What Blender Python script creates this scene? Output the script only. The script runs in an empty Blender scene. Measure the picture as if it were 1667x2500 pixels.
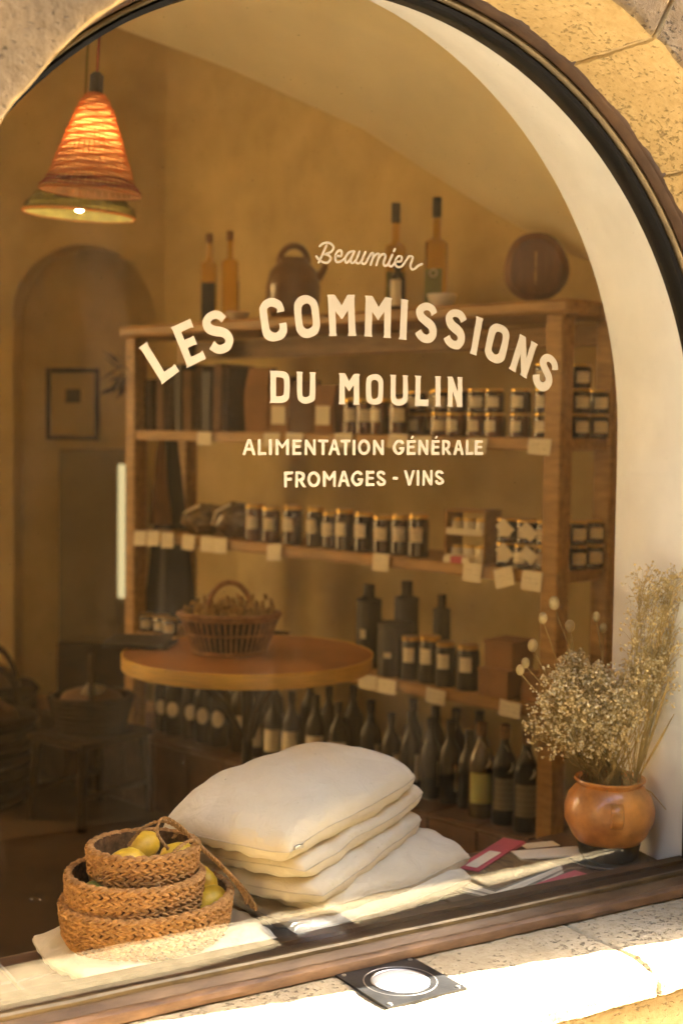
import bpy, bmesh, math, random
from mathutils import Vector, Matrix, noise

# ------------------------------------------------------------------ camera, sky, sun, exposure
scene = bpy.context.scene
COL = scene.collection
rad = math.radians
YAW, PITCH, ROLL = 0.549338, 0.0626146, 0.0123553
cam_data = bpy.data.cameras.new('camera')
cam = bpy.data.objects.new('camera', cam_data); COL.objects.link(cam)
_f = Vector((math.sin(YAW)*math.cos(PITCH), math.cos(YAW)*math.cos(PITCH), -math.sin(PITCH)))
_r0 = Vector((math.cos(YAW), -math.sin(YAW), 0)); _u0 = _r0.cross(_f)
_r = _r0*math.cos(ROLL) + _u0*math.sin(ROLL); _u = _u0*math.cos(ROLL) - _r0*math.sin(ROLL)
cam.matrix_world = Matrix(((_r.x, _u.x, -_f.x, 0), (_r.y, _u.y, -_f.y, -2.0), (_r.z, _u.z, -_f.z, 0), (0, 0, 0, 1)))
cam_data.sensor_fit = 'VERTICAL'; cam_data.sensor_height = 36.0; cam_data.lens = 49.54
cam_data.clip_start = 0.05; cam_data.clip_end = 800
cam_data.dof.use_dof = True; cam_data.dof.focus_distance = 2.42; cam_data.dof.aperture_fstop = 3.2
scene.camera = cam

SUN_EL = rad(33)
SUN = Vector((math.cos(SUN_EL)*0.9895, -math.cos(SUN_EL)*0.1445, math.sin(SUN_EL)))
world = bpy.data.worlds.new('World'); scene.world = world; world.use_nodes = True
wn = world.node_tree
sky = wn.nodes.new('ShaderNodeTexSky'); sky.sky_type = 'NISHITA'; sky.sun_disc = False
sky.sun_elevation = SUN_EL; sky.sun_rotation = math.atan2(SUN.x, SUN.y)
sky.air_density = 1.0; sky.dust_density = 3.0; sky.ozone_density = 1.0
bg = wn.nodes['Background']; bg.inputs['Strength'].default_value = 0.085
wn.links.new(sky.outputs[0], bg.inputs['Color'])
sd = bpy.data.lights.new('sun', 'SUN'); sd.energy = 5.0; sd.angle = rad(0.5); sd.color = (1.0, 0.935, 0.82)
sun = bpy.data.objects.new('sun', sd); COL.objects.link(sun)
sun.rotation_euler = SUN.to_track_quat('Z', 'Y').to_euler(); sun.location = SUN*30
vs = scene.view_settings
vs.view_transform = 'Standard'; vs.look = 'None'; vs.gamma = 1.0; vs.use_curve_mapping = False
vs.exposure = 5.55
scene.display_settings.display_device = 'sRGB'
cy = scene.cycles
cy.use_denoising = True
try: cy.denoiser = 'OPENIMAGEDENOISE'
except Exception: pass
cy.max_bounces = 12; cy.diffuse_bounces = 6; cy.glossy_bounces = 5; cy.transmission_bounces = 8
cy.transparent_max_bounces = 40; cy.sample_clamp_indirect = 6.0; cy.caustics_reflective = False; cy.caustics_refractive = False

# ------------------------------------------------------------------ helpers
class MB:
    """collects shapes, then becomes one mesh"""
    def __init__(s): s.v = []; s.f = []
    def add(s, vs_, fs):
        n = len(s.v); s.v += [tuple(p) for p in vs_]; s.f += [tuple(i+n for i in f) for f in fs]; return s
    def box(s, a, b):
        x0, y0, z0 = a; x1, y1, z1 = b
        return s.add([(x0,y0,z0),(x1,y0,z0),(x1,y1,z0),(x0,y1,z0),(x0,y0,z1),(x1,y0,z1),(x1,y1,z1),(x0,y1,z1)],
                     [(0,3,2,1),(4,5,6,7),(0,1,5,4),(1,2,6,5),(2,3,7,6),(3,0,4,7)])
    def bbox(s, a, b, r=.003):
        """box with small chamfers on every edge"""
        c = [(a[i]+b[i])/2 for i in range(3)]; h = [(b[i]-a[i])/2 for i in range(3)]; r = min(r, min(h)*.9)
        vs_ = []; idx = {}
        for sx in (-1,1):
            for sy in (-1,1):
                for sz in (-1,1):
                    sg = (sx,sy,sz)
                    for ax in range(3):
                        p = [c[i]+sg[i]*(h[i]-(0 if i == ax else r)) for i in range(3)]
                        idx[sg+(ax,)] = len(vs_); vs_.append(p)
        fs = []
        for ax in range(3):
            o = [i for i in range(3) if i != ax]
            for sg in (-1,1):
                q = []
                for (p1,p2) in ((-1,-1),(1,-1),(1,1),(-1,1)):
                    k = [0,0,0]; k[ax] = sg; k[o[0]] = p1; k[o[1]] = p2; q.append(idx[tuple(k)+(ax,)])
                fs.append(q)
        for ax in range(3):
            o = [i for i in range(3) if i != ax]
            for p1 in (-1,1):
                for p2 in (-1,1):
                    k0 = [0,0,0]; k1 = [0,0,0]
                    k0[ax] = -1; k1[ax] = 1
                    for k in (k0,k1): k[o[0]] = p1; k[o[1]] = p2
                    fs.append([idx[tuple(k0)+(o[0],)], idx[tuple(k1)+(o[0],)], idx[tuple(k1)+(o[1],)], idx[tuple(k0)+(o[1],)]])
        for sx in (-1,1):
            for sy in (-1,1):
                for sz in (-1,1): fs.append([idx[(sx,sy,sz,a_)] for a_ in range(3)])
        return s.add(vs_, fs)
    def tube(s, pts, r, n=8, closed=False, caps=True):
        pts = [Vector(p) for p in pts]; N = len(pts)
        rr = r if isinstance(r, (list, tuple)) else [r]*N
        vs_ = []; up = None
        for i, p in enumerate(pts):
            a = pts[i-1] if (i > 0 or closed) else p; b = pts[(i+1) % N] if (i < N-1 or closed) else p
            d = (b-a); d = d.normalized() if d.length > 1e-9 else Vector((0,0,1))
            if up is None: up = Vector((0,0,1)) if abs(d.z) < .9 else Vector((1,0,0))
            x = d.cross(up); x = x.normalized() if x.length > 1e-6 else d.orthogonal().normalized()
            y = x.cross(d); up = y
            for k in range(n):
                t = 2*math.pi*k/n; vs_.append(p + (x*math.cos(t)+y*math.sin(t))*rr[i])
        fs = []
        M = N if closed else N-1
        for i in range(M):
            j = (i+1) % N
            for k in range(n): fs.append((i*n+k, i*n+(k+1) % n, j*n+(k+1) % n, j*n+k))
        if caps and not closed: fs.append(tuple(range(n-1,-1,-1))); fs.append(tuple((N-1)*n+k for k in range(n)))
        return s.add(vs_, fs)
    def lathe(s, prof, n=24, c=(0,0,0), sx=1, sy=1, close=False):
        vs_ = []; fs = []; N = len(prof)
        for (r, z) in prof:
            for k in range(n):
                t = 2*math.pi*k/n; vs_.append((c[0]+max(r,1e-5)*math.cos(t)*sx, c[1]+max(r,1e-5)*math.sin(t)*sy, c[2]+z))
        for i in range(N-1 + (1 if close else 0)):
            j = (i+1) % N
            for k in range(n): fs.append((i*n+k, i*n+(k+1) % n, j*n+(k+1) % n, j*n+k))
        return s.add(vs_, fs)
    def ell(s, c, ax, n=6, m=4):
        """ellipsoid, ax = three half-axis vectors (z axis is the pole)"""
        c = Vector(c); X, Y_, Z_ = [Vector(a) for a in ax]; vs_ = [c - Z_]; 
        for i in range(1, m):
            t = -math.pi/2 + math.pi*i/m
            for k in range(n):
                a = 2*math.pi*k/n; vs_.append(c + (X*math.cos(a)+Y_*math.sin(a))*math.cos(t) + Z_*math.sin(t))
        vs_.append(c + Z_); L = len(vs_)-1; fs = []
        for k in range(n): fs.append((0, 1+(k+1) % n, 1+k))
        for i in range(m-2):
            for k in range(n): fs.append((1+i*n+k, 1+i*n+(k+1) % n, 1+(i+1)*n+(k+1) % n, 1+(i+1)*n+k))
        for k in range(n): fs.append((1+(m-2)*n+k, 1+(m-2)*n+(k+1) % n, L))
        return s.add(vs_, fs)
    def grid(s, nu, nv, fn):
        vs_ = [fn(i/nu, j/nv) for i in range(nu+1) for j in range(nv+1)]; w = nv+1
        return s.add(vs_, [(i*w+j, (i+1)*w+j, (i+1)*w+j+1, i*w+j+1) for i in range(nu) for j in range(nv)])
    def xf(s, M):
        s.v = [tuple(M @ Vector(p)) for p in s.v]; return s
    def mesh(s, name, smooth=True, angle=None):
        me = bpy.data.meshes.new(name); me.from_pydata(s.v, [], s.f)
        bm = bmesh.new(); bm.from_mesh(me); bmesh.ops.recalc_face_normals(bm, faces=bm.faces); bm.to_mesh(me); bm.free()
        if smooth:
            me.polygons.foreach_set('use_smooth', [True]*len(me.polygons))
            me.set_sharp_from_angle(angle=rad(angle or 38))
        return me

def ob(name, mb, m=None, parent=None, loc=None, rot=None, smooth=True, angle=None):
    me = mb.mesh(name, smooth, angle) if isinstance(mb, MB) else mb
    o = bpy.data.objects.new(name, me); COL.objects.link(o)
    if m is not None and not me.materials: me.materials.append(m)
    if parent is not None: o.parent = parent
    if loc is not None: o.location = loc
    if rot is not None: o.rotation_euler = rot
    return o
def tag(o, label=None, cat=None, group=None, kind=None):
    if label: o['label'] = label
    if cat: o['category'] = cat
    if group: o['group'] = group
    if kind: o['kind'] = kind
    return o
def thing(name, label, cat, loc=(0,0,0), rot=(0,0,0), group=None):
    o = bpy.data.objects.new(name, None); COL.objects.link(o); o.empty_display_size = .05
    o.location = loc; o.rotation_euler = rot
    return tag(o, label, cat, group)
def dup(root, loc=None, rot=None, label=None, group=None, parent=None):
    r = root.copy(); COL.objects.link(r)
    if parent is not None: r.parent = parent
    if loc is not None: r.location = loc
    if rot is not None: r.rotation_euler = rot
    if label: r['label'] = label
    if group: r['group'] = group
    for ch in list(root.children):
        c = ch.copy(); COL.objects.link(c); c.parent = r
        for g in list(ch.children):
            d = g.copy(); COL.objects.link(d); d.parent = c
    return r
ORD = ['first','second','third','fourth','fifth','sixth','seventh','eighth','ninth','tenth','eleventh','twelfth','thirteenth','fourteenth']

# ------------------------------------------------------------------ materials
def nt(name):
    m = bpy.data.materials.new(name); m.use_nodes = True
    t = m.node_tree; return m, t, t.nodes['Principled BSDF']
def N(t, typ, **kw):
    n = t.nodes.new(typ)
    for k, v in kw.items():
        if k in n.inputs: n.inputs[k].default_value = v
        else: setattr(n, k, v)
    return n
def ramp(t, src, stops):
    r = t.nodes.new('ShaderNodeValToRGB'); e = r.color_ramp.elements
    while len(e) < len(stops): e.new(.5)
    for i, (p, c) in enumerate(stops): e[i].position = p; e[i].color = c if len(c) == 4 else tuple(c)+(1,)
    t.links.new(src, r.inputs[0]); return r
def mixc(t, fac, a, b, blend='MIX'):
    m = t.nodes.new('ShaderNodeMix'); m.data_type = 'RGBA'; m.blend_type = blend
    for s, v in ((0, fac), (6, a), (7, b)):
        if hasattr(v, 'links') or isinstance(v, bpy.types.NodeSocket): t.links.new(v, m.inputs[s])
        else: m.inputs[s].default_value = v if s == 0 else (tuple(v)+(1,) if len(v) == 3 else v)
    return m.outputs[2]
def basic(name, col, rough=.6, metal=0, var=.12, vscale=12, bump=0, bscale=80, spec=.5, col2=None, coat=0, stretch=None, sheen=0, bdist=.002):
    m, t, p = nt(name)
    tc = N(t, 'ShaderNodeTexCoord'); src = tc.outputs['Object']
    if stretch:
        mp = N(t, 'ShaderNodeMapping'); mp.inputs['Scale'].default_value = stretch; t.links.new(src, mp.inputs[0]); src = mp.outputs[0]
    n1 = N(t, 'ShaderNodeTexNoise', Scale=vscale, Detail=5.0, Roughness=.6); t.links.new(src, n1.inputs['Vector'])
    c2 = col2 if col2 else tuple(c*(1-var*2.2) for c in col)
    c1 = tuple(min(1, c*(1+var)) for c in col)
    r = ramp(t, n1.outputs['Fac'], [(.3, c2), (.7, c1)])
    t.links.new(r.outputs[0], p.inputs['Base Color'])
    p.inputs['Roughness'].default_value = rough; p.inputs['Metallic'].default_value = metal
    p.inputs['Specular IOR Level'].default_value = spec
    if coat: p.inputs['Coat Weight'].default_value = coat; p.inputs['Coat Roughness'].default_value = .08
    if sheen: p.inputs['Sheen Weight'].default_value = sheen
    if bump:
        n2 = N(t, 'ShaderNodeTexNoise', Scale=bscale, Detail=4.0, Roughness=.65); t.links.new(src, n2.inputs['Vector'])
        b = N(t, 'ShaderNodeBump', Strength=bump, Distance=bdist); t.links.new(n2.outputs['Fac'], b.inputs['Height']); t.links.new(b.outputs[0], p.inputs['Normal'])
    return m
def stone(name, c_hi, c_mid, c_lo, pit=.5, scale=1.0, bump=.8, pitk=.22):
    m, t, p = nt(name)
    tc = N(t, 'ShaderNodeTexCoord'); g = N(t, 'ShaderNodeNewGeometry'); src = g.outputs['Position']
    a = N(t, 'ShaderNodeTexNoise', Scale=3.5*scale, Detail=6.0, Roughness=.6); t.links.new(src, a.inputs['Vector'])
    b = N(t, 'ShaderNodeTexNoise', Scale=55*scale, Detail=5.0, Roughness=.7); t.links.new(src, b.inputs['Vector'])
    ra = ramp(t, a.outputs['Fac'], [(.28, c_lo), (.5, c_mid), (.72, c_hi)])
    rb = ramp(t, b.outputs['Fac'], [(.3, (.72,.68,.6)), (.62, (1,1,1))])
    col = mixc(t, .75, ra.outputs[0], rb.outputs[0], 'MULTIPLY')
    mp = N(t, 'ShaderNodeMapping'); mp.inputs['Scale'].default_value = (62*scale, 62*scale, 105*scale); t.links.new(src, mp.inputs[0])
    n3 = N(t, 'ShaderNodeTexNoise', Scale=1.4, Detail=3.0, Roughness=.6); t.links.new(mp.outputs[0], n3.inputs['Vector'])
    n4 = N(t, 'ShaderNodeTexNoise', Scale=7*scale, Detail=2.0); t.links.new(src, n4.inputs['Vector'])
    ad = N(t, 'ShaderNodeMath', operation='MULTIPLY_ADD'); t.links.new(n4.outputs['Fac'], ad.inputs[0]); ad.inputs[1].default_value = .35; t.links.new(n3.outputs['Fac'], ad.inputs[2])
    pits = ramp(t, ad.outputs[0], [(.76, (0,0,0)), (.86, (1,1,1))])
    pm = N(t, 'ShaderNodeMath', operation='MULTIPLY'); t.links.new(pits.outputs[0], pm.inputs[0]); pm.inputs[1].default_value = pit
    col2 = mixc(t, pm.outputs[0], col, tuple(c*pitk for c in c_lo))
    t.links.new(col2, p.inputs['Base Color'])
    p.inputs['Roughness'].default_value = .93; p.inputs['Specular IOR Level'].default_value = .2
    sub = N(t, 'ShaderNodeMath', operation='SUBTRACT'); t.links.new(b.outputs['Fac'], sub.inputs[0]); t.links.new(pits.outputs[0], sub.inputs[1])
    bp = N(t, 'ShaderNodeBump', Strength=bump, Distance=.006); t.links.new(sub.outputs[0], bp.inputs['Height']); t.links.new(bp.outputs[0], p.inputs['Normal'])
    return m
M = {}
M['stone'] = stone('limestone', (.37,.255,.105), (.325,.218,.085), (.26,.167,.06), .5, 1.15, .6)
M['stone_face'] = stone('weathered_shaded_limestone', (.225,.155,.076), (.185,.125,.06), (.13,.085,.038), .55, 1.0, .9)  # weathered limestone, with the outer face's shade put into the colour
M['sill_stone'] = stone('sill_limestone', (.41,.33,.205), (.36,.285,.17), (.29,.22,.125), .6, 1.2, .7, .12)
M['mortar'] = basic('mortar', (.31,.21,.085), .95, var=.2, vscale=30, bump=.6, bscale=150)
M['plaster'] = basic('white_plaster', (.74,.705,.64), .9, var=.05, vscale=5, bump=.3, bscale=22, spec=.2)
M['wall'] = basic('ochre_plaster', (.64,.505,.245), .93, var=.10, vscale=3.4, bump=.8, bscale=7, spec=.2, col2=(.50,.385,.175))
M['wall_far'] = basic('brown_ochre_plaster', (.50,.36,.155), .93, var=.10, vscale=2.4, bump=.5, bscale=9, spec=.2, col2=(.42,.295,.12))
M['vault'] = basic('lightened_vault_plaster', (.82,.68,.38), .93, var=.06, vscale=2, bump=.2, bscale=14, spec=.2)  # plaster lighter than the walls: bounced light put into the colour
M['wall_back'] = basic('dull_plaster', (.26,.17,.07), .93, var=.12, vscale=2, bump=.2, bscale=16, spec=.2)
M['floor'] = basic('worn_floor', (.075,.038,.014), .7, var=.2, vscale=3)
M['frame'] = basic('bronze_brown_metal', (.055,.028,.012), .55, .1, .35, 9, .25, 60, col2=(.022,.011,.005), spec=.25)
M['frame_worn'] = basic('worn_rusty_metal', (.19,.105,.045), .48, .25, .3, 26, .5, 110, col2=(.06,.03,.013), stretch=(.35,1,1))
M['frame_rail'] = basic('lightened_bronze', (.17,.105,.048), .38, .45, .3, 18, .35, 90, col2=(.07,.04,.018), stretch=(.3,1,1))  # frame bronze made lighter, the rail's reflected light put into its colour
M['frame_bead'] = basic('polished_bead', (.12,.085,.04), .34, .5, .2, 20, spec=.3)
M['gasket'] = basic('black_gasket', (.006,.005,.004), .7, var=.1, spec=.15)
M['letter'] = basic('cream_vinyl', (.44,.355,.225), .55, var=.02, vscale=6, spec=.3)
M['fabric'] = None
M['wood'] = basic('honey_oak', (.40,.22,.062), .5, 0, .22, 7, .15, 40, stretch=(1,6,6), col2=(.22,.112,.03))
M['wood_dark'] = basic('dark_wood', (.034,.017,.007), .85, 0, .25, 8, .15, 40, spec=.12, stretch=(1,6,6))
M['terracotta'] = basic('dark_terracotta', (.115,.052,.026), .5, 0, .25, 14, .3, 60, col2=(.065,.028,.015))
M['terracotta2'] = basic('brown_terracotta', (.085,.042,.022), .52, 0, .25, 10, .3, 60)
M['grout'] = basic('grout', (.30,.21,.12), .9, var=.2, vscale=30)
M['jute'] = basic('jute', (.40,.22,.082), .9, 0, .28, 120, .5, 420, spec=.15, col2=(.24,.115,.038), bdist=.001)
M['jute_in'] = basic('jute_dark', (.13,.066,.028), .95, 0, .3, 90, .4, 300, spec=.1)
M['rope'] = basic('raffia_rope', (.34,.20,.085), .85, 0, .3, 160, .5, 500, spec=.2, col2=(.19,.10,.038))
M['lemon'] = basic('lemon_peel', (.74,.46,.03), .42, 0, .14, 30, .5, 340, spec=.4, bdist=.0008)
M['lime'] = basic('green_peel', (.22,.24,.03), .45, 0, .15, 20, .5, 340, spec=.4)
M['brass'] = basic('brushed_brass', (.82,.53,.12), .34, .3, .1, 14, stretch=(1,1,12))
M['iron'] = basic('black_iron', (.012,.010,.008), .5, .6, .2, 20)
M['table_top'] = basic('table_top_leather', (.36,.145,.035), .42, 0, .15, 5, .1, 60)
M['wicker'] = basic('wicker', (.30,.145,.05), .6, 0, .3, 40, .3, 200, col2=(.16,.07,.022))
M['dried'] = basic('dried_herbs', (.42,.26,.09), .9, 0, .3, 30)
M['gold'] = basic('gold_lid', (.75,.50,.16), .28, 1.0, .08, 20)
M['label'] = None
M['jam'] = basic('dark_jam_glass', (.035,.012,.007), .12, 0, .2, 10, coat=.6, spec=.6)
M['jam_red'] = basic('amber_preserve_glass', (.10,.030,.010), .12, 0, .2, 10, coat=.6, spec=.6)
M['black_glass'] = basic('black_bottle_glass', (.007,.006,.004), .30, 0, .1, 10, coat=.12, spec=.35)
M['green_glass'] = basic('murky_bottle_glass', (.11,.072,.026), .12, 0, .15, 8, coat=.6, spec=.6)
M['kraft'] = basic('kraft_card', (.27,.135,.055), .85, 0, .1, 9, .15, 120)
M['kraft_dark'] = basic('brown_paper_bag', (.13,.066,.026), .85, 0, .18, 7, .3, 40)
M['paper'] = basic('white_card', (.78,.71,.56), .85, 0, .03, 9)
M['green_label'] = basic('sage_label', (.20,.22,.07), .8, 0, .1, 12)
M['lime_label'] = basic('lime_label', (.52,.52,.20), .8, 0, .06, 12)
M['black'] = basic('matt_black', (.014,.012,.010), .6, 0, .15, 20)
M['cork'] = basic('cork', (.26,.13,.05), .85, 0, .3, 90)
M['clay'] = basic('glazed_ochre_clay', (.58,.235,.045), .42, 0, .35, 16, .25, 14, coat=.35, spec=.5, col2=(.32,.11,.018), bdist=.006)
M['clay_raw'] = basic('dark_raw_clay', (.030,.015,.007), .85, 0, .3, 14, .3, 60, spec=.12)  # very dark brown clay, shared by pot foot, bowls and far baskets
M['stoneware'] = basic('brown_stoneware', (.20,.098,.036), .3, 0, .2, 7, coat=.4)
M['china'] = basic('white_china', (.74,.68,.55), .3, 0, .03, 9, coat=.3)
M['walnut'] = basic('walnut', (.165,.068,.025), .5, 0, .28, 5, .2, 40, stretch=(5,1,1), col2=(.085,.033,.012))
M['shade_fibre'] = None
M['pink'] = basic('pink_print', (.50,.085,.13), .5, 0, .06, 9)
M['steel_black'] = basic('black_anodised', (.018,.017,.016), .32, .5, .25, 18, .1, 200)
M['steel'] = basic('brushed_steel', (.5,.46,.40), .35, 1.0, .1, 30)
M['asphalt'] = basic('asphalt', (.048,.032,.012), .95, 0, .2, 8, .6, 160, spec=.03)
M['paving'] = basic('stone_paving', (.40,.37,.32), .9, 0, .2, 4, .4, 60)
M['facade2'] = basic('lime_render', (.19,.125,.05), .95, 0, .15, 1.2, .3, 14, spec=.1)
M['shutter'] = basic('grey_shutter', (.16,.17,.15), .6, 0, .1, 9)
M['dark_glass'] = basic('dark_window', (.02,.02,.02), .08, 0, .1, 4, spec=.6)
M['cabinet'] = basic('olive_cabinet', (.20,.155,.07), .5, 0, .1, 3)
M['card_mount'] = basic('picture_mount', (.50,.40,.22), .8, 0, .05, 5)
M['picture_ink'] = basic('dark_print', (.06,.045,.025), .8, 0, .5, 60)
M['bunch'] = basic('dried_leaf', (.085,.05,.022), .9, 0, .3, 30)

def fabric():
    m, t, p = nt('cream_linen')
    tc = N(t, 'ShaderNodeTexCoord'); src = tc.outputs['Object']
    a = N(t, 'ShaderNodeTexVoronoi', Scale=3.2); a.feature = 'F1'; t.links.new(src, a.inputs['Vector'])
    b = N(t, 'ShaderNodeTexNoise', Scale=9, Detail=4.0); t.links.new(src, b.inputs['Vector'])
    r = ramp(t, a.outputs['Color'], [(.35, (.72,.64,.485)), (.65, (.77,.695,.545))])
    r2 = ramp(t, b.outputs['Fac'], [(.35, (.92,.90,.86)), (.65, (1,1,1))])
    t.links.new(mixc(t, 1.0, r.outputs[0], r2.outputs[0], 'MULTIPLY'), p.inputs['Base Color'])
    p.inputs['Roughness'].default_value = .92; p.inputs['Sheen Weight'].default_value = .25; p.inputs['Specular IOR Level'].default_value = .15
    w1 = N(t, 'ShaderNodeTexWave', Scale=420, Distortion=1.5); w1.bands_direction = 'X'; t.links.new(src, w1.inputs['Vector'])
    w2 = N(t, 'ShaderNodeTexWave', Scale=420, Distortion=1.5); w2.bands_direction = 'Y'; t.links.new(src, w2.inputs['Vector'])
    n = N(t, 'ShaderNodeTexNoise', Scale=22, Detail=5.0, Roughness=.6, Distortion=.6); t.links.new(src, n.inputs['Vector'])
    ad = N(t, 'ShaderNodeMath', operation='ADD'); t.links.new(w1.outputs['Fac'], ad.inputs[0]); t.links.new(w2.outputs['Fac'], ad.inputs[1])
    b1 = N(t, 'ShaderNodeBump', Strength=.25, Distance=.0006); t.links.new(ad.outputs[0], b1.inputs['Height'])
    b2 = N(t, 'ShaderNodeBump', Strength=.6, Distance=.010); t.links.new(n.outputs['Fac'], b2.inputs['Height']); t.links.new(b1.outputs[0], b2.inputs['Normal'])
    t.links.new(b2.outputs[0], p.inputs['Normal'])
    return m
M['fabric'] = fabric()
M['seam'] = basic('seam_tape', (.60,.53,.40), .9, 0, .1, 60)

def printed_label(name, base, ink, rows):
    m, t, p = nt(name)
    tc = N(t, 'ShaderNodeTexCoord'); mp = N(t, 'ShaderNodeMapping'); t.links.new(tc.outputs['Object'], mp.inputs[0])
    w = N(t, 'ShaderNodeTexWave', Scale=rows, Distortion=0.0); w.bands_direction = 'Z'; t.links.new(mp.outputs[0], w.inputs['Vector'])
    n = N(t, 'ShaderNodeTexNoise', Scale=260, Detail=1.0); t.links.new(mp.outputs[0], n.inputs['Vector'])
    r1 = ramp(t, w.outputs['Fac'], [(.72, (0,0,0)), (.8, (1,1,1))]); r2 = ramp(t, n.outputs['Fac'], [(.46, (0,0,0)), (.54, (1,1,1))])
    mu = N(t, 'ShaderNodeMath', operation='MULTIPLY'); t.links.new(r1.outputs[0], mu.inputs[0]); t.links.new(r2.outputs[0], mu.inputs[1])
    mu2 = N(t, 'ShaderNodeMath', operation='MULTIPLY'); t.links.new(mu.outputs[0], mu2.inputs[0]); mu2.inputs[1].default_value = .55
    t.links.new(mixc(t, mu2.outputs[0], base, ink), p.inputs['Base Color']); p.inputs['Roughness'].default_value = .8
    return m
M['label'] = printed_label('printed_white_label', (.80,.73,.58), (.2,.15,.1), 26)
M['grey_label'] = printed_label('printed_grey_label', (.20,.17,.12), (.05,.04,.03), 18)

def glass_pane(name, dust):
    m, t, p = nt(name); t.nodes.remove(p); out = t.nodes['Material Output']
    g = N(t, 'ShaderNodeNewGeometry')
    ior = N(t, 'ShaderNodeMix'); ior.data_type = 'FLOAT'; t.links.new(g.outputs['Backfacing'], ior.inputs[0]); ior.inputs[2].default_value = 1.52; ior.inputs[3].default_value = 1/1.52
    fr = N(t, 'ShaderNodeFresnel'); t.links.new(ior.outputs[0], fr.inputs['IOR'])
    tr = N(t, 'ShaderNodeBsdfTransparent'); tr.inputs['Color'].default_value = (.985,.985,.965,1)
    gl = N(t, 'ShaderNodeBsdfGlossy', Roughness=0.0)
    mx = N(t, 'ShaderNodeMixShader'); t.links.new(fr.outputs[0], mx.inputs[0]); t.links.new(tr.outputs[0], mx.inputs[1]); t.links.new(gl.outputs[0], mx.inputs[2])
    last = mx
    if dust:
        mp = N(t, 'ShaderNodeMapping'); mp.inputs['Scale'].default_value = (5,5,1.1); mp.inputs['Rotation'].default_value = (0,rad(12),0); t.links.new(g.outputs['Position'], mp.inputs[0])
        n1 = N(t, 'ShaderNodeTexNoise', Scale=1.6, Detail=6.0, Roughness=.65, Distortion=.8); t.links.new(mp.outputs[0], n1.inputs['Vector'])
        n2 = N(t, 'ShaderNodeTexNoise', Scale=210, Detail=1.0); t.links.new(g.outputs['Position'], n2.inputs['Vector'])
        r1 = ramp(t, n1.outputs['Fac'], [(.50,(0,0,0)),(.80,(.014,.014,.014))]); r2 = ramp(t, n2.outputs['Fac'], [(.77,(0,0,0)),(.80,(.22,.22,.22))])
        ad = N(t, 'ShaderNodeMath', operation='ADD'); t.links.new(r1.outputs[0], ad.inputs[0]); t.links.new(r2.outputs[0], ad.inputs[1])
        df = N(t, 'ShaderNodeBsdfDiffuse'); df.inputs['Color'].default_value = (.6,.52,.40,1)
        m2 = N(t, 'ShaderNodeMixShader'); t.links.new(ad.outputs[0], m2.inputs[0]); t.links.new(mx.outputs[0], m2.inputs[1]); t.links.new(df.outputs[0], m2.inputs[2]); last = m2
    t.links.new(last.outputs[0], out.inputs['Surface']); return m
M['pane'] = glass_pane('clear_pane_glass', False); M['pane_dusty'] = glass_pane('dusty_pane_glass', True)
def amber():
    m, t, p = nt('amber_oil_glass')
    p.inputs['Base Color'].default_value = (.92,.62,.08,1); p.inputs['Roughness'].default_value = .06
    p.inputs['Transmission Weight'].default_value = .9; p.inputs['IOR'].default_value = 1.3
    return m
M['amber'] = amber()
def fibre(name, col, tcol, fac):
    m, t, p = nt(name); out = t.nodes['Material Output']
    tc = N(t, 'ShaderNodeTexCoord')
    n = N(t, 'ShaderNodeTexNoise', Scale=40, Detail=3.0); t.links.new(tc.outputs['Object'], n.inputs['Vector'])
    r = ramp(t, n.outputs['Fac'], [(.35, tuple(c*.55 for c in col)), (.65, col)]); t.links.new(r.outputs[0], p.inputs['Base Color']); p.inputs['Roughness'].default_value = .8
    tl = N(t, 'ShaderNodeBsdfTranslucent'); tl.inputs['Color'].default_value = tuple(tcol)+(1,)
    mx = N(t, 'ShaderNodeMixShader'); mx.inputs[0].default_value = fac
    t.links.new(p.outputs[0], mx.inputs[1]); t.links.new(tl.outputs[0], mx.inputs[2]); t.links.new(mx.outputs[0], out.inputs['Surface'])
    return m
M['shade_fibre'] = fibre('woven_shade_fibre', (.46,.24,.08), (.80,.46,.20), .72)
M['shade_liner'] = fibre('shade_liner', (.34,.17,.05), (.60,.32,.12), .45)
M['shade_red'] = fibre('red_shade_fibre', (.30,.045,.025), (.55,.10,.05), .45)
M['shade_green'] = fibre('olive_shade_fibre', (.20,.17,.04), (.35,.26,.05), .25)
M['flower'] = fibre('dried_blossom', (.86,.67,.32), (.75,.56,.24), .3)
M['flower2'] = fibre('pale_blossom', (.88,.76,.48), (.6,.5,.25), .2)
M['seed'] = fibre('seed_head_husk', (.62,.46,.20), (.6,.42,.16), .3)
M['stem'] = fibre('dried_stem', (.48,.33,.11), (.35,.25,.08), .2)
def emit(name, col, s):
    m, t, p = nt(name); p.inputs['Base Color'].default_value = (0,0,0,1); p.inputs['Emission Color'].default_value = tuple(col)+(1,); p.inputs['Emission Strength'].default_value = s; return m
M['bulb'] = emit('lit_bulb', (1.0,.74,.40), 5.0)
M['led'] = emit('lit_tube', (1.0,.80,.40), .018)
def lens():
    m, t, p = nt('frosted_lens'); p.inputs['Base Color'].default_value = (.52,.50,.45,1); p.inputs['Roughness'].default_value = .25; p.inputs['Coat Weight'].default_value = .5
    return m
M['lens'] = lens()
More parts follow.
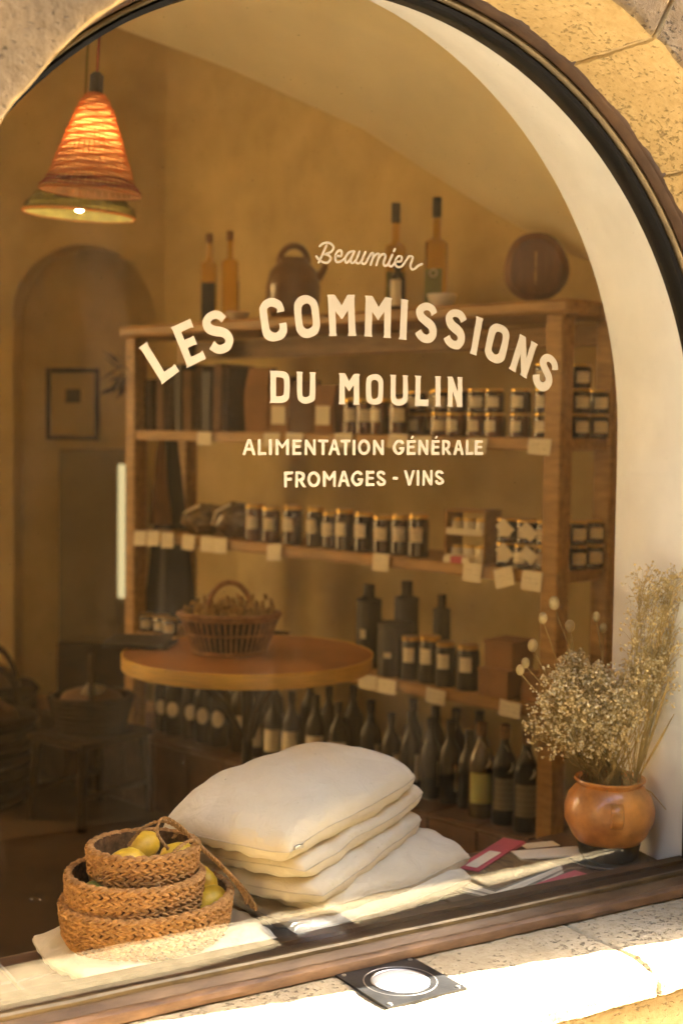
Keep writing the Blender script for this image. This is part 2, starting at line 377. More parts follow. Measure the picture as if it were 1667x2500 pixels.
def magazine():
    m, t, p = nt('magazine_cover')
    tc = N(t, 'ShaderNodeTexCoord'); n = N(t, 'ShaderNodeTexNoise', Scale=18, Detail=6.0, Distortion=1.2); t.links.new(tc.outputs['Object'], n.inputs['Vector'])
    r = ramp(t, n.outputs['Fac'], [(.35, (.05,.035,.02)), (.48, (.22,.15,.08)), (.58, (.10,.075,.04)), (.68, (.42,.33,.20))])
    t.links.new(r.outputs[0], p.inputs['Base Color']); p.inputs['Roughness'].default_value = .35; return m
M['magazine'] = magazine()

# outlines of the vinyl letters on the glass, metres
LETTERS = [('les','L',[[[0.8586,0.1104],[0.8734,0.1211],[0.874,0.1168],[0.9022,0.0762],[0.9171,0.086],[0.9186,0.0895],[0.9272,0.0779],[0.8972,0.0564],[0.8968,0.0606],[0.8629,0.1093]]]),
('les','E',[[[0.9118,0.1441],[0.9452,0.1594],[0.9513,0.146],[0.947,0.1461],[0.93,0.1384],[0.9356,0.1263],[0.9481,0.1316],[0.9509,0.1342],[0.9575,0.1199],[0.9531,0.1197],[0.9411,0.1144],[0.9469,0.1005],[0.9641,0.1085],[0.9661,0.1117],[0.9726,0.0989],[0.9394,0.0829],[0.9399,0.0874],[0.9148,0.1416]]]),
('les','S',[[[1.0072,0.166],[1.006,0.1669],[1.0044,0.1683],[1.0025,0.1698],[1.0005,0.1712],[0.9986,0.1723],[0.9968,0.1731],[0.9949,0.1737],[0.993,0.1742],[0.991,0.1745],[0.989,0.1745],[0.9869,0.1743],[0.9847,0.1738],[0.9824,0.1731],[0.9802,0.1723],[0.9781,0.1712],[0.9762,0.17],[0.9742,0.1686],[0.9724,0.167],[0.9708,0.1653],[0.9694,0.1635],[0.9683,0.1617],[0.9674,0.1597],[0.9667,0.1577],[0.9663,0.1556],[0.9661,0.1536],[0.9662,0.1517],[0.9665,0.1497],[0.9671,0.1477],[0.9679,0.1458],[0.9689,0.1441],[0.9701,0.1424],[0.9716,0.1409],[0.9733,0.1395],[0.9751,0.1382],[0.977,0.1371],[0.9792,0.1363],[0.9815,0.1356],[0.9839,0.1351],[0.9863,0.1347],[0.9886,0.1343],[0.9908,0.1341],[0.993,0.1341],[0.9951,0.1341],[0.9971,0.134],[0.9989,0.1338],[1.0005,0.1333],[1.002,0.1327],[1.0033,0.132],[1.0043,0.1312],[1.0051,0.1304],[1.0056,0.1294],[1.0059,0.1282],[1.006,0.127],[1.0057,0.1259],[1.0052,0.1248],[1.0041,0.1239],[1.0027,0.123],[1.001,0.1222],[0.9992,0.1216],[0.9976,0.1212],[0.9962,0.1212],[0.9947,0.1215],[0.9932,0.1219],[0.9919,0.1224],[0.9908,0.123],[0.9898,0.1238],[0.989,0.1247],[0.9883,0.1257],[0.9877,0.1266],[0.9873,0.1272],[0.9783,0.114],[0.9794,0.1133],[0.981,0.1122],[0.9829,0.1111],[0.9849,0.1099],[0.9868,0.1091],[0.9886,0.1084],[0.9905,0.1078],[0.9924,0.1074],[0.9943,0.1071],[0.9964,0.1071],[0.9985,0.1073],[1.0008,0.1077],[1.0031,0.1083],[1.0053,0.109],[1.0073,0.1098],[1.0092,0.1108],[1.011,0.1118],[1.0127,0.113],[1.0142,0.1144],[1.0156,0.116],[1.0168,0.118],[1.0179,0.1202],[1.0188,0.1226],[1.0195,0.125],[1.0199,0.1273],[1.02,0.1294],[1.0199,0.1314],[1.0195,0.1334],[1.0189,0.1353],[1.0182,0.1371],[1.0173,0.1387],[1.0162,0.1402],[1.0149,0.1416],[1.0135,0.1429],[1.0119,0.1442],[1.0101,0.1453],[1.0081,0.1463],[1.0059,0.1472],[1.0037,0.1479],[1.0015,0.1486],[0.9993,0.149],[0.997,0.1493],[0.9947,0.1495],[0.9925,0.1497],[0.9906,0.1499],[0.9888,0.1502],[0.9871,0.1505],[0.9855,0.1509],[0.9842,0.1513],[0.983,0.1518],[0.9821,0.1524],[0.9813,0.1531],[0.9807,0.1539],[0.9804,0.1547],[0.9803,0.1555],[0.9805,0.1564],[0.9811,0.1573],[0.9818,0.1582],[0.9827,0.159],[0.9837,0.1597],[0.9847,0.1603],[0.986,0.1608],[0.9873,0.1612],[0.9886,0.1614],[0.9898,0.1615],[0.991,0.1614],[0.9921,0.1611],[0.9933,0.1607],[0.9943,0.1601],[0.9953,0.1595],[0.9962,0.1588],[0.997,0.1579],[0.9977,0.1569],[0.9983,0.156],[0.9987,0.1554]]]),
('commissions','C',[[[1.1119,0.1797],[1.1116,0.1808],[1.1113,0.1823],[1.1109,0.1841],[1.1104,0.186],[1.1096,0.1877],[1.1088,0.1893],[1.108,0.191],[1.1069,0.1927],[1.1056,0.1942],[1.1038,0.1955],[1.1014,0.1967],[1.0986,0.1979],[1.0955,0.1988],[1.0924,0.1995],[1.0894,0.1997],[1.0866,0.1994],[1.0837,0.1988],[1.0809,0.1978],[1.0783,0.1966],[1.0759,0.1952],[1.0738,0.1936],[1.0718,0.1917],[1.0701,0.1896],[1.0686,0.1875],[1.0675,0.1854],[1.0667,0.1838],[1.0662,0.1825],[1.0661,0.181],[1.0661,0.1789],[1.0665,0.1754],[1.0672,0.1701],[1.0683,0.1631],[1.0696,0.1556],[1.0709,0.1487],[1.0722,0.1434],[1.0733,0.14],[1.0743,0.1378],[1.0753,0.1364],[1.0765,0.1354],[1.078,0.1343],[1.0797,0.1331],[1.0817,0.1322],[1.0838,0.1315],[1.0859,0.131],[1.088,0.1306],[1.09,0.1304],[1.0919,0.1304],[1.0939,0.1306],[1.0959,0.1309],[1.098,0.1314],[1.1003,0.1319],[1.1027,0.1326],[1.1052,0.1334],[1.1075,0.1344],[1.1095,0.1356],[1.1113,0.1372],[1.1129,0.1392],[1.1143,0.1413],[1.1154,0.1434],[1.1163,0.1453],[1.1169,0.147],[1.1171,0.1484],[1.1171,0.1499],[1.1169,0.1513],[1.1168,0.1529],[1.1166,0.1548],[1.1163,0.1568],[1.116,0.1589],[1.1156,0.1606],[1.1154,0.1619],[1.1009,0.1593],[1.1012,0.159],[1.1016,0.1586],[1.1022,0.1581],[1.1026,0.1574],[1.1029,0.1567],[1.1031,0.1557],[1.1032,0.1546],[1.1032,0.1534],[1.1031,0.1522],[1.1028,0.151],[1.1024,0.1499],[1.1018,0.1487],[1.1011,0.1476],[1.1002,0.1466],[1.0993,0.1458],[1.0982,0.1453],[1.0969,0.1448],[1.0956,0.1446],[1.0942,0.1445],[1.0929,0.1446],[1.0915,0.1449],[1.0902,0.1454],[1.0889,0.1461],[1.0877,0.1469],[1.0867,0.1478],[1.086,0.1484],[1.0855,0.1489],[1.0851,0.1496],[1.0847,0.151],[1.0842,0.1533],[1.0833,0.1572],[1.0823,0.1625],[1.0813,0.1682],[1.0804,0.1735],[1.0799,0.1774],[1.0798,0.1797],[1.08,0.1811],[1.0803,0.1819],[1.0809,0.1824],[1.0817,0.1831],[1.0828,0.1839],[1.0842,0.1846],[1.0857,0.1852],[1.0873,0.1856],[1.0888,0.1857],[1.0905,0.1855],[1.0922,0.1851],[1.094,0.1845],[1.0955,0.1839],[1.0967,0.1833],[1.0976,0.1827],[1.0981,0.1821],[1.0984,0.1815],[1.0985,0.1809],[1.0986,0.1802],[1.0986,0.1795],[1.0984,0.1786],[1.098,0.1777],[1.0977,0.1769],[1.0975,0.1764]]]),
('commissions','O',[[[1.1494,0.2075],[1.1518,0.2076],[1.1542,0.2074],[1.1566,0.207],[1.159,0.2064],[1.1612,0.2057],[1.1634,0.2047],[1.1655,0.2036],[1.1676,0.2023],[1.1694,0.2009],[1.1709,0.1992],[1.1721,0.1975],[1.1731,0.1958],[1.1738,0.1938],[1.1744,0.1915],[1.1751,0.1887],[1.1758,0.1851],[1.1765,0.1808],[1.1771,0.1764],[1.1777,0.1721],[1.178,0.1684],[1.1783,0.1656],[1.1784,0.1632],[1.1784,0.1611],[1.1783,0.159],[1.1779,0.157],[1.1774,0.1548],[1.1767,0.1526],[1.1759,0.1504],[1.1747,0.1484],[1.1731,0.1465],[1.1709,0.1448],[1.1681,0.143],[1.165,0.1415],[1.1619,0.1402],[1.1591,0.1392],[1.1566,0.1386],[1.1541,0.1384],[1.1518,0.1384],[1.1495,0.1386],[1.1473,0.1391],[1.1452,0.1398],[1.1431,0.1408],[1.1411,0.1421],[1.1393,0.1435],[1.1377,0.145],[1.1365,0.1464],[1.1355,0.1477],[1.1347,0.1493],[1.134,0.1516],[1.1332,0.1549],[1.1324,0.1599],[1.1314,0.1664],[1.1306,0.1734],[1.1299,0.1799],[1.1295,0.185],[1.1294,0.1884],[1.1296,0.1908],[1.1299,0.1926],[1.1305,0.1941],[1.1313,0.1958],[1.1323,0.1976],[1.1336,0.1994],[1.1351,0.201],[1.1367,0.2025],[1.1385,0.2037],[1.1404,0.2049],[1.1426,0.2058],[1.1448,0.2066],[1.1471,0.2072]],[[1.1525,0.1943],[1.154,0.1943],[1.1555,0.1939],[1.1569,0.1933],[1.1581,0.1925],[1.1592,0.1916],[1.16,0.1908],[1.1605,0.1901],[1.1609,0.1891],[1.1613,0.1876],[1.1618,0.1854],[1.1624,0.1821],[1.1631,0.1777],[1.1638,0.173],[1.1644,0.1687],[1.1647,0.1653],[1.1648,0.163],[1.1648,0.1614],[1.1647,0.1602],[1.1643,0.1593],[1.1636,0.1582],[1.1626,0.157],[1.1613,0.1559],[1.1597,0.1548],[1.1582,0.154],[1.1567,0.1535],[1.1553,0.1532],[1.1539,0.1532],[1.1526,0.1534],[1.1513,0.1538],[1.1501,0.1544],[1.1491,0.155],[1.1482,0.1556],[1.1474,0.1564],[1.1466,0.1578],[1.1459,0.1599],[1.1452,0.1633],[1.1445,0.1677],[1.1439,0.1725],[1.1434,0.177],[1.1432,0.1806],[1.1431,0.1833],[1.1431,0.1853],[1.1433,0.1869],[1.1438,0.1882],[1.1445,0.1896],[1.1457,0.1909],[1.1473,0.1921],[1.1491,0.1931],[1.1509,0.1939]]]),
('commissions','M',[[[1.1906,0.2105],[1.2056,0.2114],[1.2194,0.1949],[1.2304,0.2128],[1.2451,0.2134],[1.2439,0.2097],[1.2441,0.1962],[1.2471,0.1517],[1.2492,0.1458],[1.2314,0.1452],[1.2338,0.1492],[1.2317,0.1875],[1.2216,0.1731],[1.2198,0.1723],[1.2182,0.173],[1.2075,0.185],[1.2095,0.1481],[1.2117,0.1442],[1.1945,0.1434],[1.1966,0.1476],[1.1927,0.2068]]]),
('commissions','M',[[[1.264,0.2134],[1.2795,0.2137],[1.292,0.1959],[1.3046,0.2132],[1.3191,0.2121],[1.317,0.2084],[1.3167,0.1492],[1.3181,0.1451],[1.3016,0.1453],[1.3038,0.1491],[1.3034,0.1889],[1.2914,0.1734],[1.2795,0.1874],[1.2787,0.1502],[1.2811,0.1457],[1.2635,0.146],[1.2653,0.1496],[1.2659,0.21]]]),
('commissions','I',[[[1.3353,0.2119],[1.3523,0.211],[1.3508,0.2069],[1.3487,0.1473],[1.3496,0.1433],[1.3327,0.1442],[1.3349,0.148],[1.3373,0.2088]]]),
('commissions','S',[[[1.4116,0.1929],[1.4112,0.194],[1.4106,0.1955],[1.4099,0.1973],[1.409,0.1991],[1.4078,0.2007],[1.4065,0.2021],[1.405,0.2034],[1.4033,0.2047],[1.4014,0.2058],[1.3995,0.2067],[1.3974,0.2074],[1.3951,0.208],[1.3927,0.2084],[1.3904,0.2086],[1.388,0.2086],[1.3857,0.2083],[1.3833,0.2078],[1.3809,0.207],[1.3787,0.2061],[1.3767,0.205],[1.3748,0.2038],[1.373,0.2023],[1.3714,0.2007],[1.3701,0.199],[1.369,0.1973],[1.3683,0.1957],[1.3679,0.194],[1.3677,0.1922],[1.3678,0.1905],[1.3681,0.1886],[1.3686,0.1867],[1.3694,0.1848],[1.3704,0.1827],[1.3717,0.1808],[1.3731,0.1789],[1.3749,0.1772],[1.377,0.1755],[1.3793,0.1738],[1.3817,0.1723],[1.3839,0.1708],[1.386,0.1694],[1.3882,0.1681],[1.3904,0.1669],[1.3923,0.1658],[1.3938,0.1646],[1.3948,0.1633],[1.3954,0.1621],[1.3958,0.1608],[1.396,0.1597],[1.396,0.1586],[1.3959,0.1578],[1.3956,0.157],[1.3951,0.1563],[1.3946,0.1557],[1.394,0.1552],[1.3933,0.1548],[1.3926,0.1544],[1.3917,0.1542],[1.3908,0.1541],[1.3899,0.1541],[1.3888,0.1543],[1.3876,0.1546],[1.3864,0.155],[1.3852,0.1555],[1.3841,0.1561],[1.3831,0.1568],[1.3822,0.1575],[1.3813,0.1583],[1.3806,0.1592],[1.38,0.1599],[1.3797,0.1607],[1.3795,0.1616],[1.3795,0.1624],[1.3796,0.163],[1.3796,0.1635],[1.3666,0.1554],[1.3672,0.1544],[1.3679,0.153],[1.3689,0.1514],[1.37,0.1497],[1.3713,0.1482],[1.3728,0.1469],[1.3745,0.1455],[1.3764,0.1441],[1.3784,0.1429],[1.3803,0.1419],[1.3824,0.1412],[1.3845,0.1406],[1.3867,0.1401],[1.3889,0.1398],[1.391,0.1397],[1.393,0.1397],[1.3951,0.1399],[1.397,0.1403],[1.399,0.1409],[1.4008,0.1417],[1.4026,0.1428],[1.4044,0.1442],[1.4061,0.1457],[1.4076,0.1474],[1.4089,0.1491],[1.4098,0.151],[1.4106,0.1529],[1.4111,0.155],[1.4114,0.1571],[1.4115,0.1593],[1.4113,0.1617],[1.4109,0.1641],[1.4103,0.1667],[1.4095,0.1691],[1.4084,0.1713],[1.4071,0.1732],[1.4056,0.1749],[1.4039,0.1765],[1.402,0.1781],[1.4,0.1796],[1.3978,0.181],[1.3953,0.1824],[1.3928,0.1837],[1.3904,0.1849],[1.3885,0.1861],[1.3869,0.1871],[1.3857,0.1881],[1.3847,0.1891],[1.3839,0.1899],[1.3835,0.1908],[1.3833,0.1915],[1.3835,0.1923],[1.3839,0.193],[1.3844,0.1936],[1.385,0.1942],[1.3858,0.1946],[1.3867,0.1951],[1.3877,0.1954],[1.3888,0.1956],[1.3899,0.1958],[1.391,0.1957],[1.3922,0.1955],[1.3935,0.1953],[1.3946,0.1949],[1.3956,0.1944],[1.3965,0.1939],[1.3973,0.1932],[1.398,0.1925],[1.3986,0.1917],[1.399,0.1909],[1.3993,0.1899],[1.3994,0.1888],[1.3994,0.1876],[1.3994,0.1866],[1.3994,0.186]]]),
('commissions','S',[[[1.4747,0.1839],[1.4742,0.185],[1.4735,0.1866],[1.4727,0.1884],[1.4717,0.1902],[1.4706,0.1918],[1.4694,0.1933],[1.468,0.1947],[1.4665,0.196],[1.4648,0.1972],[1.4629,0.1982],[1.4606,0.199],[1.4581,0.1996],[1.4554,0.2001],[1.4527,0.2003],[1.4502,0.2004],[1.4479,0.2002],[1.4456,0.1999],[1.4434,0.1993],[1.4413,0.1986],[1.4394,0.1977],[1.4375,0.1965],[1.4358,0.1952],[1.4341,0.1937],[1.4327,0.1921],[1.4316,0.1905],[1.4307,0.1889],[1.4301,0.1872],[1.4297,0.1855],[1.4296,0.1836],[1.4297,0.1817],[1.4301,0.1796],[1.4308,0.1772],[1.4317,0.1749],[1.4328,0.1726],[1.4341,0.1704],[1.4358,0.1684],[1.4378,0.1665],[1.44,0.1647],[1.4423,0.163],[1.4443,0.1615],[1.4464,0.1601],[1.4485,0.1589],[1.4505,0.1578],[1.4523,0.1568],[1.4537,0.1558],[1.4547,0.1548],[1.4553,0.1538],[1.4557,0.1529],[1.4559,0.152],[1.456,0.1511],[1.4559,0.1502],[1.4557,0.1493],[1.4553,0.1484],[1.4548,0.1476],[1.4542,0.147],[1.4535,0.1465],[1.4527,0.1462],[1.4517,0.1461],[1.4507,0.146],[1.4497,0.1461],[1.4486,0.1464],[1.4473,0.1468],[1.446,0.1473],[1.4448,0.1479],[1.4438,0.1486],[1.4429,0.1493],[1.4421,0.15],[1.4414,0.1509],[1.4408,0.1517],[1.4404,0.1525],[1.44,0.1533],[1.4399,0.1542],[1.4398,0.155],[1.4398,0.1557],[1.4398,0.1563],[1.4263,0.1489],[1.4269,0.1478],[1.4278,0.1461],[1.4288,0.1442],[1.43,0.1423],[1.4314,0.1406],[1.433,0.1392],[1.4347,0.1378],[1.4366,0.1365],[1.4387,0.1353],[1.4407,0.1343],[1.443,0.1334],[1.4454,0.1327],[1.4479,0.1322],[1.4503,0.1318],[1.4525,0.1316],[1.4544,0.1315],[1.4561,0.1315],[1.4577,0.1317],[1.4593,0.1322],[1.4609,0.133],[1.4627,0.1342],[1.4645,0.1358],[1.4663,0.1376],[1.4679,0.1395],[1.4692,0.1415],[1.4701,0.1434],[1.4709,0.1454],[1.4713,0.1475],[1.4716,0.1497],[1.4717,0.1518],[1.4715,0.1539],[1.4712,0.1561],[1.4706,0.1583],[1.4698,0.1604],[1.4687,0.1625],[1.4674,0.1646],[1.4657,0.1667],[1.4639,0.1687],[1.462,0.1706],[1.4601,0.1723],[1.458,0.1738],[1.4558,0.1751],[1.4536,0.1763],[1.4516,0.1774],[1.4498,0.1786],[1.4484,0.1799],[1.4472,0.1811],[1.4462,0.1824],[1.4455,0.1835],[1.445,0.1845],[1.445,0.1852],[1.4452,0.1857],[1.4458,0.1862],[1.4464,0.1865],[1.4472,0.1869],[1.448,0.1871],[1.4489,0.1874],[1.45,0.1875],[1.4511,0.1876],[1.4522,0.1875],[1.4532,0.1874],[1.4543,0.1871],[1.4553,0.1868],[1.4563,0.1863],[1.4573,0.1857],[1.4582,0.185],[1.4591,0.1841],[1.4599,0.1831],[1.4607,0.1821],[1.4612,0.1812],[1.4615,0.1802],[1.4617,0.1792],[1.4617,0.1783],[1.4617,0.1774],[1.4617,0.1769]]]),
('commissions','I',[[[1.4942,0.1915],[1.5116,0.1872],[1.5095,0.1832],[1.4976,0.1263],[1.4982,0.1222],[1.4821,0.1257],[1.485,0.1299],[1.4957,0.1871]]]),
('commissions','O',[[[1.5421,0.1803],[1.5443,0.18],[1.5468,0.1796],[1.5494,0.179],[1.552,0.1783],[1.5544,0.1775],[1.5566,0.1766],[1.5588,0.1756],[1.5608,0.1745],[1.5626,0.1732],[1.5642,0.1717],[1.5656,0.1701],[1.5668,0.1683],[1.5678,0.1663],[1.5685,0.1643],[1.5691,0.1622],[1.5694,0.1604],[1.5695,0.1588],[1.5693,0.157],[1.5689,0.1545],[1.5683,0.1511],[1.5672,0.146],[1.5658,0.1396],[1.5642,0.1328],[1.5625,0.1265],[1.5611,0.1217],[1.5599,0.1187],[1.5588,0.1168],[1.5578,0.1156],[1.5566,0.1148],[1.5551,0.1138],[1.5533,0.1128],[1.5513,0.1119],[1.5491,0.1112],[1.5469,0.1106],[1.5447,0.1103],[1.5426,0.1102],[1.5405,0.1103],[1.5385,0.1106],[1.5364,0.1111],[1.5342,0.1118],[1.5319,0.1126],[1.5294,0.1136],[1.527,0.1148],[1.5247,0.1161],[1.5228,0.1176],[1.5211,0.1192],[1.5196,0.121],[1.5183,0.1229],[1.5173,0.125],[1.5165,0.127],[1.516,0.1288],[1.5158,0.1304],[1.5158,0.1322],[1.516,0.1346],[1.5166,0.138],[1.5175,0.143],[1.5189,0.1494],[1.5204,0.1561],[1.522,0.1624],[1.5233,0.1671],[1.5244,0.1701],[1.5254,0.172],[1.5263,0.1731],[1.5273,0.1739],[1.5283,0.1749],[1.5296,0.176],[1.5309,0.177],[1.5324,0.1778],[1.5338,0.1785],[1.5352,0.1791],[1.5365,0.1796],[1.5377,0.18],[1.539,0.1802],[1.5404,0.1803]],[[1.5451,0.1659],[1.5464,0.1657],[1.5479,0.1654],[1.5495,0.1649],[1.551,0.1643],[1.5521,0.1636],[1.553,0.1628],[1.5535,0.1618],[1.554,0.1607],[1.5542,0.1595],[1.5544,0.1581],[1.5545,0.1567],[1.5545,0.1553],[1.5543,0.1537],[1.554,0.1517],[1.5534,0.1491],[1.5524,0.1456],[1.5511,0.1413],[1.5496,0.1367],[1.5482,0.1326],[1.5469,0.1295],[1.5457,0.1277],[1.5447,0.1266],[1.5438,0.1262],[1.5428,0.126],[1.5417,0.1258],[1.5405,0.1257],[1.5393,0.1258],[1.538,0.126],[1.5367,0.1264],[1.5356,0.127],[1.5344,0.1278],[1.5333,0.1288],[1.5323,0.1299],[1.5314,0.1311],[1.5307,0.1323],[1.5304,0.1333],[1.5302,0.134],[1.5302,0.1349],[1.5304,0.1363],[1.5309,0.1385],[1.5319,0.1422],[1.5332,0.1469],[1.5347,0.152],[1.5362,0.1567],[1.5374,0.1602],[1.5382,0.1623],[1.5389,0.1635],[1.5395,0.1641],[1.5401,0.1644],[1.5408,0.1649],[1.5415,0.1654],[1.5423,0.1657],[1.5431,0.1659],[1.544,0.166]]]),
('commissions','N',[[[1.5927,0.1645],[1.6067,0.1588],[1.6091,0.1219],[1.6191,0.149],[1.6186,0.1536],[1.6347,0.1472],[1.631,0.1424],[1.6108,0.0897],[1.6109,0.0845],[1.595,0.0918],[1.5976,0.0957],[1.5955,0.1282],[1.5855,0.1002],[1.5853,0.095],[1.5691,0.1022],[1.5729,0.1061],[1.592,0.1584]]]),
('commissions','S',[[[1.6828,0.1024],[1.6828,0.1035],[1.6828,0.1049],[1.6828,0.1067],[1.6826,0.1085],[1.6823,0.1103],[1.6818,0.112],[1.6812,0.1138],[1.6804,0.1157],[1.6795,0.1176],[1.6783,0.1194],[1.6768,0.1211],[1.675,0.123],[1.6731,0.1247],[1.671,0.1263],[1.6689,0.1276],[1.6666,0.1287],[1.6641,0.1296],[1.6616,0.1303],[1.6591,0.1308],[1.6568,0.131],[1.6547,0.1308],[1.6525,0.1304],[1.6505,0.1297],[1.6486,0.1288],[1.6469,0.1278],[1.6453,0.1266],[1.6439,0.1251],[1.6426,0.1235],[1.6415,0.1219],[1.6407,0.1202],[1.6402,0.1186],[1.6399,0.117],[1.6398,0.1154],[1.64,0.1136],[1.6404,0.1117],[1.6411,0.1097],[1.6421,0.1074],[1.6433,0.1051],[1.6445,0.1028],[1.6458,0.1006],[1.6471,0.0985],[1.6486,0.0965],[1.6501,0.0945],[1.6514,0.0926],[1.6525,0.0909],[1.6532,0.0894],[1.6537,0.088],[1.654,0.0868],[1.6541,0.0856],[1.6541,0.0846],[1.6539,0.0835],[1.6536,0.0825],[1.6531,0.0816],[1.6525,0.0809],[1.6518,0.0802],[1.6511,0.0798],[1.6502,0.0794],[1.6493,0.0791],[1.6483,0.079],[1.6473,0.0791],[1.6462,0.0794],[1.645,0.0799],[1.6438,0.0805],[1.6426,0.0813],[1.6417,0.0821],[1.6411,0.0831],[1.6406,0.0842],[1.6402,0.0853],[1.6399,0.0865],[1.6398,0.0877],[1.6398,0.0889],[1.6401,0.0902],[1.6404,0.0915],[1.6407,0.0926],[1.6409,0.0934],[1.6243,0.0919],[1.6243,0.0907],[1.6244,0.0889],[1.6245,0.0868],[1.6248,0.0845],[1.6254,0.0824],[1.6263,0.0802],[1.6275,0.0778],[1.6289,0.0755],[1.6305,0.0732],[1.632,0.0713],[1.6337,0.0695],[1.6355,0.0679],[1.6374,0.0665],[1.6394,0.0653],[1.6413,0.0644],[1.6433,0.0637],[1.6453,0.0633],[1.6473,0.0631],[1.6494,0.063],[1.6514,0.0632],[1.6534,0.0636],[1.6555,0.0641],[1.6576,0.0649],[1.6595,0.0658],[1.6614,0.067],[1.6631,0.0684],[1.6647,0.07],[1.6662,0.0718],[1.6675,0.0737],[1.6685,0.0757],[1.6692,0.0778],[1.6696,0.0801],[1.6698,0.0825],[1.6698,0.0849],[1.6696,0.0871],[1.6693,0.0892],[1.6687,0.0912],[1.6679,0.0931],[1.667,0.095],[1.666,0.097],[1.6648,0.099],[1.6634,0.101],[1.6619,0.1031],[1.6605,0.105],[1.6593,0.1067],[1.6584,0.1082],[1.6575,0.1096],[1.6568,0.1108],[1.6562,0.1119],[1.6559,0.113],[1.6558,0.1138],[1.656,0.1146],[1.6563,0.1153],[1.6567,0.1158],[1.6572,0.1163],[1.6578,0.1166],[1.6584,0.1168],[1.6592,0.1169],[1.66,0.1169],[1.6609,0.1167],[1.6619,0.1163],[1.6631,0.1157],[1.6644,0.115],[1.6655,0.1142],[1.6665,0.1133],[1.6673,0.1122],[1.6679,0.1109],[1.6684,0.1096],[1.6688,0.1082],[1.6691,0.107],[1.6692,0.1058],[1.6691,0.1047],[1.6689,0.1036],[1.6688,0.1027],[1.6686,0.102]]]),
('du','D',[[[1.0849,0.0835],[1.0883,0.0835],[1.0932,0.0836],[1.0987,0.0837],[1.104,0.0837],[1.1082,0.0835],[1.1111,0.0831],[1.1133,0.0826],[1.115,0.082],[1.1165,0.0811],[1.1179,0.08],[1.1192,0.0789],[1.1202,0.0778],[1.1211,0.0764],[1.1218,0.0743],[1.1223,0.0713],[1.1227,0.0667],[1.1229,0.0607],[1.1229,0.0543],[1.1227,0.0484],[1.1224,0.0439],[1.1219,0.041],[1.1213,0.0393],[1.1206,0.0382],[1.1196,0.0374],[1.1184,0.0364],[1.117,0.0353],[1.1156,0.0344],[1.1138,0.0336],[1.1116,0.0329],[1.1087,0.0324],[1.1046,0.0321],[1.0993,0.032],[1.0937,0.032],[1.0888,0.032],[1.0855,0.032],[1.0876,0.0348],[1.0871,0.0804]],[[1.0975,0.0734],[1.0988,0.0734],[1.1008,0.0735],[1.1031,0.0736],[1.1053,0.0735],[1.1071,0.0732],[1.1084,0.0729],[1.1096,0.0725],[1.1106,0.072],[1.1113,0.0708],[1.1119,0.0689],[1.1124,0.0657],[1.1126,0.0613],[1.1126,0.0566],[1.1125,0.0522],[1.1122,0.0489],[1.1117,0.0468],[1.1112,0.0455],[1.1104,0.0447],[1.1094,0.0441],[1.1081,0.0436],[1.1063,0.0431],[1.1039,0.0429],[1.1015,0.0428],[1.0993,0.0428],[1.0978,0.0427]]]),
('du','U',[[[1.1343,0.0837],[1.1475,0.0832],[1.1461,0.08],[1.1461,0.0751],[1.1461,0.068],[1.1462,0.0601],[1.1463,0.0528],[1.1465,0.0476],[1.1469,0.0449],[1.1473,0.0437],[1.1478,0.0435],[1.1484,0.0435],[1.149,0.0434],[1.1497,0.0429],[1.1506,0.0426],[1.1514,0.0424],[1.1523,0.0424],[1.1532,0.0424],[1.1541,0.0425],[1.1551,0.0427],[1.1561,0.043],[1.1571,0.0434],[1.1579,0.044],[1.1585,0.0443],[1.1591,0.0445],[1.1596,0.0449],[1.1599,0.0462],[1.1603,0.0489],[1.1605,0.0539],[1.1607,0.0609],[1.1608,0.0684],[1.1608,0.0752],[1.1609,0.0798],[1.1593,0.0833],[1.172,0.0833],[1.1705,0.0801],[1.1706,0.0749],[1.1709,0.0673],[1.1711,0.0587],[1.1711,0.0508],[1.171,0.0449],[1.1707,0.0414],[1.1703,0.0393],[1.1697,0.0381],[1.1688,0.0373],[1.1674,0.0363],[1.1653,0.035],[1.1625,0.0338],[1.1595,0.0328],[1.1565,0.0321],[1.1538,0.0318],[1.1514,0.0318],[1.149,0.0321],[1.1467,0.0327],[1.1446,0.0336],[1.1427,0.0348],[1.1412,0.0358],[1.1399,0.0368],[1.1389,0.0382],[1.138,0.0405],[1.1372,0.0442],[1.1367,0.0503],[1.1364,0.0584],[1.1363,0.0671],[1.1362,0.0748],[1.1361,0.0801]]]),
('moulin','M',[[[1.2148,0.0835],[1.2275,0.0834],[1.2355,0.0705],[1.2453,0.0833],[1.2566,0.0832],[1.2551,0.0792],[1.2558,0.0347],[1.2574,0.0319],[1.244,0.0321],[1.2455,0.0351],[1.2446,0.0642],[1.2355,0.0536],[1.2272,0.0633],[1.2274,0.0352],[1.229,0.0322],[1.2155,0.032],[1.217,0.0351],[1.2169,0.0799]]]),
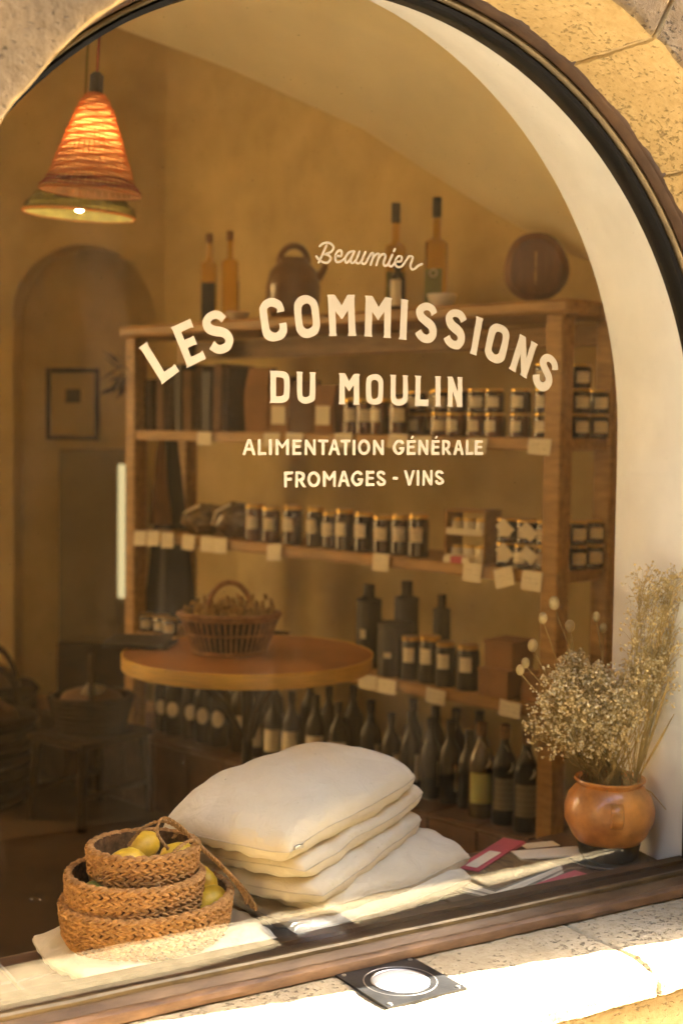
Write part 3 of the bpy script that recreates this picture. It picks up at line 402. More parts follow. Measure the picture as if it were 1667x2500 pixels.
('moulin','O',[[[1.2857,0.0838],[1.2878,0.0839],[1.2899,0.0838],[1.2918,0.0834],[1.2937,0.0829],[1.2954,0.0821],[1.297,0.0811],[1.2985,0.0798],[1.2999,0.0783],[1.3011,0.0767],[1.302,0.075],[1.3027,0.0735],[1.303,0.0719],[1.3032,0.0702],[1.3032,0.0681],[1.3033,0.0652],[1.3033,0.0612],[1.3033,0.0562],[1.3033,0.0509],[1.303,0.0459],[1.3026,0.0421],[1.3019,0.0396],[1.3011,0.0378],[1.3001,0.0366],[1.2989,0.0357],[1.2975,0.0348],[1.2956,0.0339],[1.2935,0.0333],[1.2912,0.0329],[1.2888,0.0327],[1.2865,0.0326],[1.2842,0.0327],[1.2817,0.0329],[1.2793,0.0334],[1.2771,0.0341],[1.2752,0.035],[1.2737,0.0361],[1.2724,0.0371],[1.2712,0.0386],[1.2704,0.0406],[1.2697,0.0437],[1.2692,0.0482],[1.2689,0.0541],[1.2688,0.0604],[1.2689,0.0663],[1.2692,0.0709],[1.2696,0.0739],[1.2701,0.076],[1.2708,0.0774],[1.2718,0.0786],[1.2732,0.0797],[1.2752,0.0809],[1.2777,0.082],[1.2805,0.0828],[1.2832,0.0834]],[[1.2858,0.0742],[1.287,0.074],[1.2884,0.0737],[1.2899,0.0731],[1.2911,0.0724],[1.2921,0.0715],[1.2928,0.0704],[1.2933,0.0692],[1.2935,0.0678],[1.2937,0.066],[1.2938,0.0639],[1.2939,0.061],[1.2938,0.0574],[1.2937,0.0536],[1.2934,0.0501],[1.2931,0.0474],[1.2925,0.0457],[1.2919,0.0446],[1.2911,0.0439],[1.2903,0.0434],[1.2895,0.043],[1.2885,0.0425],[1.2874,0.0423],[1.2863,0.0421],[1.2852,0.0422],[1.2842,0.0424],[1.2833,0.0426],[1.2824,0.0428],[1.2816,0.0432],[1.2809,0.0442],[1.2803,0.0461],[1.2798,0.0494],[1.2795,0.0539],[1.2792,0.0588],[1.2791,0.0633],[1.2792,0.0668],[1.2793,0.0689],[1.2796,0.0703],[1.28,0.0711],[1.2805,0.0717],[1.2811,0.0723],[1.2819,0.073],[1.2827,0.0735],[1.2837,0.0739],[1.2847,0.0742]]]),
('moulin','U',[[[1.3164,0.0836],[1.3299,0.0835],[1.3284,0.0802],[1.3284,0.0754],[1.3285,0.0684],[1.3285,0.0605],[1.3287,0.0533],[1.3289,0.0482],[1.3293,0.0454],[1.3298,0.0441],[1.3303,0.0437],[1.3309,0.0436],[1.3317,0.0434],[1.3326,0.0429],[1.3337,0.0425],[1.3348,0.0423],[1.336,0.0423],[1.337,0.0423],[1.3381,0.0425],[1.3391,0.0428],[1.3402,0.0433],[1.3411,0.0438],[1.3418,0.0444],[1.3424,0.0447],[1.3429,0.0448],[1.3432,0.0451],[1.3434,0.0463],[1.3436,0.0489],[1.3437,0.0539],[1.3436,0.061],[1.3435,0.0686],[1.3434,0.0755],[1.3433,0.0801],[1.3416,0.0834],[1.3545,0.0833],[1.3524,0.0802],[1.3527,0.0749],[1.3532,0.0671],[1.3536,0.0584],[1.3538,0.0503],[1.3536,0.0442],[1.353,0.0406],[1.3521,0.0384],[1.351,0.0371],[1.3495,0.0362],[1.3479,0.0352],[1.3459,0.0341],[1.3435,0.0331],[1.3409,0.0324],[1.3383,0.0319],[1.3359,0.0317],[1.3336,0.0317],[1.3313,0.032],[1.3291,0.0326],[1.327,0.0334],[1.3252,0.0344],[1.3236,0.0353],[1.3222,0.0361],[1.321,0.0373],[1.32,0.0395],[1.3192,0.0431],[1.3187,0.0493],[1.3184,0.0576],[1.3184,0.0665],[1.3183,0.0744],[1.3183,0.0799]]]),
('moulin','L',[[[1.3664,0.0837],[1.381,0.0834],[1.3795,0.08],[1.3793,0.0429],[1.3933,0.0428],[1.3965,0.0446],[1.3968,0.0318],[1.3676,0.0318],[1.3689,0.0352],[1.3691,0.0806]]]),
('moulin','I',[[[1.4089,0.0837],[1.4224,0.0839],[1.4211,0.0805],[1.4215,0.0354],[1.4232,0.0321],[1.41,0.0316],[1.4115,0.0352],[1.4106,0.0806]]]),
('moulin','N',[[[1.4347,0.0838],[1.4467,0.0837],[1.4584,0.0577],[1.4579,0.0808],[1.4565,0.0837],[1.4689,0.0838],[1.4675,0.0806],[1.4685,0.0351],[1.4697,0.0317],[1.4562,0.0315],[1.4572,0.0349],[1.4475,0.0586],[1.4471,0.0359],[1.4486,0.032],[1.4355,0.0323],[1.4376,0.0357],[1.4372,0.0809]]]),
('alimentation','A',[[[1.0376,-0.0521],[1.0468,-0.0267],[1.0528,-0.0267],[1.0617,-0.0518],[1.0561,-0.0518],[1.0536,-0.0449],[1.0453,-0.0449],[1.0431,-0.0521]],[[1.0497,-0.0314],[1.0525,-0.0401],[1.0468,-0.0401]]]),
('alimentation','L',[[[1.0654,-0.0267],[1.0707,-0.0266],[1.0706,-0.0474],[1.0813,-0.0474],[1.0812,-0.0519],[1.0656,-0.0521]]]),
('alimentation','I',[[[1.0853,-0.0267],[1.0911,-0.0267],[1.0914,-0.0519],[1.0856,-0.0519]]]),
('alimentation','M',[[[1.0976,-0.0265],[1.1019,-0.0265],[1.11,-0.0359],[1.1182,-0.0265],[1.1225,-0.0265],[1.1228,-0.0519],[1.1172,-0.0519],[1.117,-0.0345],[1.1098,-0.0416],[1.1029,-0.0343],[1.1033,-0.0519],[1.0979,-0.0519]]]),
('alimentation','E',[[[1.1291,-0.0268],[1.146,-0.0267],[1.146,-0.031],[1.1346,-0.0314],[1.1346,-0.0361],[1.1444,-0.0358],[1.1444,-0.0403],[1.1341,-0.0406],[1.1341,-0.0473],[1.1461,-0.047],[1.1461,-0.0519],[1.129,-0.0519]]]),
('alimentation','N',[[[1.1521,-0.0265],[1.1569,-0.0265],[1.1682,-0.0426],[1.1679,-0.0264],[1.1727,-0.0264],[1.173,-0.052],[1.168,-0.0519],[1.1567,-0.0365],[1.1569,-0.0519],[1.1518,-0.0519]]]),
('alimentation','T',[[[1.1772,-0.0265],[1.1967,-0.0266],[1.1968,-0.0311],[1.19,-0.0312],[1.19,-0.052],[1.1841,-0.052],[1.1841,-0.0312],[1.1772,-0.0309]]]),
('alimentation','A',[[[1.1969,-0.052],[1.2058,-0.0264],[1.2113,-0.0264],[1.2202,-0.052],[1.2145,-0.052],[1.2115,-0.0444],[1.205,-0.0444],[1.2019,-0.052]],[[1.2084,-0.0312],[1.2108,-0.0398],[1.2063,-0.0398]]]),
('alimentation','T',[[[1.2205,-0.0266],[1.2396,-0.0265],[1.2395,-0.0314],[1.2331,-0.0314],[1.2331,-0.052],[1.2276,-0.052],[1.2274,-0.0314],[1.2207,-0.031]]]),
('alimentation','I',[[[1.2439,-0.0265],[1.2498,-0.0265],[1.2497,-0.052],[1.2439,-0.052]]]),
('alimentation','O',[[[1.279,-0.039],[1.2788,-0.0419],[1.2779,-0.0447],[1.2765,-0.0471],[1.2745,-0.0492],[1.2722,-0.0508],[1.2696,-0.0517],[1.2669,-0.052],[1.2642,-0.0517],[1.2616,-0.0508],[1.2592,-0.0492],[1.2572,-0.0471],[1.2558,-0.0447],[1.2548,-0.0419],[1.2545,-0.039],[1.2547,-0.0361],[1.2556,-0.0334],[1.257,-0.0309],[1.2589,-0.0288],[1.2612,-0.0273],[1.2638,-0.0263],[1.2665,-0.026],[1.2692,-0.0263],[1.2719,-0.0272],[1.2742,-0.0288],[1.2762,-0.0308],[1.2777,-0.0333],[1.2787,-0.0361]],[[1.2734,-0.039],[1.2732,-0.0408],[1.2728,-0.0425],[1.272,-0.044],[1.271,-0.0453],[1.2697,-0.0462],[1.2683,-0.0468],[1.2668,-0.047],[1.2654,-0.0468],[1.2639,-0.0462],[1.2627,-0.0453],[1.2616,-0.044],[1.2608,-0.0425],[1.2603,-0.0408],[1.2601,-0.039],[1.2602,-0.0372],[1.2607,-0.0356],[1.2614,-0.034],[1.2625,-0.0328],[1.2637,-0.0318],[1.2651,-0.0312],[1.2666,-0.031],[1.2681,-0.0312],[1.2695,-0.0318],[1.2708,-0.0327],[1.2718,-0.034],[1.2726,-0.0355],[1.2732,-0.0372]]]),
('alimentation','N',[[[1.2845,-0.0266],[1.2899,-0.0266],[1.3014,-0.0425],[1.3008,-0.0267],[1.3062,-0.0266],[1.3066,-0.0519],[1.3011,-0.0519],[1.2897,-0.0359],[1.29,-0.0519],[1.2846,-0.0519]]]),
('generale','G',[[[1.3475,-0.0324],[1.3472,-0.0318],[1.3467,-0.0309],[1.3461,-0.0299],[1.3454,-0.029],[1.3445,-0.0282],[1.3435,-0.0276],[1.3424,-0.027],[1.3411,-0.0265],[1.3398,-0.0262],[1.3385,-0.0261],[1.3372,-0.026],[1.3358,-0.0262],[1.3344,-0.0264],[1.333,-0.0269],[1.3317,-0.0275],[1.3304,-0.0285],[1.3291,-0.0297],[1.3278,-0.0311],[1.3267,-0.0326],[1.3258,-0.0339],[1.3252,-0.0352],[1.3247,-0.0365],[1.3244,-0.0378],[1.3242,-0.039],[1.3242,-0.0403],[1.3245,-0.0416],[1.3249,-0.043],[1.3255,-0.0443],[1.3261,-0.0456],[1.3269,-0.0467],[1.3278,-0.0478],[1.3288,-0.0487],[1.3298,-0.0496],[1.331,-0.0504],[1.3321,-0.051],[1.3332,-0.0515],[1.3344,-0.0519],[1.3356,-0.0521],[1.3368,-0.0522],[1.3381,-0.0521],[1.3395,-0.0518],[1.341,-0.0512],[1.3424,-0.0505],[1.3438,-0.0497],[1.3449,-0.0488],[1.3458,-0.0478],[1.3465,-0.0467],[1.3471,-0.0455],[1.3475,-0.0443],[1.3479,-0.0431],[1.3481,-0.0421],[1.3482,-0.041],[1.3482,-0.0399],[1.3482,-0.0391],[1.3482,-0.0384],[1.3374,-0.0387],[1.3371,-0.0427],[1.3419,-0.043],[1.3416,-0.0434],[1.3412,-0.0441],[1.3408,-0.0448],[1.3403,-0.0455],[1.3397,-0.046],[1.3391,-0.0464],[1.3384,-0.0467],[1.3377,-0.0469],[1.337,-0.047],[1.3363,-0.047],[1.3356,-0.0469],[1.3349,-0.0466],[1.3342,-0.0463],[1.3335,-0.0458],[1.3329,-0.0453],[1.3323,-0.0446],[1.3318,-0.0438],[1.3313,-0.0429],[1.3309,-0.0419],[1.3306,-0.041],[1.3303,-0.0402],[1.3302,-0.0393],[1.3301,-0.0385],[1.3302,-0.0376],[1.3303,-0.0368],[1.3306,-0.0359],[1.331,-0.0349],[1.3314,-0.034],[1.332,-0.0332],[1.3326,-0.0325],[1.3334,-0.0319],[1.3342,-0.0315],[1.3351,-0.0311],[1.336,-0.0309],[1.3369,-0.0308],[1.3376,-0.0308],[1.3384,-0.0309],[1.3391,-0.0311],[1.3397,-0.0314],[1.3403,-0.0318],[1.3408,-0.0322],[1.3413,-0.0327],[1.3417,-0.0333],[1.342,-0.0338],[1.3422,-0.0342]]]),
('generale','E',[[[1.3526,-0.0267],[1.3715,-0.0266],[1.3716,-0.0314],[1.3589,-0.0317],[1.359,-0.0364],[1.3689,-0.0361],[1.369,-0.0407],[1.3587,-0.041],[1.3587,-0.047],[1.3715,-0.047],[1.3716,-0.052],[1.3531,-0.052]],[[1.3637,-0.0195],[1.3677,-0.0198],[1.3652,-0.0242],[1.3603,-0.0242]]]),
('generale','N',[[[1.3765,-0.0265],[1.3823,-0.0264],[1.3927,-0.0431],[1.3924,-0.0264],[1.3977,-0.0264],[1.3978,-0.052],[1.3926,-0.052],[1.3821,-0.0359],[1.3824,-0.052],[1.3768,-0.052]]]),
('generale','E',[[[1.4042,-0.0265],[1.4213,-0.0264],[1.4214,-0.031],[1.4108,-0.0314],[1.4109,-0.0363],[1.4206,-0.0361],[1.4207,-0.0408],[1.4103,-0.0409],[1.4104,-0.047],[1.4214,-0.047],[1.4215,-0.0521],[1.4043,-0.052]],[[1.4137,-0.0192],[1.418,-0.0192],[1.4151,-0.024],[1.4103,-0.024]]]),
('generale','R',[[[1.4267,-0.0262],[1.4281,-0.0262],[1.4301,-0.0261],[1.4323,-0.026],[1.4346,-0.0261],[1.4365,-0.0262],[1.438,-0.0265],[1.4393,-0.0268],[1.4405,-0.0273],[1.4416,-0.0278],[1.4424,-0.0285],[1.4431,-0.0293],[1.4436,-0.0303],[1.4439,-0.0314],[1.4441,-0.0325],[1.4441,-0.0336],[1.4441,-0.0348],[1.4439,-0.036],[1.4435,-0.0373],[1.4431,-0.0385],[1.4426,-0.0394],[1.4421,-0.0401],[1.4413,-0.0407],[1.4406,-0.0411],[1.4399,-0.0414],[1.4395,-0.0416],[1.4472,-0.0521],[1.4406,-0.0521],[1.4338,-0.0431],[1.4327,-0.0431],[1.4325,-0.0521],[1.4268,-0.0521]],[[1.4326,-0.0307],[1.4331,-0.0307],[1.4337,-0.0307],[1.4344,-0.0307],[1.4351,-0.0307],[1.4357,-0.0308],[1.4362,-0.0311],[1.4368,-0.0314],[1.4373,-0.0319],[1.4377,-0.0323],[1.438,-0.0329],[1.4382,-0.0335],[1.4383,-0.0343],[1.4384,-0.0351],[1.4383,-0.0358],[1.4381,-0.0365],[1.4378,-0.0371],[1.4374,-0.0377],[1.4369,-0.0382],[1.4364,-0.0387],[1.4358,-0.039],[1.4352,-0.0392],[1.4345,-0.0392],[1.4337,-0.0392],[1.4331,-0.0392],[1.4326,-0.0391]]]),
('generale','A',[[[1.4505,-0.0521],[1.4584,-0.0262],[1.4656,-0.0262],[1.4739,-0.0521],[1.4678,-0.0521],[1.4658,-0.0448],[1.4593,-0.0448],[1.4569,-0.0521]],[[1.4619,-0.0309],[1.4644,-0.0403],[1.4599,-0.0403]]]),
('generale','L',[[[1.4776,-0.0262],[1.4832,-0.0261],[1.4835,-0.047],[1.4939,-0.0467],[1.494,-0.0521],[1.4779,-0.0521]]]),
('generale','E',[[[1.4969,-0.0264],[1.5144,-0.0263],[1.5145,-0.0309],[1.5036,-0.0312],[1.5036,-0.0364],[1.5129,-0.036],[1.513,-0.0405],[1.5035,-0.0406],[1.5032,-0.047],[1.5156,-0.0467],[1.5157,-0.0522],[1.4971,-0.0521]]]),
('fromages','F',[[[1.1139,-0.0789],[1.1306,-0.0787],[1.1303,-0.0835],[1.1196,-0.0838],[1.1196,-0.0889],[1.1287,-0.0887],[1.1287,-0.0936],[1.1197,-0.0937],[1.1194,-0.1045],[1.1141,-0.1044]]]),
('fromages','R',[[[1.135,-0.0788],[1.1363,-0.0787],[1.1382,-0.0787],[1.1404,-0.0786],[1.1427,-0.0786],[1.1446,-0.0788],[1.1462,-0.0792],[1.1479,-0.0797],[1.1494,-0.0802],[1.1507,-0.0809],[1.1517,-0.0816],[1.1524,-0.0824],[1.1528,-0.0834],[1.1531,-0.0844],[1.1532,-0.0854],[1.1532,-0.0864],[1.1531,-0.0875],[1.1529,-0.0887],[1.1526,-0.0899],[1.1523,-0.091],[1.1518,-0.0919],[1.1512,-0.0926],[1.1505,-0.0932],[1.1497,-0.0937],[1.149,-0.094],[1.1485,-0.0943],[1.1556,-0.1044],[1.1496,-0.1046],[1.1421,-0.0945],[1.1404,-0.0945],[1.1402,-0.1046],[1.1351,-0.1046]],[[1.1399,-0.0833],[1.1406,-0.0833],[1.1415,-0.0833],[1.1426,-0.0833],[1.1437,-0.0834],[1.1446,-0.0836],[1.1454,-0.084],[1.1462,-0.0845],[1.1468,-0.0851],[1.1473,-0.0857],[1.1475,-0.0864],[1.1474,-0.0871],[1.147,-0.088],[1.1464,-0.0888],[1.1458,-0.0896],[1.145,-0.0902],[1.1441,-0.0905],[1.143,-0.0907],[1.1418,-0.0908],[1.1407,-0.0908],[1.14,-0.0908]]]),
('fromages','O',[[[1.1822,-0.0919],[1.1819,-0.0948],[1.181,-0.0975],[1.1796,-0.1],[1.1777,-0.102],[1.1754,-0.1035],[1.1728,-0.1045],[1.1701,-0.1047],[1.1673,-0.1044],[1.1647,-0.1034],[1.1624,-0.1018],[1.1604,-0.0998],[1.1589,-0.0973],[1.158,-0.0946],[1.1577,-0.0917],[1.1579,-0.0888],[1.1588,-0.0861],[1.1602,-0.0837],[1.1621,-0.0816],[1.1644,-0.0801],[1.167,-0.0792],[1.1697,-0.0789],[1.1725,-0.0792],[1.1751,-0.0802],[1.1774,-0.0818],[1.1794,-0.0838],[1.1809,-0.0863],[1.1818,-0.089]],[[1.1768,-0.0919],[1.1766,-0.0936],[1.1761,-0.0953],[1.1753,-0.0968],[1.1743,-0.098],[1.173,-0.0989],[1.1715,-0.0995],[1.17,-0.0996],[1.1685,-0.0994],[1.167,-0.0988],[1.1657,-0.0979],[1.1646,-0.0966],[1.1638,-0.0951],[1.1633,-0.0935],[1.1631,-0.0917],[1.1632,-0.09],[1.1637,-0.0883],[1.1645,-0.0869],[1.1656,-0.0856],[1.1668,-0.0847],[1.1683,-0.0841],[1.1698,-0.084],[1.1713,-0.0842],[1.1728,-0.0848],[1.1741,-0.0857],[1.1752,-0.087],[1.176,-0.0885],[1.1766,-0.0901]]]),
('fromages','M',[[[1.187,-0.0784],[1.1915,-0.0785],[1.1998,-0.0896],[1.2071,-0.0786],[1.212,-0.0786],[1.2122,-0.1045],[1.2072,-0.1044],[1.2068,-0.0883],[1.2003,-0.0956],[1.1929,-0.0882],[1.193,-0.1043],[1.1873,-0.1043]]]),
('fromages','A',[[[1.2158,-0.1046],[1.2244,-0.0784],[1.2307,-0.0785],[1.2401,-0.1047],[1.2342,-0.1046],[1.2312,-0.0972],[1.224,-0.0971],[1.2215,-0.1047]],[[1.228,-0.0843],[1.2309,-0.0927],[1.2254,-0.0926]]]),
('fromages','G',[[[1.2651,-0.085],[1.2647,-0.0843],[1.2642,-0.0835],[1.2636,-0.0824],[1.2629,-0.0815],[1.2621,-0.0807],[1.2611,-0.0801],[1.2599,-0.0795],[1.2586,-0.079],[1.2573,-0.0787],[1.256,-0.0785],[1.2547,-0.0785],[1.2533,-0.0786],[1.2518,-0.0788],[1.2505,-0.0792],[1.2491,-0.0799],[1.2478,-0.0808],[1.2465,-0.082],[1.2452,-0.0834],[1.2441,-0.0848],[1.2432,-0.0862],[1.2425,-0.0875],[1.242,-0.0887],[1.2417,-0.09],[1.2416,-0.0913],[1.2416,-0.0925],[1.2418,-0.0938],[1.2422,-0.0952],[1.2428,-0.0965],[1.2435,-0.0978],[1.2443,-0.0989],[1.2451,-0.1],[1.2461,-0.1009],[1.2472,-0.1018],[1.2483,-0.1026],[1.2495,-0.1032],[1.2506,-0.1037],[1.2518,-0.1042],[1.253,-0.1044],[1.2543,-0.1045],[1.2555,-0.1044],[1.2569,-0.1041],[1.2584,-0.1036],[1.2599,-0.1029],[1.2613,-0.1021],[1.2624,-0.1013],[1.2633,-0.1003],[1.264,-0.0991],[1.2646,-0.0979],[1.2651,-0.0967],[1.2654,-0.0956],[1.2657,-0.0945],[1.2657,-0.0934],[1.2657,-0.0924],[1.2657,-0.0916],[1.2657,-0.0909],[1.2548,-0.0911],[1.2545,-0.0951],[1.2594,-0.0954],[1.2591,-0.0958],[1.2587,-0.0965],[1.2582,-0.0972],[1.2577,-0.0979],[1.2572,-0.0984],[1.2566,-0.0987],[1.2559,-0.099],[1.2552,-0.0992],[1.2544,-0.0993],[1.2537,-0.0993],[1.253,-0.0992],[1.2523,-0.0989],[1.2516,-0.0986],[1.2509,-0.0981],[1.2503,-0.0976],[1.2497,-0.0969],[1.2492,-0.0961],[1.2487,-0.0951],[1.2483,-0.0942],[1.248,-0.0933],[1.2477,-0.0925],[1.2476,-0.0916],[1.2475,-0.0908],[1.2476,-0.0899],[1.2477,-0.0891],[1.248,-0.0882],[1.2484,-0.0872],[1.2489,-0.0863],[1.2494,-0.0855],[1.2501,-0.0848],[1.2508,-0.0843],[1.2517,-0.0839],[1.2526,-0.0835],[1.2535,-0.0833],[1.2543,-0.0832],[1.2551,-0.0832],[1.2559,-0.0833],[1.2566,-0.0836],[1.2572,-0.0839],[1.2578,-0.0842],[1.2583,-0.0846],[1.2588,-0.0852],[1.2592,-0.0858],[1.2595,-0.0863],[1.2597,-0.0866]]]),
('fromages','E',[[[1.2708,-0.0786],[1.2879,-0.0786],[1.288,-0.0834],[1.2769,-0.0836],[1.2768,-0.0889],[1.287,-0.089],[1.2871,-0.093],[1.2766,-0.0934],[1.2765,-0.0996],[1.2884,-0.0998],[1.2885,-0.1046],[1.2711,-0.1044]]]),
('fromages','S',[[[1.3106,-0.0841],[1.3103,-0.0837],[1.3099,-0.083],[1.3093,-0.0822],[1.3085,-0.0812],[1.3074,-0.0803],[1.3063,-0.0796],[1.3051,-0.0791],[1.3038,-0.0787],[1.3025,-0.0785],[1.3011,-0.0784],[1.2997,-0.0785],[1.2983,-0.0788],[1.2969,-0.0792],[1.2957,-0.0798],[1.2945,-0.0806],[1.2935,-0.0816],[1.2929,-0.0826],[1.2924,-0.0838],[1.2922,-0.085],[1.2922,-0.0863],[1.2926,-0.0875],[1.2932,-0.0887],[1.294,-0.0897],[1.295,-0.0907],[1.2961,-0.0916],[1.2975,-0.0925],[1.2991,-0.0933],[1.3005,-0.0939],[1.3018,-0.0945],[1.3028,-0.0951],[1.3037,-0.0957],[1.3046,-0.0963],[1.3052,-0.0968],[1.3056,-0.0972],[1.3057,-0.0973],[1.3057,-0.0976],[1.3057,-0.098],[1.3056,-0.0984],[1.3055,-0.0987],[1.3054,-0.0988],[1.3051,-0.099],[1.3044,-0.0993],[1.3034,-0.0996],[1.3025,-0.0997],[1.3018,-0.0998],[1.3013,-0.0997],[1.3007,-0.0996],[1.3001,-0.0994],[1.2995,-0.0991],[1.2992,-0.0989],[1.2988,-0.0986],[1.2984,-0.0979],[1.2979,-0.097],[1.2975,-0.0962],[1.2972,-0.0955],[1.2919,-0.0974],[1.2922,-0.0979],[1.2927,-0.0988],[1.2933,-0.0999],[1.2941,-0.1011],[1.2951,-0.1023],[1.2964,-0.1031],[1.2976,-0.1037],[1.299,-0.1042],[1.3005,-0.1045],[1.302,-0.1046],[1.3035,-0.1045],[1.3051,-0.1042],[1.3067,-0.1038],[1.3082,-0.1032],[1.3095,-0.1023],[1.3105,-0.1011],[1.3112,-0.0999],[1.3115,-0.0986],[1.3115,-0.0972],[1.3111,-0.0959],[1.3104,-0.0946],[1.3094,-0.0936],[1.3083,-0.0927],[1.3072,-0.092],[1.3061,-0.0912],[1.3047,-0.0904],[1.3032,-0.0897],[1.3018,-0.0891],[1.3006,-0.0885],[1.2998,-0.088],[1.2992,-0.0875],[1.2986,-0.0869],[1.2982,-0.0864],[1.298,-0.086],[1.2979,-0.0857],[1.2979,-0.0854],[1.2979,-0.085],[1.2981,-0.0846],[1.2983,-0.0843],[1.2985,-0.0841],[1.2988,-0.0839],[1.2994,-0.0836],[1.3001,-0.0834],[1.3008,-0.0833],[1.3013,-0.0832],[1.3018,-0.0832],[1.3023,-0.0833],[1.3029,-0.0835],[1.3035,-0.0838],[1.3038,-0.0839],[1.304,-0.0842],[1.3044,-0.0846],[1.3048,-0.0852],[1.3052,-0.0859],[1.3055,-0.0864]]]),
('dash','-',[[[1.3256,-0.0889],[1.336,-0.0893],[1.3354,-0.0942],[1.3248,-0.0941]]]),
('vins','V',[[[1.3477,-0.0784],[1.3537,-0.0785],[1.3599,-0.0947],[1.365,-0.0785],[1.3707,-0.0786],[1.3623,-0.1044],[1.3568,-0.1043]]]),
('vins','I',[[[1.3742,-0.0783],[1.3799,-0.0784],[1.3803,-0.1046],[1.3745,-0.1045]]]),
('vins','N',[[[1.3866,-0.0784],[1.392,-0.0784],[1.4026,-0.0956],[1.4026,-0.0782],[1.4077,-0.0782],[1.4077,-0.1046],[1.4022,-0.1046],[1.3917,-0.0882],[1.3917,-0.1047],[1.3864,-0.1047]]]),
('vins','S',[[[1.4312,-0.0842],[1.4309,-0.0838],[1.4305,-0.0831],[1.4299,-0.0822],[1.4291,-0.0813],[1.4281,-0.0804],[1.4269,-0.0797],[1.4258,-0.0792],[1.4245,-0.0788],[1.4231,-0.0785],[1.4217,-0.0785],[1.4203,-0.0786],[1.4189,-0.0789],[1.4176,-0.0793],[1.4163,-0.0799],[1.4151,-0.0807],[1.4142,-0.0816],[1.4135,-0.0827],[1.413,-0.0838],[1.4128,-0.085],[1.4129,-0.0863],[1.4133,-0.0875],[1.4139,-0.0886],[1.4147,-0.0897],[1.4157,-0.0906],[1.4168,-0.0916],[1.4182,-0.0924],[1.4197,-0.0932],[1.4212,-0.0939],[1.4224,-0.0944],[1.4234,-0.095],[1.4243,-0.0956],[1.4251,-0.0961],[1.4258,-0.0966],[1.4261,-0.097],[1.4262,-0.0972],[1.4263,-0.0974],[1.4263,-0.0978],[1.4262,-0.0982],[1.426,-0.0985],[1.4259,-0.0987],[1.4257,-0.0988],[1.425,-0.0991],[1.4241,-0.0994],[1.4232,-0.0995],[1.4225,-0.0996],[1.422,-0.0995],[1.4214,-0.0994],[1.4209,-0.0992],[1.4203,-0.099],[1.42,-0.0988],[1.4197,-0.0984],[1.4192,-0.0977],[1.4188,-0.0969],[1.4183,-0.096],[1.418,-0.0954],[1.4127,-0.0972],[1.4129,-0.0978],[1.4134,-0.0987],[1.414,-0.0998],[1.4148,-0.1009],[1.4158,-0.102],[1.4171,-0.1029],[1.4183,-0.1035],[1.4197,-0.104],[1.4212,-0.1043],[1.4227,-0.1044],[1.4243,-0.1043],[1.4258,-0.104],[1.4274,-0.1036],[1.4289,-0.1029],[1.4302,-0.1021],[1.4312,-0.1009],[1.4318,-0.0997],[1.4321,-0.0984],[1.4321,-0.0971],[1.4318,-0.0957],[1.431,-0.0945],[1.4301,-0.0935],[1.429,-0.0926],[1.4279,-0.0919],[1.4268,-0.0911],[1.4254,-0.0904],[1.4239,-0.0897],[1.4225,-0.0891],[1.4214,-0.0885],[1.4206,-0.088],[1.42,-0.0875],[1.4194,-0.0869],[1.419,-0.0864],[1.4188,-0.086],[1.4187,-0.0857],[1.4187,-0.0854],[1.4187,-0.085],[1.4189,-0.0846],[1.4191,-0.0843],[1.4193,-0.0841],[1.4196,-0.0839],[1.4201,-0.0837],[1.4208,-0.0835],[1.4215,-0.0833],[1.422,-0.0833],[1.4224,-0.0833],[1.4229,-0.0834],[1.4235,-0.0836],[1.424,-0.0838],[1.4243,-0.084],[1.4246,-0.0842],[1.4249,-0.0846],[1.4253,-0.0852],[1.4257,-0.0859],[1.426,-0.0863]]]),
('beaumier','B',[[[1.1871,0.2914],[1.1849,0.2869],[1.1817,0.2803],[1.1781,0.273],[1.1749,0.2664],[1.1727,0.262],[1.1726,0.2606],[1.1738,0.2596],[1.1754,0.2597],[1.1766,0.2607],[1.1788,0.2652],[1.182,0.2718],[1.1856,0.2791],[1.1889,0.2857],[1.1911,0.2902],[1.1911,0.2916],[1.19,0.2925],[1.1883,0.2925]]]),
('beaumier','B~',[[[1.1778,0.2869],[1.1785,0.2875],[1.1794,0.2884],[1.1804,0.2894],[1.1815,0.2903],[1.1825,0.291],[1.1837,0.2915],[1.185,0.2921],[1.1864,0.2925],[1.1878,0.2929],[1.1892,0.2931],[1.1905,0.2932],[1.1919,0.2932],[1.1933,0.293],[1.1946,0.2928],[1.1957,0.2924],[1.1968,0.2919],[1.1978,0.2912],[1.1988,0.2905],[1.1995,0.2897],[1.1999,0.289],[1.2001,0.2884],[1.2001,0.2876],[1.1999,0.2867],[1.1996,0.2858],[1.1991,0.2849],[1.1986,0.2842],[1.1979,0.2834],[1.1971,0.2826],[1.1961,0.2819],[1.1951,0.2812],[1.1939,0.2806],[1.1923,0.28],[1.1906,0.2795],[1.1891,0.279],[1.188,0.2786],[1.1867,0.2776],[1.1865,0.2762],[1.1876,0.2752],[1.1892,0.2752],[1.1903,0.2755],[1.1919,0.276],[1.1937,0.2766],[1.1956,0.2774],[1.1973,0.2782],[1.1987,0.2791],[1.2,0.2801],[1.2012,0.2812],[1.2022,0.2823],[1.203,0.2835],[1.2036,0.2848],[1.2041,0.2861],[1.2044,0.2876],[1.2044,0.289],[1.204,0.2905],[1.2032,0.2919],[1.2021,0.2931],[1.2008,0.2941],[1.1993,0.2951],[1.1978,0.2958],[1.1961,0.2963],[1.1944,0.2967],[1.1925,0.2969],[1.1907,0.2969],[1.1889,0.2968],[1.1871,0.2965],[1.1853,0.296],[1.1836,0.2954],[1.1819,0.2948],[1.1803,0.294],[1.1788,0.293],[1.1775,0.2919],[1.1763,0.2908],[1.1753,0.2898],[1.1747,0.2892],[1.1741,0.2879],[1.1747,0.2866],[1.1763,0.2862]]]),
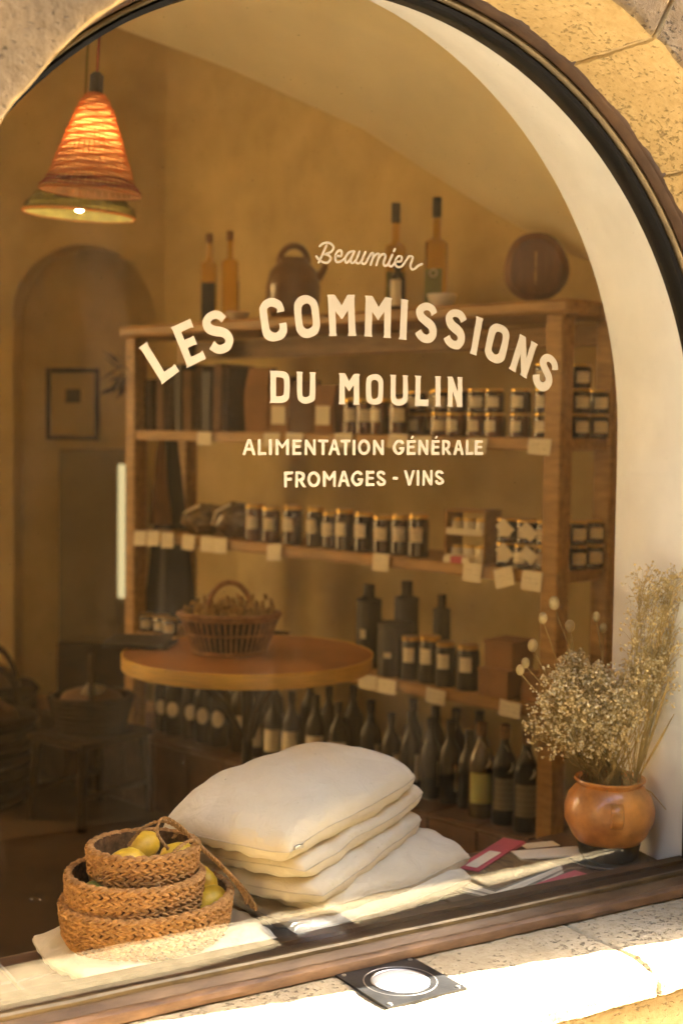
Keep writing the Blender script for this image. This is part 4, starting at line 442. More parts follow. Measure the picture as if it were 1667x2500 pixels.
('beaumier','B~',[[[1.1822,0.2741],[1.1832,0.2741],[1.1845,0.2742],[1.186,0.2742],[1.1875,0.2741],[1.1887,0.274],[1.1899,0.2737],[1.1912,0.2733],[1.1924,0.2728],[1.1933,0.2723],[1.194,0.2719],[1.1943,0.2714],[1.1946,0.2708],[1.1948,0.2701],[1.1948,0.2694],[1.1947,0.2688],[1.1944,0.2681],[1.1939,0.2673],[1.1933,0.2665],[1.1925,0.2658],[1.1918,0.2653],[1.1911,0.2649],[1.1902,0.2646],[1.1892,0.2644],[1.1881,0.2643],[1.1869,0.2643],[1.1856,0.2644],[1.1842,0.2646],[1.1827,0.2649],[1.1813,0.2653],[1.18,0.2657],[1.1791,0.2661],[1.1782,0.2666],[1.1774,0.2672],[1.1766,0.2679],[1.1757,0.2686],[1.1748,0.2694],[1.1739,0.2703],[1.173,0.2712],[1.1722,0.272],[1.1716,0.2725],[1.1702,0.2731],[1.1686,0.2726],[1.1678,0.2714],[1.1683,0.2701],[1.1688,0.2695],[1.1696,0.2687],[1.1706,0.2677],[1.1716,0.2667],[1.1726,0.2659],[1.1735,0.2651],[1.1744,0.2644],[1.1755,0.2637],[1.1767,0.263],[1.178,0.2623],[1.1796,0.2618],[1.1812,0.2614],[1.183,0.261],[1.1848,0.2607],[1.1865,0.2606],[1.1881,0.2606],[1.1897,0.2608],[1.1912,0.2611],[1.1927,0.2616],[1.1941,0.2623],[1.1954,0.2633],[1.1966,0.2644],[1.1976,0.2656],[1.1984,0.2668],[1.1989,0.2681],[1.1991,0.2695],[1.1991,0.2708],[1.1988,0.2721],[1.1982,0.2733],[1.1973,0.2744],[1.196,0.2754],[1.1946,0.2761],[1.1931,0.2767],[1.1915,0.2772],[1.1899,0.2776],[1.1882,0.2778],[1.1864,0.2779],[1.1848,0.2779],[1.1834,0.2778],[1.1825,0.2778],[1.1809,0.2773],[1.1802,0.276],[1.1807,0.2747]]]),
('beaumier','e',[[[1.208,0.2729],[1.2092,0.2729],[1.211,0.2728],[1.2132,0.2727],[1.2155,0.2729],[1.2178,0.2736],[1.2194,0.2752],[1.2201,0.2769],[1.2205,0.2786],[1.2206,0.2801],[1.2206,0.2813],[1.2204,0.2824],[1.22,0.2835],[1.2194,0.2844],[1.2186,0.2851],[1.2177,0.2856],[1.2166,0.286],[1.2155,0.2862],[1.2141,0.2862],[1.2127,0.286],[1.2112,0.2854],[1.21,0.2846],[1.2088,0.2836],[1.2077,0.2824],[1.2067,0.2812],[1.2058,0.2798],[1.2051,0.2784],[1.2045,0.2769],[1.204,0.2754],[1.2037,0.2738],[1.2035,0.2724],[1.2035,0.271],[1.2037,0.2697],[1.204,0.2684],[1.2044,0.2673],[1.205,0.2662],[1.2057,0.2653],[1.2065,0.2645],[1.2075,0.2638],[1.2087,0.2633],[1.21,0.2631],[1.2114,0.263],[1.2127,0.2632],[1.2142,0.2635],[1.2156,0.264],[1.2171,0.2647],[1.2188,0.2657],[1.2207,0.267],[1.2225,0.2683],[1.2241,0.2694],[1.2251,0.2702],[1.2259,0.2715],[1.2255,0.2728],[1.224,0.2734],[1.2224,0.2729],[1.2213,0.2722],[1.2198,0.271],[1.218,0.2697],[1.2164,0.2686],[1.215,0.2678],[1.214,0.2673],[1.213,0.267],[1.2122,0.2668],[1.2115,0.2667],[1.2109,0.2668],[1.2104,0.2668],[1.21,0.267],[1.2096,0.2673],[1.2092,0.2676],[1.2088,0.2681],[1.2085,0.2688],[1.2082,0.2696],[1.208,0.2705],[1.2079,0.2715],[1.2079,0.2725],[1.208,0.2736],[1.2083,0.2748],[1.2087,0.2761],[1.2091,0.2774],[1.2097,0.2784],[1.2103,0.2794],[1.2111,0.2803],[1.2119,0.2812],[1.2128,0.2819],[1.2134,0.2823],[1.2137,0.2825],[1.2141,0.2825],[1.2146,0.2825],[1.215,0.2824],[1.2154,0.2823],[1.2156,0.2822],[1.2159,0.282],[1.216,0.2817],[1.2162,0.2814],[1.2162,0.2809],[1.2162,0.28],[1.2161,0.2787],[1.2159,0.2776],[1.2156,0.2768],[1.2155,0.2766],[1.215,0.2765],[1.2135,0.2764],[1.2116,0.2765],[1.2097,0.2766],[1.2084,0.2766],[1.2068,0.2761],[1.206,0.2748],[1.2065,0.2735]]]),
('beaumier','a',[[[1.2428,0.2865],[1.2419,0.2865],[1.2404,0.2865],[1.2387,0.2864],[1.2368,0.2861],[1.2349,0.2856],[1.2333,0.2849],[1.2317,0.284],[1.2302,0.283],[1.2289,0.2818],[1.2276,0.2806],[1.2265,0.2792],[1.2254,0.2777],[1.2244,0.2761],[1.2236,0.2745],[1.223,0.273],[1.2227,0.2715],[1.2227,0.27],[1.2228,0.2687],[1.2231,0.2675],[1.2235,0.2664],[1.2242,0.2655],[1.225,0.2646],[1.2262,0.2639],[1.2276,0.2635],[1.2292,0.2636],[1.2307,0.2642],[1.2319,0.265],[1.2329,0.2659],[1.2338,0.2669],[1.2348,0.268],[1.2357,0.2691],[1.2368,0.2704],[1.2378,0.2719],[1.2388,0.2734],[1.2399,0.2749],[1.2409,0.2768],[1.242,0.2788],[1.243,0.2808],[1.2439,0.2826],[1.2445,0.2838],[1.2445,0.2852],[1.2434,0.2862],[1.2417,0.2861],[1.2405,0.285],[1.2398,0.2838],[1.239,0.2821],[1.238,0.2801],[1.2369,0.2781],[1.236,0.2764],[1.235,0.275],[1.2341,0.2736],[1.2331,0.2723],[1.2322,0.2711],[1.2313,0.27],[1.2304,0.2691],[1.2296,0.2682],[1.2289,0.2675],[1.2284,0.2672],[1.2284,0.2671],[1.2285,0.2672],[1.2284,0.2672],[1.2281,0.2674],[1.2278,0.2677],[1.2275,0.2681],[1.2273,0.2687],[1.2271,0.2695],[1.227,0.2704],[1.2271,0.2713],[1.2273,0.2723],[1.2277,0.2734],[1.2284,0.2747],[1.2292,0.2761],[1.2301,0.2773],[1.231,0.2784],[1.232,0.2794],[1.2331,0.2803],[1.2342,0.2811],[1.2353,0.2817],[1.2364,0.2822],[1.2375,0.2825],[1.2388,0.2827],[1.2403,0.2827],[1.2417,0.2828],[1.2427,0.2828],[1.2443,0.2834],[1.245,0.2848],[1.2443,0.2861]]]),
('beaumier','a~',[[[1.2404,0.285],[1.2396,0.2833],[1.2382,0.2807],[1.2368,0.2778],[1.2354,0.275],[1.2345,0.2727],[1.2339,0.2711],[1.2335,0.2698],[1.2334,0.2687],[1.2335,0.2676],[1.2339,0.2666],[1.2346,0.2656],[1.2356,0.2647],[1.2367,0.2641],[1.238,0.2637],[1.2394,0.2636],[1.2407,0.2638],[1.2419,0.2642],[1.2431,0.2648],[1.2443,0.2656],[1.2454,0.2666],[1.2465,0.2678],[1.2475,0.2692],[1.2486,0.2708],[1.2496,0.2725],[1.2506,0.2743],[1.2517,0.2764],[1.2527,0.2788],[1.2537,0.2812],[1.2545,0.2833],[1.2551,0.2847],[1.255,0.2861],[1.2538,0.287],[1.2521,0.2868],[1.251,0.2857],[1.2504,0.2842],[1.2495,0.2822],[1.2486,0.2798],[1.2475,0.2775],[1.2466,0.2755],[1.2457,0.2739],[1.2447,0.2724],[1.2438,0.271],[1.2429,0.2698],[1.2421,0.2688],[1.2414,0.2682],[1.2408,0.2678],[1.2403,0.2675],[1.2399,0.2674],[1.2396,0.2674],[1.2393,0.2674],[1.2388,0.2675],[1.2384,0.2677],[1.2381,0.268],[1.2379,0.2682],[1.2378,0.2685],[1.2378,0.2689],[1.2379,0.2694],[1.2381,0.2704],[1.2386,0.2718],[1.2395,0.2738],[1.2408,0.2766],[1.2423,0.2794],[1.2436,0.282],[1.2445,0.2838],[1.2445,0.2852],[1.2434,0.2862],[1.2417,0.2861]]]),
('beaumier','u',[[[1.251,0.2858],[1.25,0.2838],[1.2486,0.281],[1.2471,0.2777],[1.2457,0.2746],[1.2447,0.2722],[1.2442,0.2704],[1.244,0.269],[1.2441,0.2678],[1.2445,0.2668],[1.245,0.2658],[1.2459,0.265],[1.2472,0.2643],[1.2484,0.2639],[1.2498,0.2638],[1.2511,0.2638],[1.2523,0.2641],[1.2535,0.2645],[1.2546,0.2652],[1.2557,0.2661],[1.2567,0.2671],[1.2577,0.2684],[1.2586,0.2699],[1.2595,0.2716],[1.2605,0.2733],[1.2614,0.275],[1.2624,0.277],[1.2636,0.2793],[1.2647,0.2815],[1.2656,0.2835],[1.2663,0.2848],[1.2663,0.2862],[1.2651,0.2872],[1.2634,0.2871],[1.2622,0.286],[1.2615,0.2847],[1.2606,0.2827],[1.2595,0.2805],[1.2584,0.2783],[1.2573,0.2763],[1.2564,0.2746],[1.2555,0.2729],[1.2546,0.2714],[1.2538,0.2701],[1.2531,0.2691],[1.2525,0.2684],[1.2519,0.268],[1.2515,0.2678],[1.2511,0.2676],[1.2507,0.2675],[1.2503,0.2675],[1.2498,0.2676],[1.2493,0.2677],[1.2489,0.2679],[1.2487,0.2681],[1.2486,0.2684],[1.2484,0.2687],[1.2484,0.2691],[1.2485,0.27],[1.2489,0.2714],[1.2498,0.2736],[1.2512,0.2766],[1.2527,0.2798],[1.2541,0.2826],[1.2551,0.2846],[1.2551,0.286],[1.2539,0.287],[1.2522,0.2869]]]),
('beaumier','u~',[[[1.2622,0.286],[1.2612,0.2841],[1.2598,0.2812],[1.2583,0.278],[1.2568,0.2749],[1.2559,0.2724],[1.2553,0.2705],[1.2552,0.269],[1.2553,0.2677],[1.2556,0.2667],[1.2561,0.2658],[1.257,0.2648],[1.2582,0.2642],[1.2594,0.2638],[1.2607,0.2637],[1.2619,0.2637],[1.2631,0.264],[1.2642,0.2644],[1.2653,0.2651],[1.2663,0.266],[1.2674,0.2671],[1.2684,0.2686],[1.2695,0.2704],[1.2706,0.2723],[1.2715,0.274],[1.2722,0.2751],[1.2723,0.2766],[1.2711,0.2776],[1.2694,0.2776],[1.2682,0.2765],[1.2675,0.2754],[1.2666,0.2737],[1.2656,0.2719],[1.2645,0.2702],[1.2637,0.269],[1.2631,0.2683],[1.2626,0.2679],[1.2621,0.2676],[1.2618,0.2675],[1.2614,0.2674],[1.2611,0.2674],[1.2607,0.2674],[1.2603,0.2675],[1.2601,0.2676],[1.26,0.2678],[1.2598,0.2682],[1.2597,0.2686],[1.2596,0.2692],[1.2597,0.2701],[1.2601,0.2716],[1.261,0.2738],[1.2624,0.2768],[1.2639,0.28],[1.2653,0.2828],[1.2663,0.2848],[1.2663,0.2863],[1.2651,0.2872],[1.2634,0.2871]]]),
('beaumier','m',[[[1.27,0.2713],[1.2708,0.2725],[1.2718,0.2743],[1.273,0.2763],[1.2742,0.2782],[1.2752,0.2797],[1.276,0.2807],[1.2767,0.2816],[1.2774,0.2823],[1.2779,0.2828],[1.2782,0.283],[1.278,0.2829],[1.2778,0.2829],[1.2779,0.2828],[1.2783,0.2826],[1.2788,0.2825],[1.2805,0.2825],[1.2818,0.2836],[1.2818,0.285],[1.2807,0.286],[1.2804,0.2861],[1.2799,0.2863],[1.279,0.2866],[1.2775,0.2866],[1.2761,0.2861],[1.275,0.2854],[1.2741,0.2846],[1.2732,0.2837],[1.2723,0.2826],[1.2714,0.2814],[1.2703,0.2798],[1.2691,0.2778],[1.2679,0.2758],[1.2668,0.274],[1.2661,0.2728],[1.2659,0.2714],[1.267,0.2703],[1.2687,0.2703]]]),
('beaumier','m~',[[[1.2775,0.2842],[1.2774,0.2833],[1.2774,0.2821],[1.2773,0.2806],[1.2771,0.279],[1.2768,0.2773],[1.2762,0.2751],[1.2753,0.2724],[1.2743,0.2696],[1.2734,0.2672],[1.2728,0.2655],[1.273,0.264],[1.2743,0.2632],[1.276,0.2635],[1.2771,0.2646],[1.2777,0.2663],[1.2786,0.2688],[1.2796,0.2716],[1.2805,0.2744],[1.2812,0.2768],[1.2816,0.2788],[1.2818,0.2806],[1.2819,0.2822],[1.2819,0.2834],[1.282,0.2843],[1.2814,0.2856],[1.2798,0.2861],[1.2782,0.2855]]]),
('beaumier','m~',[[[1.2807,0.2749],[1.2814,0.2758],[1.2823,0.277],[1.2833,0.2783],[1.2843,0.2795],[1.2852,0.2804],[1.286,0.2811],[1.2868,0.2817],[1.2875,0.2821],[1.2882,0.2824],[1.2886,0.2826],[1.2886,0.2826],[1.2887,0.2825],[1.289,0.2824],[1.2895,0.2821],[1.2899,0.2819],[1.2916,0.2818],[1.293,0.2828],[1.2933,0.2842],[1.2922,0.2853],[1.2919,0.2854],[1.2914,0.2857],[1.2905,0.2861],[1.2892,0.2863],[1.2877,0.2862],[1.2865,0.2858],[1.2853,0.2852],[1.2842,0.2846],[1.283,0.2838],[1.2819,0.2828],[1.2808,0.2816],[1.2796,0.2802],[1.2785,0.2788],[1.2776,0.2776],[1.277,0.2768],[1.2767,0.2754],[1.2776,0.2742],[1.2793,0.274]]]),
('beaumier','m~',[[[1.2888,0.2836],[1.2888,0.2828],[1.2888,0.2818],[1.2887,0.2806],[1.2885,0.2792],[1.2881,0.2776],[1.2874,0.2754],[1.2864,0.2727],[1.2854,0.2698],[1.2844,0.2673],[1.2837,0.2655],[1.2839,0.2641],[1.2852,0.2632],[1.2869,0.2635],[1.288,0.2646],[1.2887,0.2664],[1.2896,0.2689],[1.2907,0.2718],[1.2918,0.2746],[1.2925,0.277],[1.2929,0.2789],[1.2932,0.2805],[1.2933,0.2819],[1.2933,0.2829],[1.2933,0.2837],[1.2928,0.285],[1.2912,0.2855],[1.2896,0.2849]]]),
('beaumier','m~',[[[1.2924,0.2757],[1.293,0.2766],[1.294,0.2779],[1.2951,0.2793],[1.2961,0.2806],[1.297,0.2814],[1.2977,0.2819],[1.2985,0.2823],[1.2992,0.2826],[1.2998,0.2827],[1.3001,0.2827],[1.3003,0.2826],[1.3006,0.2824],[1.301,0.2821],[1.3013,0.2817],[1.3015,0.2813],[1.3015,0.2809],[1.3015,0.2802],[1.3013,0.2793],[1.301,0.2783],[1.3007,0.2774],[1.3003,0.2764],[1.2998,0.2754],[1.2991,0.2742],[1.2985,0.2728],[1.2981,0.2714],[1.298,0.2701],[1.2981,0.2688],[1.2984,0.2676],[1.2988,0.2665],[1.2994,0.2654],[1.3002,0.2645],[1.3013,0.2639],[1.3024,0.2635],[1.3037,0.2633],[1.3051,0.2633],[1.3066,0.2637],[1.3079,0.2643],[1.309,0.265],[1.3099,0.2656],[1.3105,0.2659],[1.3114,0.2671],[1.3111,0.2685],[1.3097,0.2693],[1.308,0.2689],[1.3073,0.2685],[1.3065,0.268],[1.3056,0.2675],[1.3049,0.2671],[1.3046,0.267],[1.3044,0.267],[1.3041,0.2671],[1.3037,0.2672],[1.3035,0.2674],[1.3033,0.2676],[1.303,0.268],[1.3028,0.2687],[1.3026,0.2695],[1.3025,0.2704],[1.3026,0.2711],[1.3028,0.2719],[1.3033,0.2729],[1.3039,0.274],[1.3045,0.2753],[1.3051,0.2765],[1.3054,0.2777],[1.3057,0.2788],[1.306,0.28],[1.3061,0.2812],[1.3059,0.2824],[1.3054,0.2836],[1.3046,0.2845],[1.3037,0.2854],[1.3025,0.2861],[1.301,0.2864],[1.2995,0.2864],[1.2981,0.2861],[1.2967,0.2856],[1.2953,0.285],[1.294,0.284],[1.2926,0.2828],[1.2914,0.2813],[1.2902,0.2798],[1.2893,0.2785],[1.2886,0.2776],[1.2883,0.2762],[1.2892,0.275],[1.2909,0.2749]]]),
('beaumier','i',[[[1.3104,0.2659],[1.3111,0.2671],[1.312,0.2687],[1.3131,0.2706],[1.3142,0.2726],[1.3153,0.2746],[1.3163,0.2766],[1.3175,0.2789],[1.3186,0.281],[1.3195,0.2829],[1.3201,0.2842],[1.3202,0.2857],[1.3189,0.2866],[1.3172,0.2865],[1.3159,0.2855],[1.3153,0.2841],[1.3144,0.2823],[1.3133,0.2801],[1.3122,0.2779],[1.3111,0.2759],[1.3101,0.274],[1.309,0.272],[1.3079,0.2701],[1.307,0.2685],[1.3063,0.2673],[1.3062,0.2659],[1.3073,0.2649],[1.3091,0.2649]]]),
('beaumier','i~',[[[1.316,0.2855],[1.3151,0.2837],[1.3137,0.2812],[1.3122,0.2783],[1.3109,0.2755],[1.3099,0.2731],[1.3094,0.2713],[1.3091,0.2697],[1.3091,0.2683],[1.3093,0.2671],[1.3098,0.266],[1.3106,0.2649],[1.3117,0.2641],[1.313,0.2635],[1.3143,0.2633],[1.3158,0.2633],[1.3172,0.2636],[1.3185,0.2642],[1.3196,0.2649],[1.3207,0.2657],[1.3217,0.2666],[1.3227,0.2678],[1.3236,0.269],[1.3244,0.2703],[1.3251,0.2714],[1.3256,0.2721],[1.3258,0.2736],[1.3247,0.2746],[1.3229,0.2747],[1.3216,0.2737],[1.3211,0.273],[1.3204,0.2719],[1.3197,0.2707],[1.3189,0.2697],[1.3182,0.2689],[1.3176,0.2683],[1.3168,0.2678],[1.3162,0.2673],[1.3157,0.2671],[1.3154,0.267],[1.3152,0.267],[1.3148,0.2671],[1.3144,0.2673],[1.3142,0.2674],[1.314,0.2677],[1.3138,0.2682],[1.3137,0.2689],[1.3137,0.2697],[1.3138,0.2709],[1.3142,0.2723],[1.3151,0.2744],[1.3164,0.2771],[1.3179,0.2799],[1.3192,0.2825],[1.3201,0.2842],[1.3202,0.2857],[1.319,0.2866],[1.3172,0.2866]]]),
('beaumier','i~',[[[1.3208,0.2955],[1.3205,0.2948],[1.32,0.2939],[1.3195,0.2929],[1.319,0.2919],[1.3187,0.2913],[1.3186,0.2898],[1.3198,0.2889],[1.3216,0.2889],[1.3228,0.29],[1.3232,0.2907],[1.3236,0.2916],[1.3242,0.2926],[1.3247,0.2936],[1.325,0.2942],[1.325,0.2957],[1.3238,0.2966],[1.3221,0.2966]]]),
('beaumier','e',[[[1.3256,0.2723],[1.3269,0.2723],[1.3288,0.2722],[1.3311,0.2722],[1.3335,0.2725],[1.3358,0.2732],[1.3375,0.2747],[1.3384,0.2764],[1.3389,0.278],[1.3392,0.2795],[1.3392,0.2807],[1.3391,0.2819],[1.3386,0.283],[1.3378,0.2839],[1.3369,0.2846],[1.3358,0.2851],[1.3346,0.2854],[1.3333,0.2856],[1.3319,0.2855],[1.3304,0.2852],[1.3289,0.2846],[1.3276,0.2837],[1.3265,0.2827],[1.3254,0.2816],[1.3244,0.2803],[1.3236,0.279],[1.323,0.2776],[1.3224,0.2761],[1.3221,0.2745],[1.3218,0.273],[1.3217,0.2716],[1.3219,0.2702],[1.3221,0.2689],[1.3226,0.2676],[1.3232,0.2664],[1.3241,0.2653],[1.3253,0.2644],[1.3266,0.2638],[1.328,0.2633],[1.3295,0.2631],[1.3311,0.2631],[1.3327,0.2633],[1.3344,0.2636],[1.3362,0.2642],[1.338,0.265],[1.3397,0.2661],[1.3413,0.2675],[1.3426,0.2691],[1.3439,0.2707],[1.3451,0.2724],[1.3463,0.2741],[1.3477,0.2759],[1.3492,0.2779],[1.3507,0.2799],[1.352,0.2817],[1.3529,0.2829],[1.3532,0.2843],[1.3521,0.2855],[1.3504,0.2856],[1.3489,0.2847],[1.348,0.2835],[1.3468,0.2817],[1.3453,0.2797],[1.3438,0.2777],[1.3424,0.2759],[1.3411,0.2742],[1.3399,0.2725],[1.3388,0.271],[1.3377,0.2697],[1.3367,0.2688],[1.3357,0.2681],[1.3345,0.2676],[1.3333,0.2672],[1.3321,0.267],[1.3311,0.2669],[1.3303,0.2669],[1.3295,0.267],[1.3288,0.2672],[1.3282,0.2675],[1.3277,0.2679],[1.3273,0.2684],[1.3269,0.2691],[1.3266,0.2699],[1.3264,0.2709],[1.3263,0.2719],[1.3264,0.2729],[1.3266,0.2742],[1.3269,0.2754],[1.3273,0.2766],[1.3278,0.2777],[1.3284,0.2786],[1.3291,0.2795],[1.3299,0.2804],[1.3306,0.2811],[1.3312,0.2815],[1.3317,0.2816],[1.3322,0.2817],[1.3328,0.2818],[1.3334,0.2817],[1.3338,0.2816],[1.334,0.2815],[1.3343,0.2813],[1.3345,0.2811],[1.3346,0.2808],[1.3346,0.2804],[1.3346,0.2796],[1.3344,0.2785],[1.3341,0.2774],[1.3337,0.2766],[1.3335,0.2764],[1.3328,0.2762],[1.3312,0.276],[1.3292,0.276],[1.3273,0.2761],[1.3259,0.2761],[1.3243,0.2755],[1.3235,0.2742],[1.324,0.2728]]]),
('beaumier','r',[[[1.3493,0.2781],[1.3498,0.2789],[1.3505,0.2802],[1.3513,0.2814],[1.3521,0.2823],[1.3525,0.2827],[1.353,0.2829],[1.354,0.283],[1.3551,0.2829],[1.3562,0.2828],[1.3567,0.2826],[1.3569,0.2825],[1.357,0.2824],[1.3571,0.2821],[1.3572,0.2816],[1.3571,0.281],[1.3567,0.28],[1.356,0.2786],[1.3551,0.2771],[1.3542,0.2754],[1.3535,0.2737],[1.3531,0.2723],[1.3527,0.2708],[1.3525,0.2694],[1.3525,0.268],[1.3527,0.2665],[1.3533,0.2652],[1.3541,0.2639],[1.3551,0.2628],[1.3564,0.2618],[1.3579,0.2611],[1.3596,0.2609],[1.3613,0.2612],[1.3627,0.2617],[1.364,0.2624],[1.3654,0.2632],[1.3669,0.2642],[1.3685,0.2655],[1.37,0.2668],[1.3715,0.268],[1.3728,0.2689],[1.3741,0.2696],[1.3756,0.2703],[1.3771,0.2708],[1.3785,0.2713],[1.3795,0.2717],[1.3808,0.2727],[1.3808,0.2742],[1.3796,0.2752],[1.3778,0.2752],[1.3769,0.2748],[1.3755,0.2743],[1.3738,0.2737],[1.372,0.2729],[1.3701,0.272],[1.3684,0.2708],[1.3668,0.2694],[1.3652,0.2681],[1.3638,0.2669],[1.3627,0.2661],[1.3616,0.2655],[1.3607,0.265],[1.3601,0.2648],[1.3598,0.2647],[1.3597,0.2647],[1.3593,0.2649],[1.3587,0.2654],[1.3581,0.2661],[1.3575,0.2669],[1.3572,0.2677],[1.3571,0.2684],[1.3571,0.2694],[1.3573,0.2705],[1.3576,0.2717],[1.358,0.2729],[1.3585,0.2742],[1.3593,0.2757],[1.3602,0.2773],[1.3611,0.2789],[1.3616,0.2804],[1.3618,0.2818],[1.3617,0.2831],[1.3612,0.2842],[1.3604,0.2852],[1.3591,0.286],[1.3577,0.2865],[1.356,0.2867],[1.3541,0.2868],[1.3522,0.2866],[1.3502,0.2859],[1.3485,0.2846],[1.3474,0.2831],[1.3464,0.2817],[1.3457,0.2804],[1.3452,0.2796],[1.345,0.2782],[1.3462,0.2771],[1.3479,0.2771]]])]

# ------------------------------------------------------------------ outside: street and house opposite
GZ = -1.55
FLOOR = -1.515
ob('ground', MB().grid(2, 2, lambda u, v: (-250+500*u, -400+650*v, GZ-.02)), M['asphalt'], smooth=False)['kind'] = 'structure'
ob('pavement', MB().bbox((-30,-1.25,GZ-.02), (40,-.24,GZ+.10), .015), M['paving'], smooth=False)['kind'] = 'structure'

house = thing('townhouse', 'long rendered house with grey shutters across the lane, faintly mirrored in the glass', 'house', (0,-3.0,GZ))
h_mb = MB()
wins = [(-5.2,.9),(-2.2,.9),(9.8,.9),(13.8,.9),(18.8,.9),(24.8,.9),(-4.2,3.1),(-1.2,3.1),(8.8,3.1),(12.8,3.1),(17.8,3.1),(22.8,3.1),(27.8,3.1)]
def wall_with_openings(x0, x1, z0, z1, ops, y0, y1):
    mb = MB(); xs = sorted({x0, x1, *[o[0] for o in ops], *[o[1] for o in ops]}); zs = sorted({z0, z1, *[o[2] for o in ops], *[o[3] for o in ops]})
    for a, b in zip(xs, xs[1:]):
        for c, d in zip(zs, zs[1:]):
            mx, mz = (a+b)/2, (c+d)/2
            if any(o[0] < mx < o[1] and o[2] < mz < o[3] for o in ops): continue
            mb.box((a, y0, c), (b, y1, d))
    return mb
ops = [(x, x+1.0, z, z+1.4) for x, z in wins] + [(-.6,.6,0,2.3)]
ob('wall', wall_with_openings(-9, 36, 0, 5.1, ops, -.4, 0), M['facade2'], house, smooth=False)
ob('roof', MB().add([(-9.3,.35,5.1),(36.3,.35,5.1),(36.3,-4,6.9),(-9.3,-4,6.9),(-9.3,.35,5.22),(36.3,.35,5.22),(36.3,-4,7.02),(-9.3,-4,7.02)],
   [(0,1,2,3),(4,5,6,7),(0,1,5,4),(1,2,6,5),(2,3,7,6),(3,0,4,7)]), M['terracotta'], house, smooth=False)
ob('door', MB().bbox((-.58,-.2,0), (.58,-.14,2.28)), M['wood_dark'], house, smooth=False)
for x, z in wins:
    w = ob('window', MB().box((x,-.22,z), (x+1,-.18,z+1.4)), M['dark_glass'], house, smooth=False)
    ob('window_bar', MB().box((x+.47,-.179,z), (x+.53,-.15,z+1.4)).box((x+.001,-.178,z+.74), (x+.469,-.152,z+.79)), M['paper'], w, smooth=False)
    for k in (-.52, 1.02):
        ob('shutter', MB().bbox((x+k,.004,z-.03), (x+k+.5,.045,z+1.43), .008), M['shutter'], house, smooth=False)

# ------------------------------------------------------------------ the stone shop front
CX, CZ = 1.2605, -.095
def lat(n, e):
    return [0.0, e] + [e+(1-2*e)*i/n for i in range(1, n)] + [1-e, 1.0]
def rough_block(fn, n, e, amp, sc, seed, pull=.35):
    """closed block with softened edges and an uneven dressed surface; fn maps (u,v,w) to space"""
    L = [lat(n[i], e[i]) for i in range(3)]; c = Vector(fn(.5,.5,.5)); ids = {}; vs_ = []; fs = []
    off = Vector((seed*7.3, seed*3.1, seed*1.7))
    def vid(i, j, k):
        key = (i,j,k)
        if key in ids: return ids[key]
        t = [L[0][i], L[1][j], L[2][k]]; ex = [a in (0.0, 1.0) for a in t]
        if sum(ex) >= 2:
            for a in range(3):
                if ex[a]: t[a] = t[a] + (e[a]*pull if t[a] == 0 else -e[a]*pull)*(1 if sum(ex) == 2 else 1.4)
        p = Vector(fn(*t)); q = p*sc + off
        p = p + noise.noise_vector(q)*amp + noise.noise_vector(q*3.7)*amp*.45 + noise.noise_vector(q*11)*amp*.22
        ids[key] = len(vs_); vs_.append(p); return ids[key]
    I, J, K = [len(x)-1 for x in L]
    for i in range(I):
        for j in range(J):
            for k in (0, K): fs.append((vid(i,j,k), vid(i+1,j,k), vid(i+1,j+1,k), vid(i,j+1,k)))
    for i in range(I):
        for k in range(K):
            for j in (0, J): fs.append((vid(i,j,k), vid(i+1,j,k), vid(i+1,j,k+1), vid(i,j,k+1)))
    for j in range(J):
        for k in range(K):
            for i in (0, I): fs.append((vid(i,j,k), vid(i,j+1,k), vid(i,j+1,k+1), vid(i,j,k+1)))
    return MB().add(vs_, fs)

facade = thing('stone_facade', 'pale limestone shop front wall with a round arched opening', 'wall', (0,0,0))
RI, RO, YF, YB = .835, 1.15, -.252, -.012
joints = [0, 20.5, 42.2, 61.3, 84, 109, 153, 180]
for i in range(len(joints)-1):
    a0, a1 = rad(joints[i]+.07), rad(joints[i+1]-.07)
    fn = lambda u, v, w, a0=a0, a1=a1: (CX+(RI+(RO-RI)*v)*math.cos(a0+(a1-a0)*u), YF+(YB-YF)*w, CZ+(RI+(RO-RI)*v)*math.sin(a0+(a1-a0)*u))
    o = ob('voussoir', rough_block(fn, (30,16,20), (.015,.03,.045), .0042, 22, i+1), M['stone'], facade)
    o.data.materials.append(M['stone_face'])          # outer face, weathered tone darkened further to stand for shade
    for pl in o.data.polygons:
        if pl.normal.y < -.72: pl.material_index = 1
for i in range(len(joints)):
    a = rad(joints[i]); d = .0025
    p = []
    for r in (RI+.004, RO):
        for s in (-1, 1):
            for y in (YF+.008, YB): p.append((CX+r*math.cos(a)-s*d*math.sin(a), y, CZ+r*math.sin(a)+s*d*math.cos(a)))
    ob('mortar_joint', MB().add(p, [(0,1,3,2),(4,6,7,5),(0,4,5,1),(2,3,7,6),(0,2,6,4),(1,5,7,3)]), M['mortar'], facade, smooth=False)
zj = [-.92, -.62, -.36, CZ-.003]
for side in (-1, 1):
    for i in range(3):
        xa, xb = (CX-RO, CX-RI) if side < 0 else (CX+RI, CX+RO)
        fn = lambda u, v, w, a=zj[i]+.003, b=zj[i+1]-.003, xa=xa, xb=xb: (xa+(xb-xa)*u, YF+(YB-YF)*w, a+(b-a)*v)
        o = ob('jamb_stone', rough_block(fn, (14,16,14), (.03,.03,.045), .004, 22, 20+i+side), M['stone'], facade)
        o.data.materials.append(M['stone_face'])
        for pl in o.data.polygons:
            if pl.normal.y < -.72: pl.material_index = 1
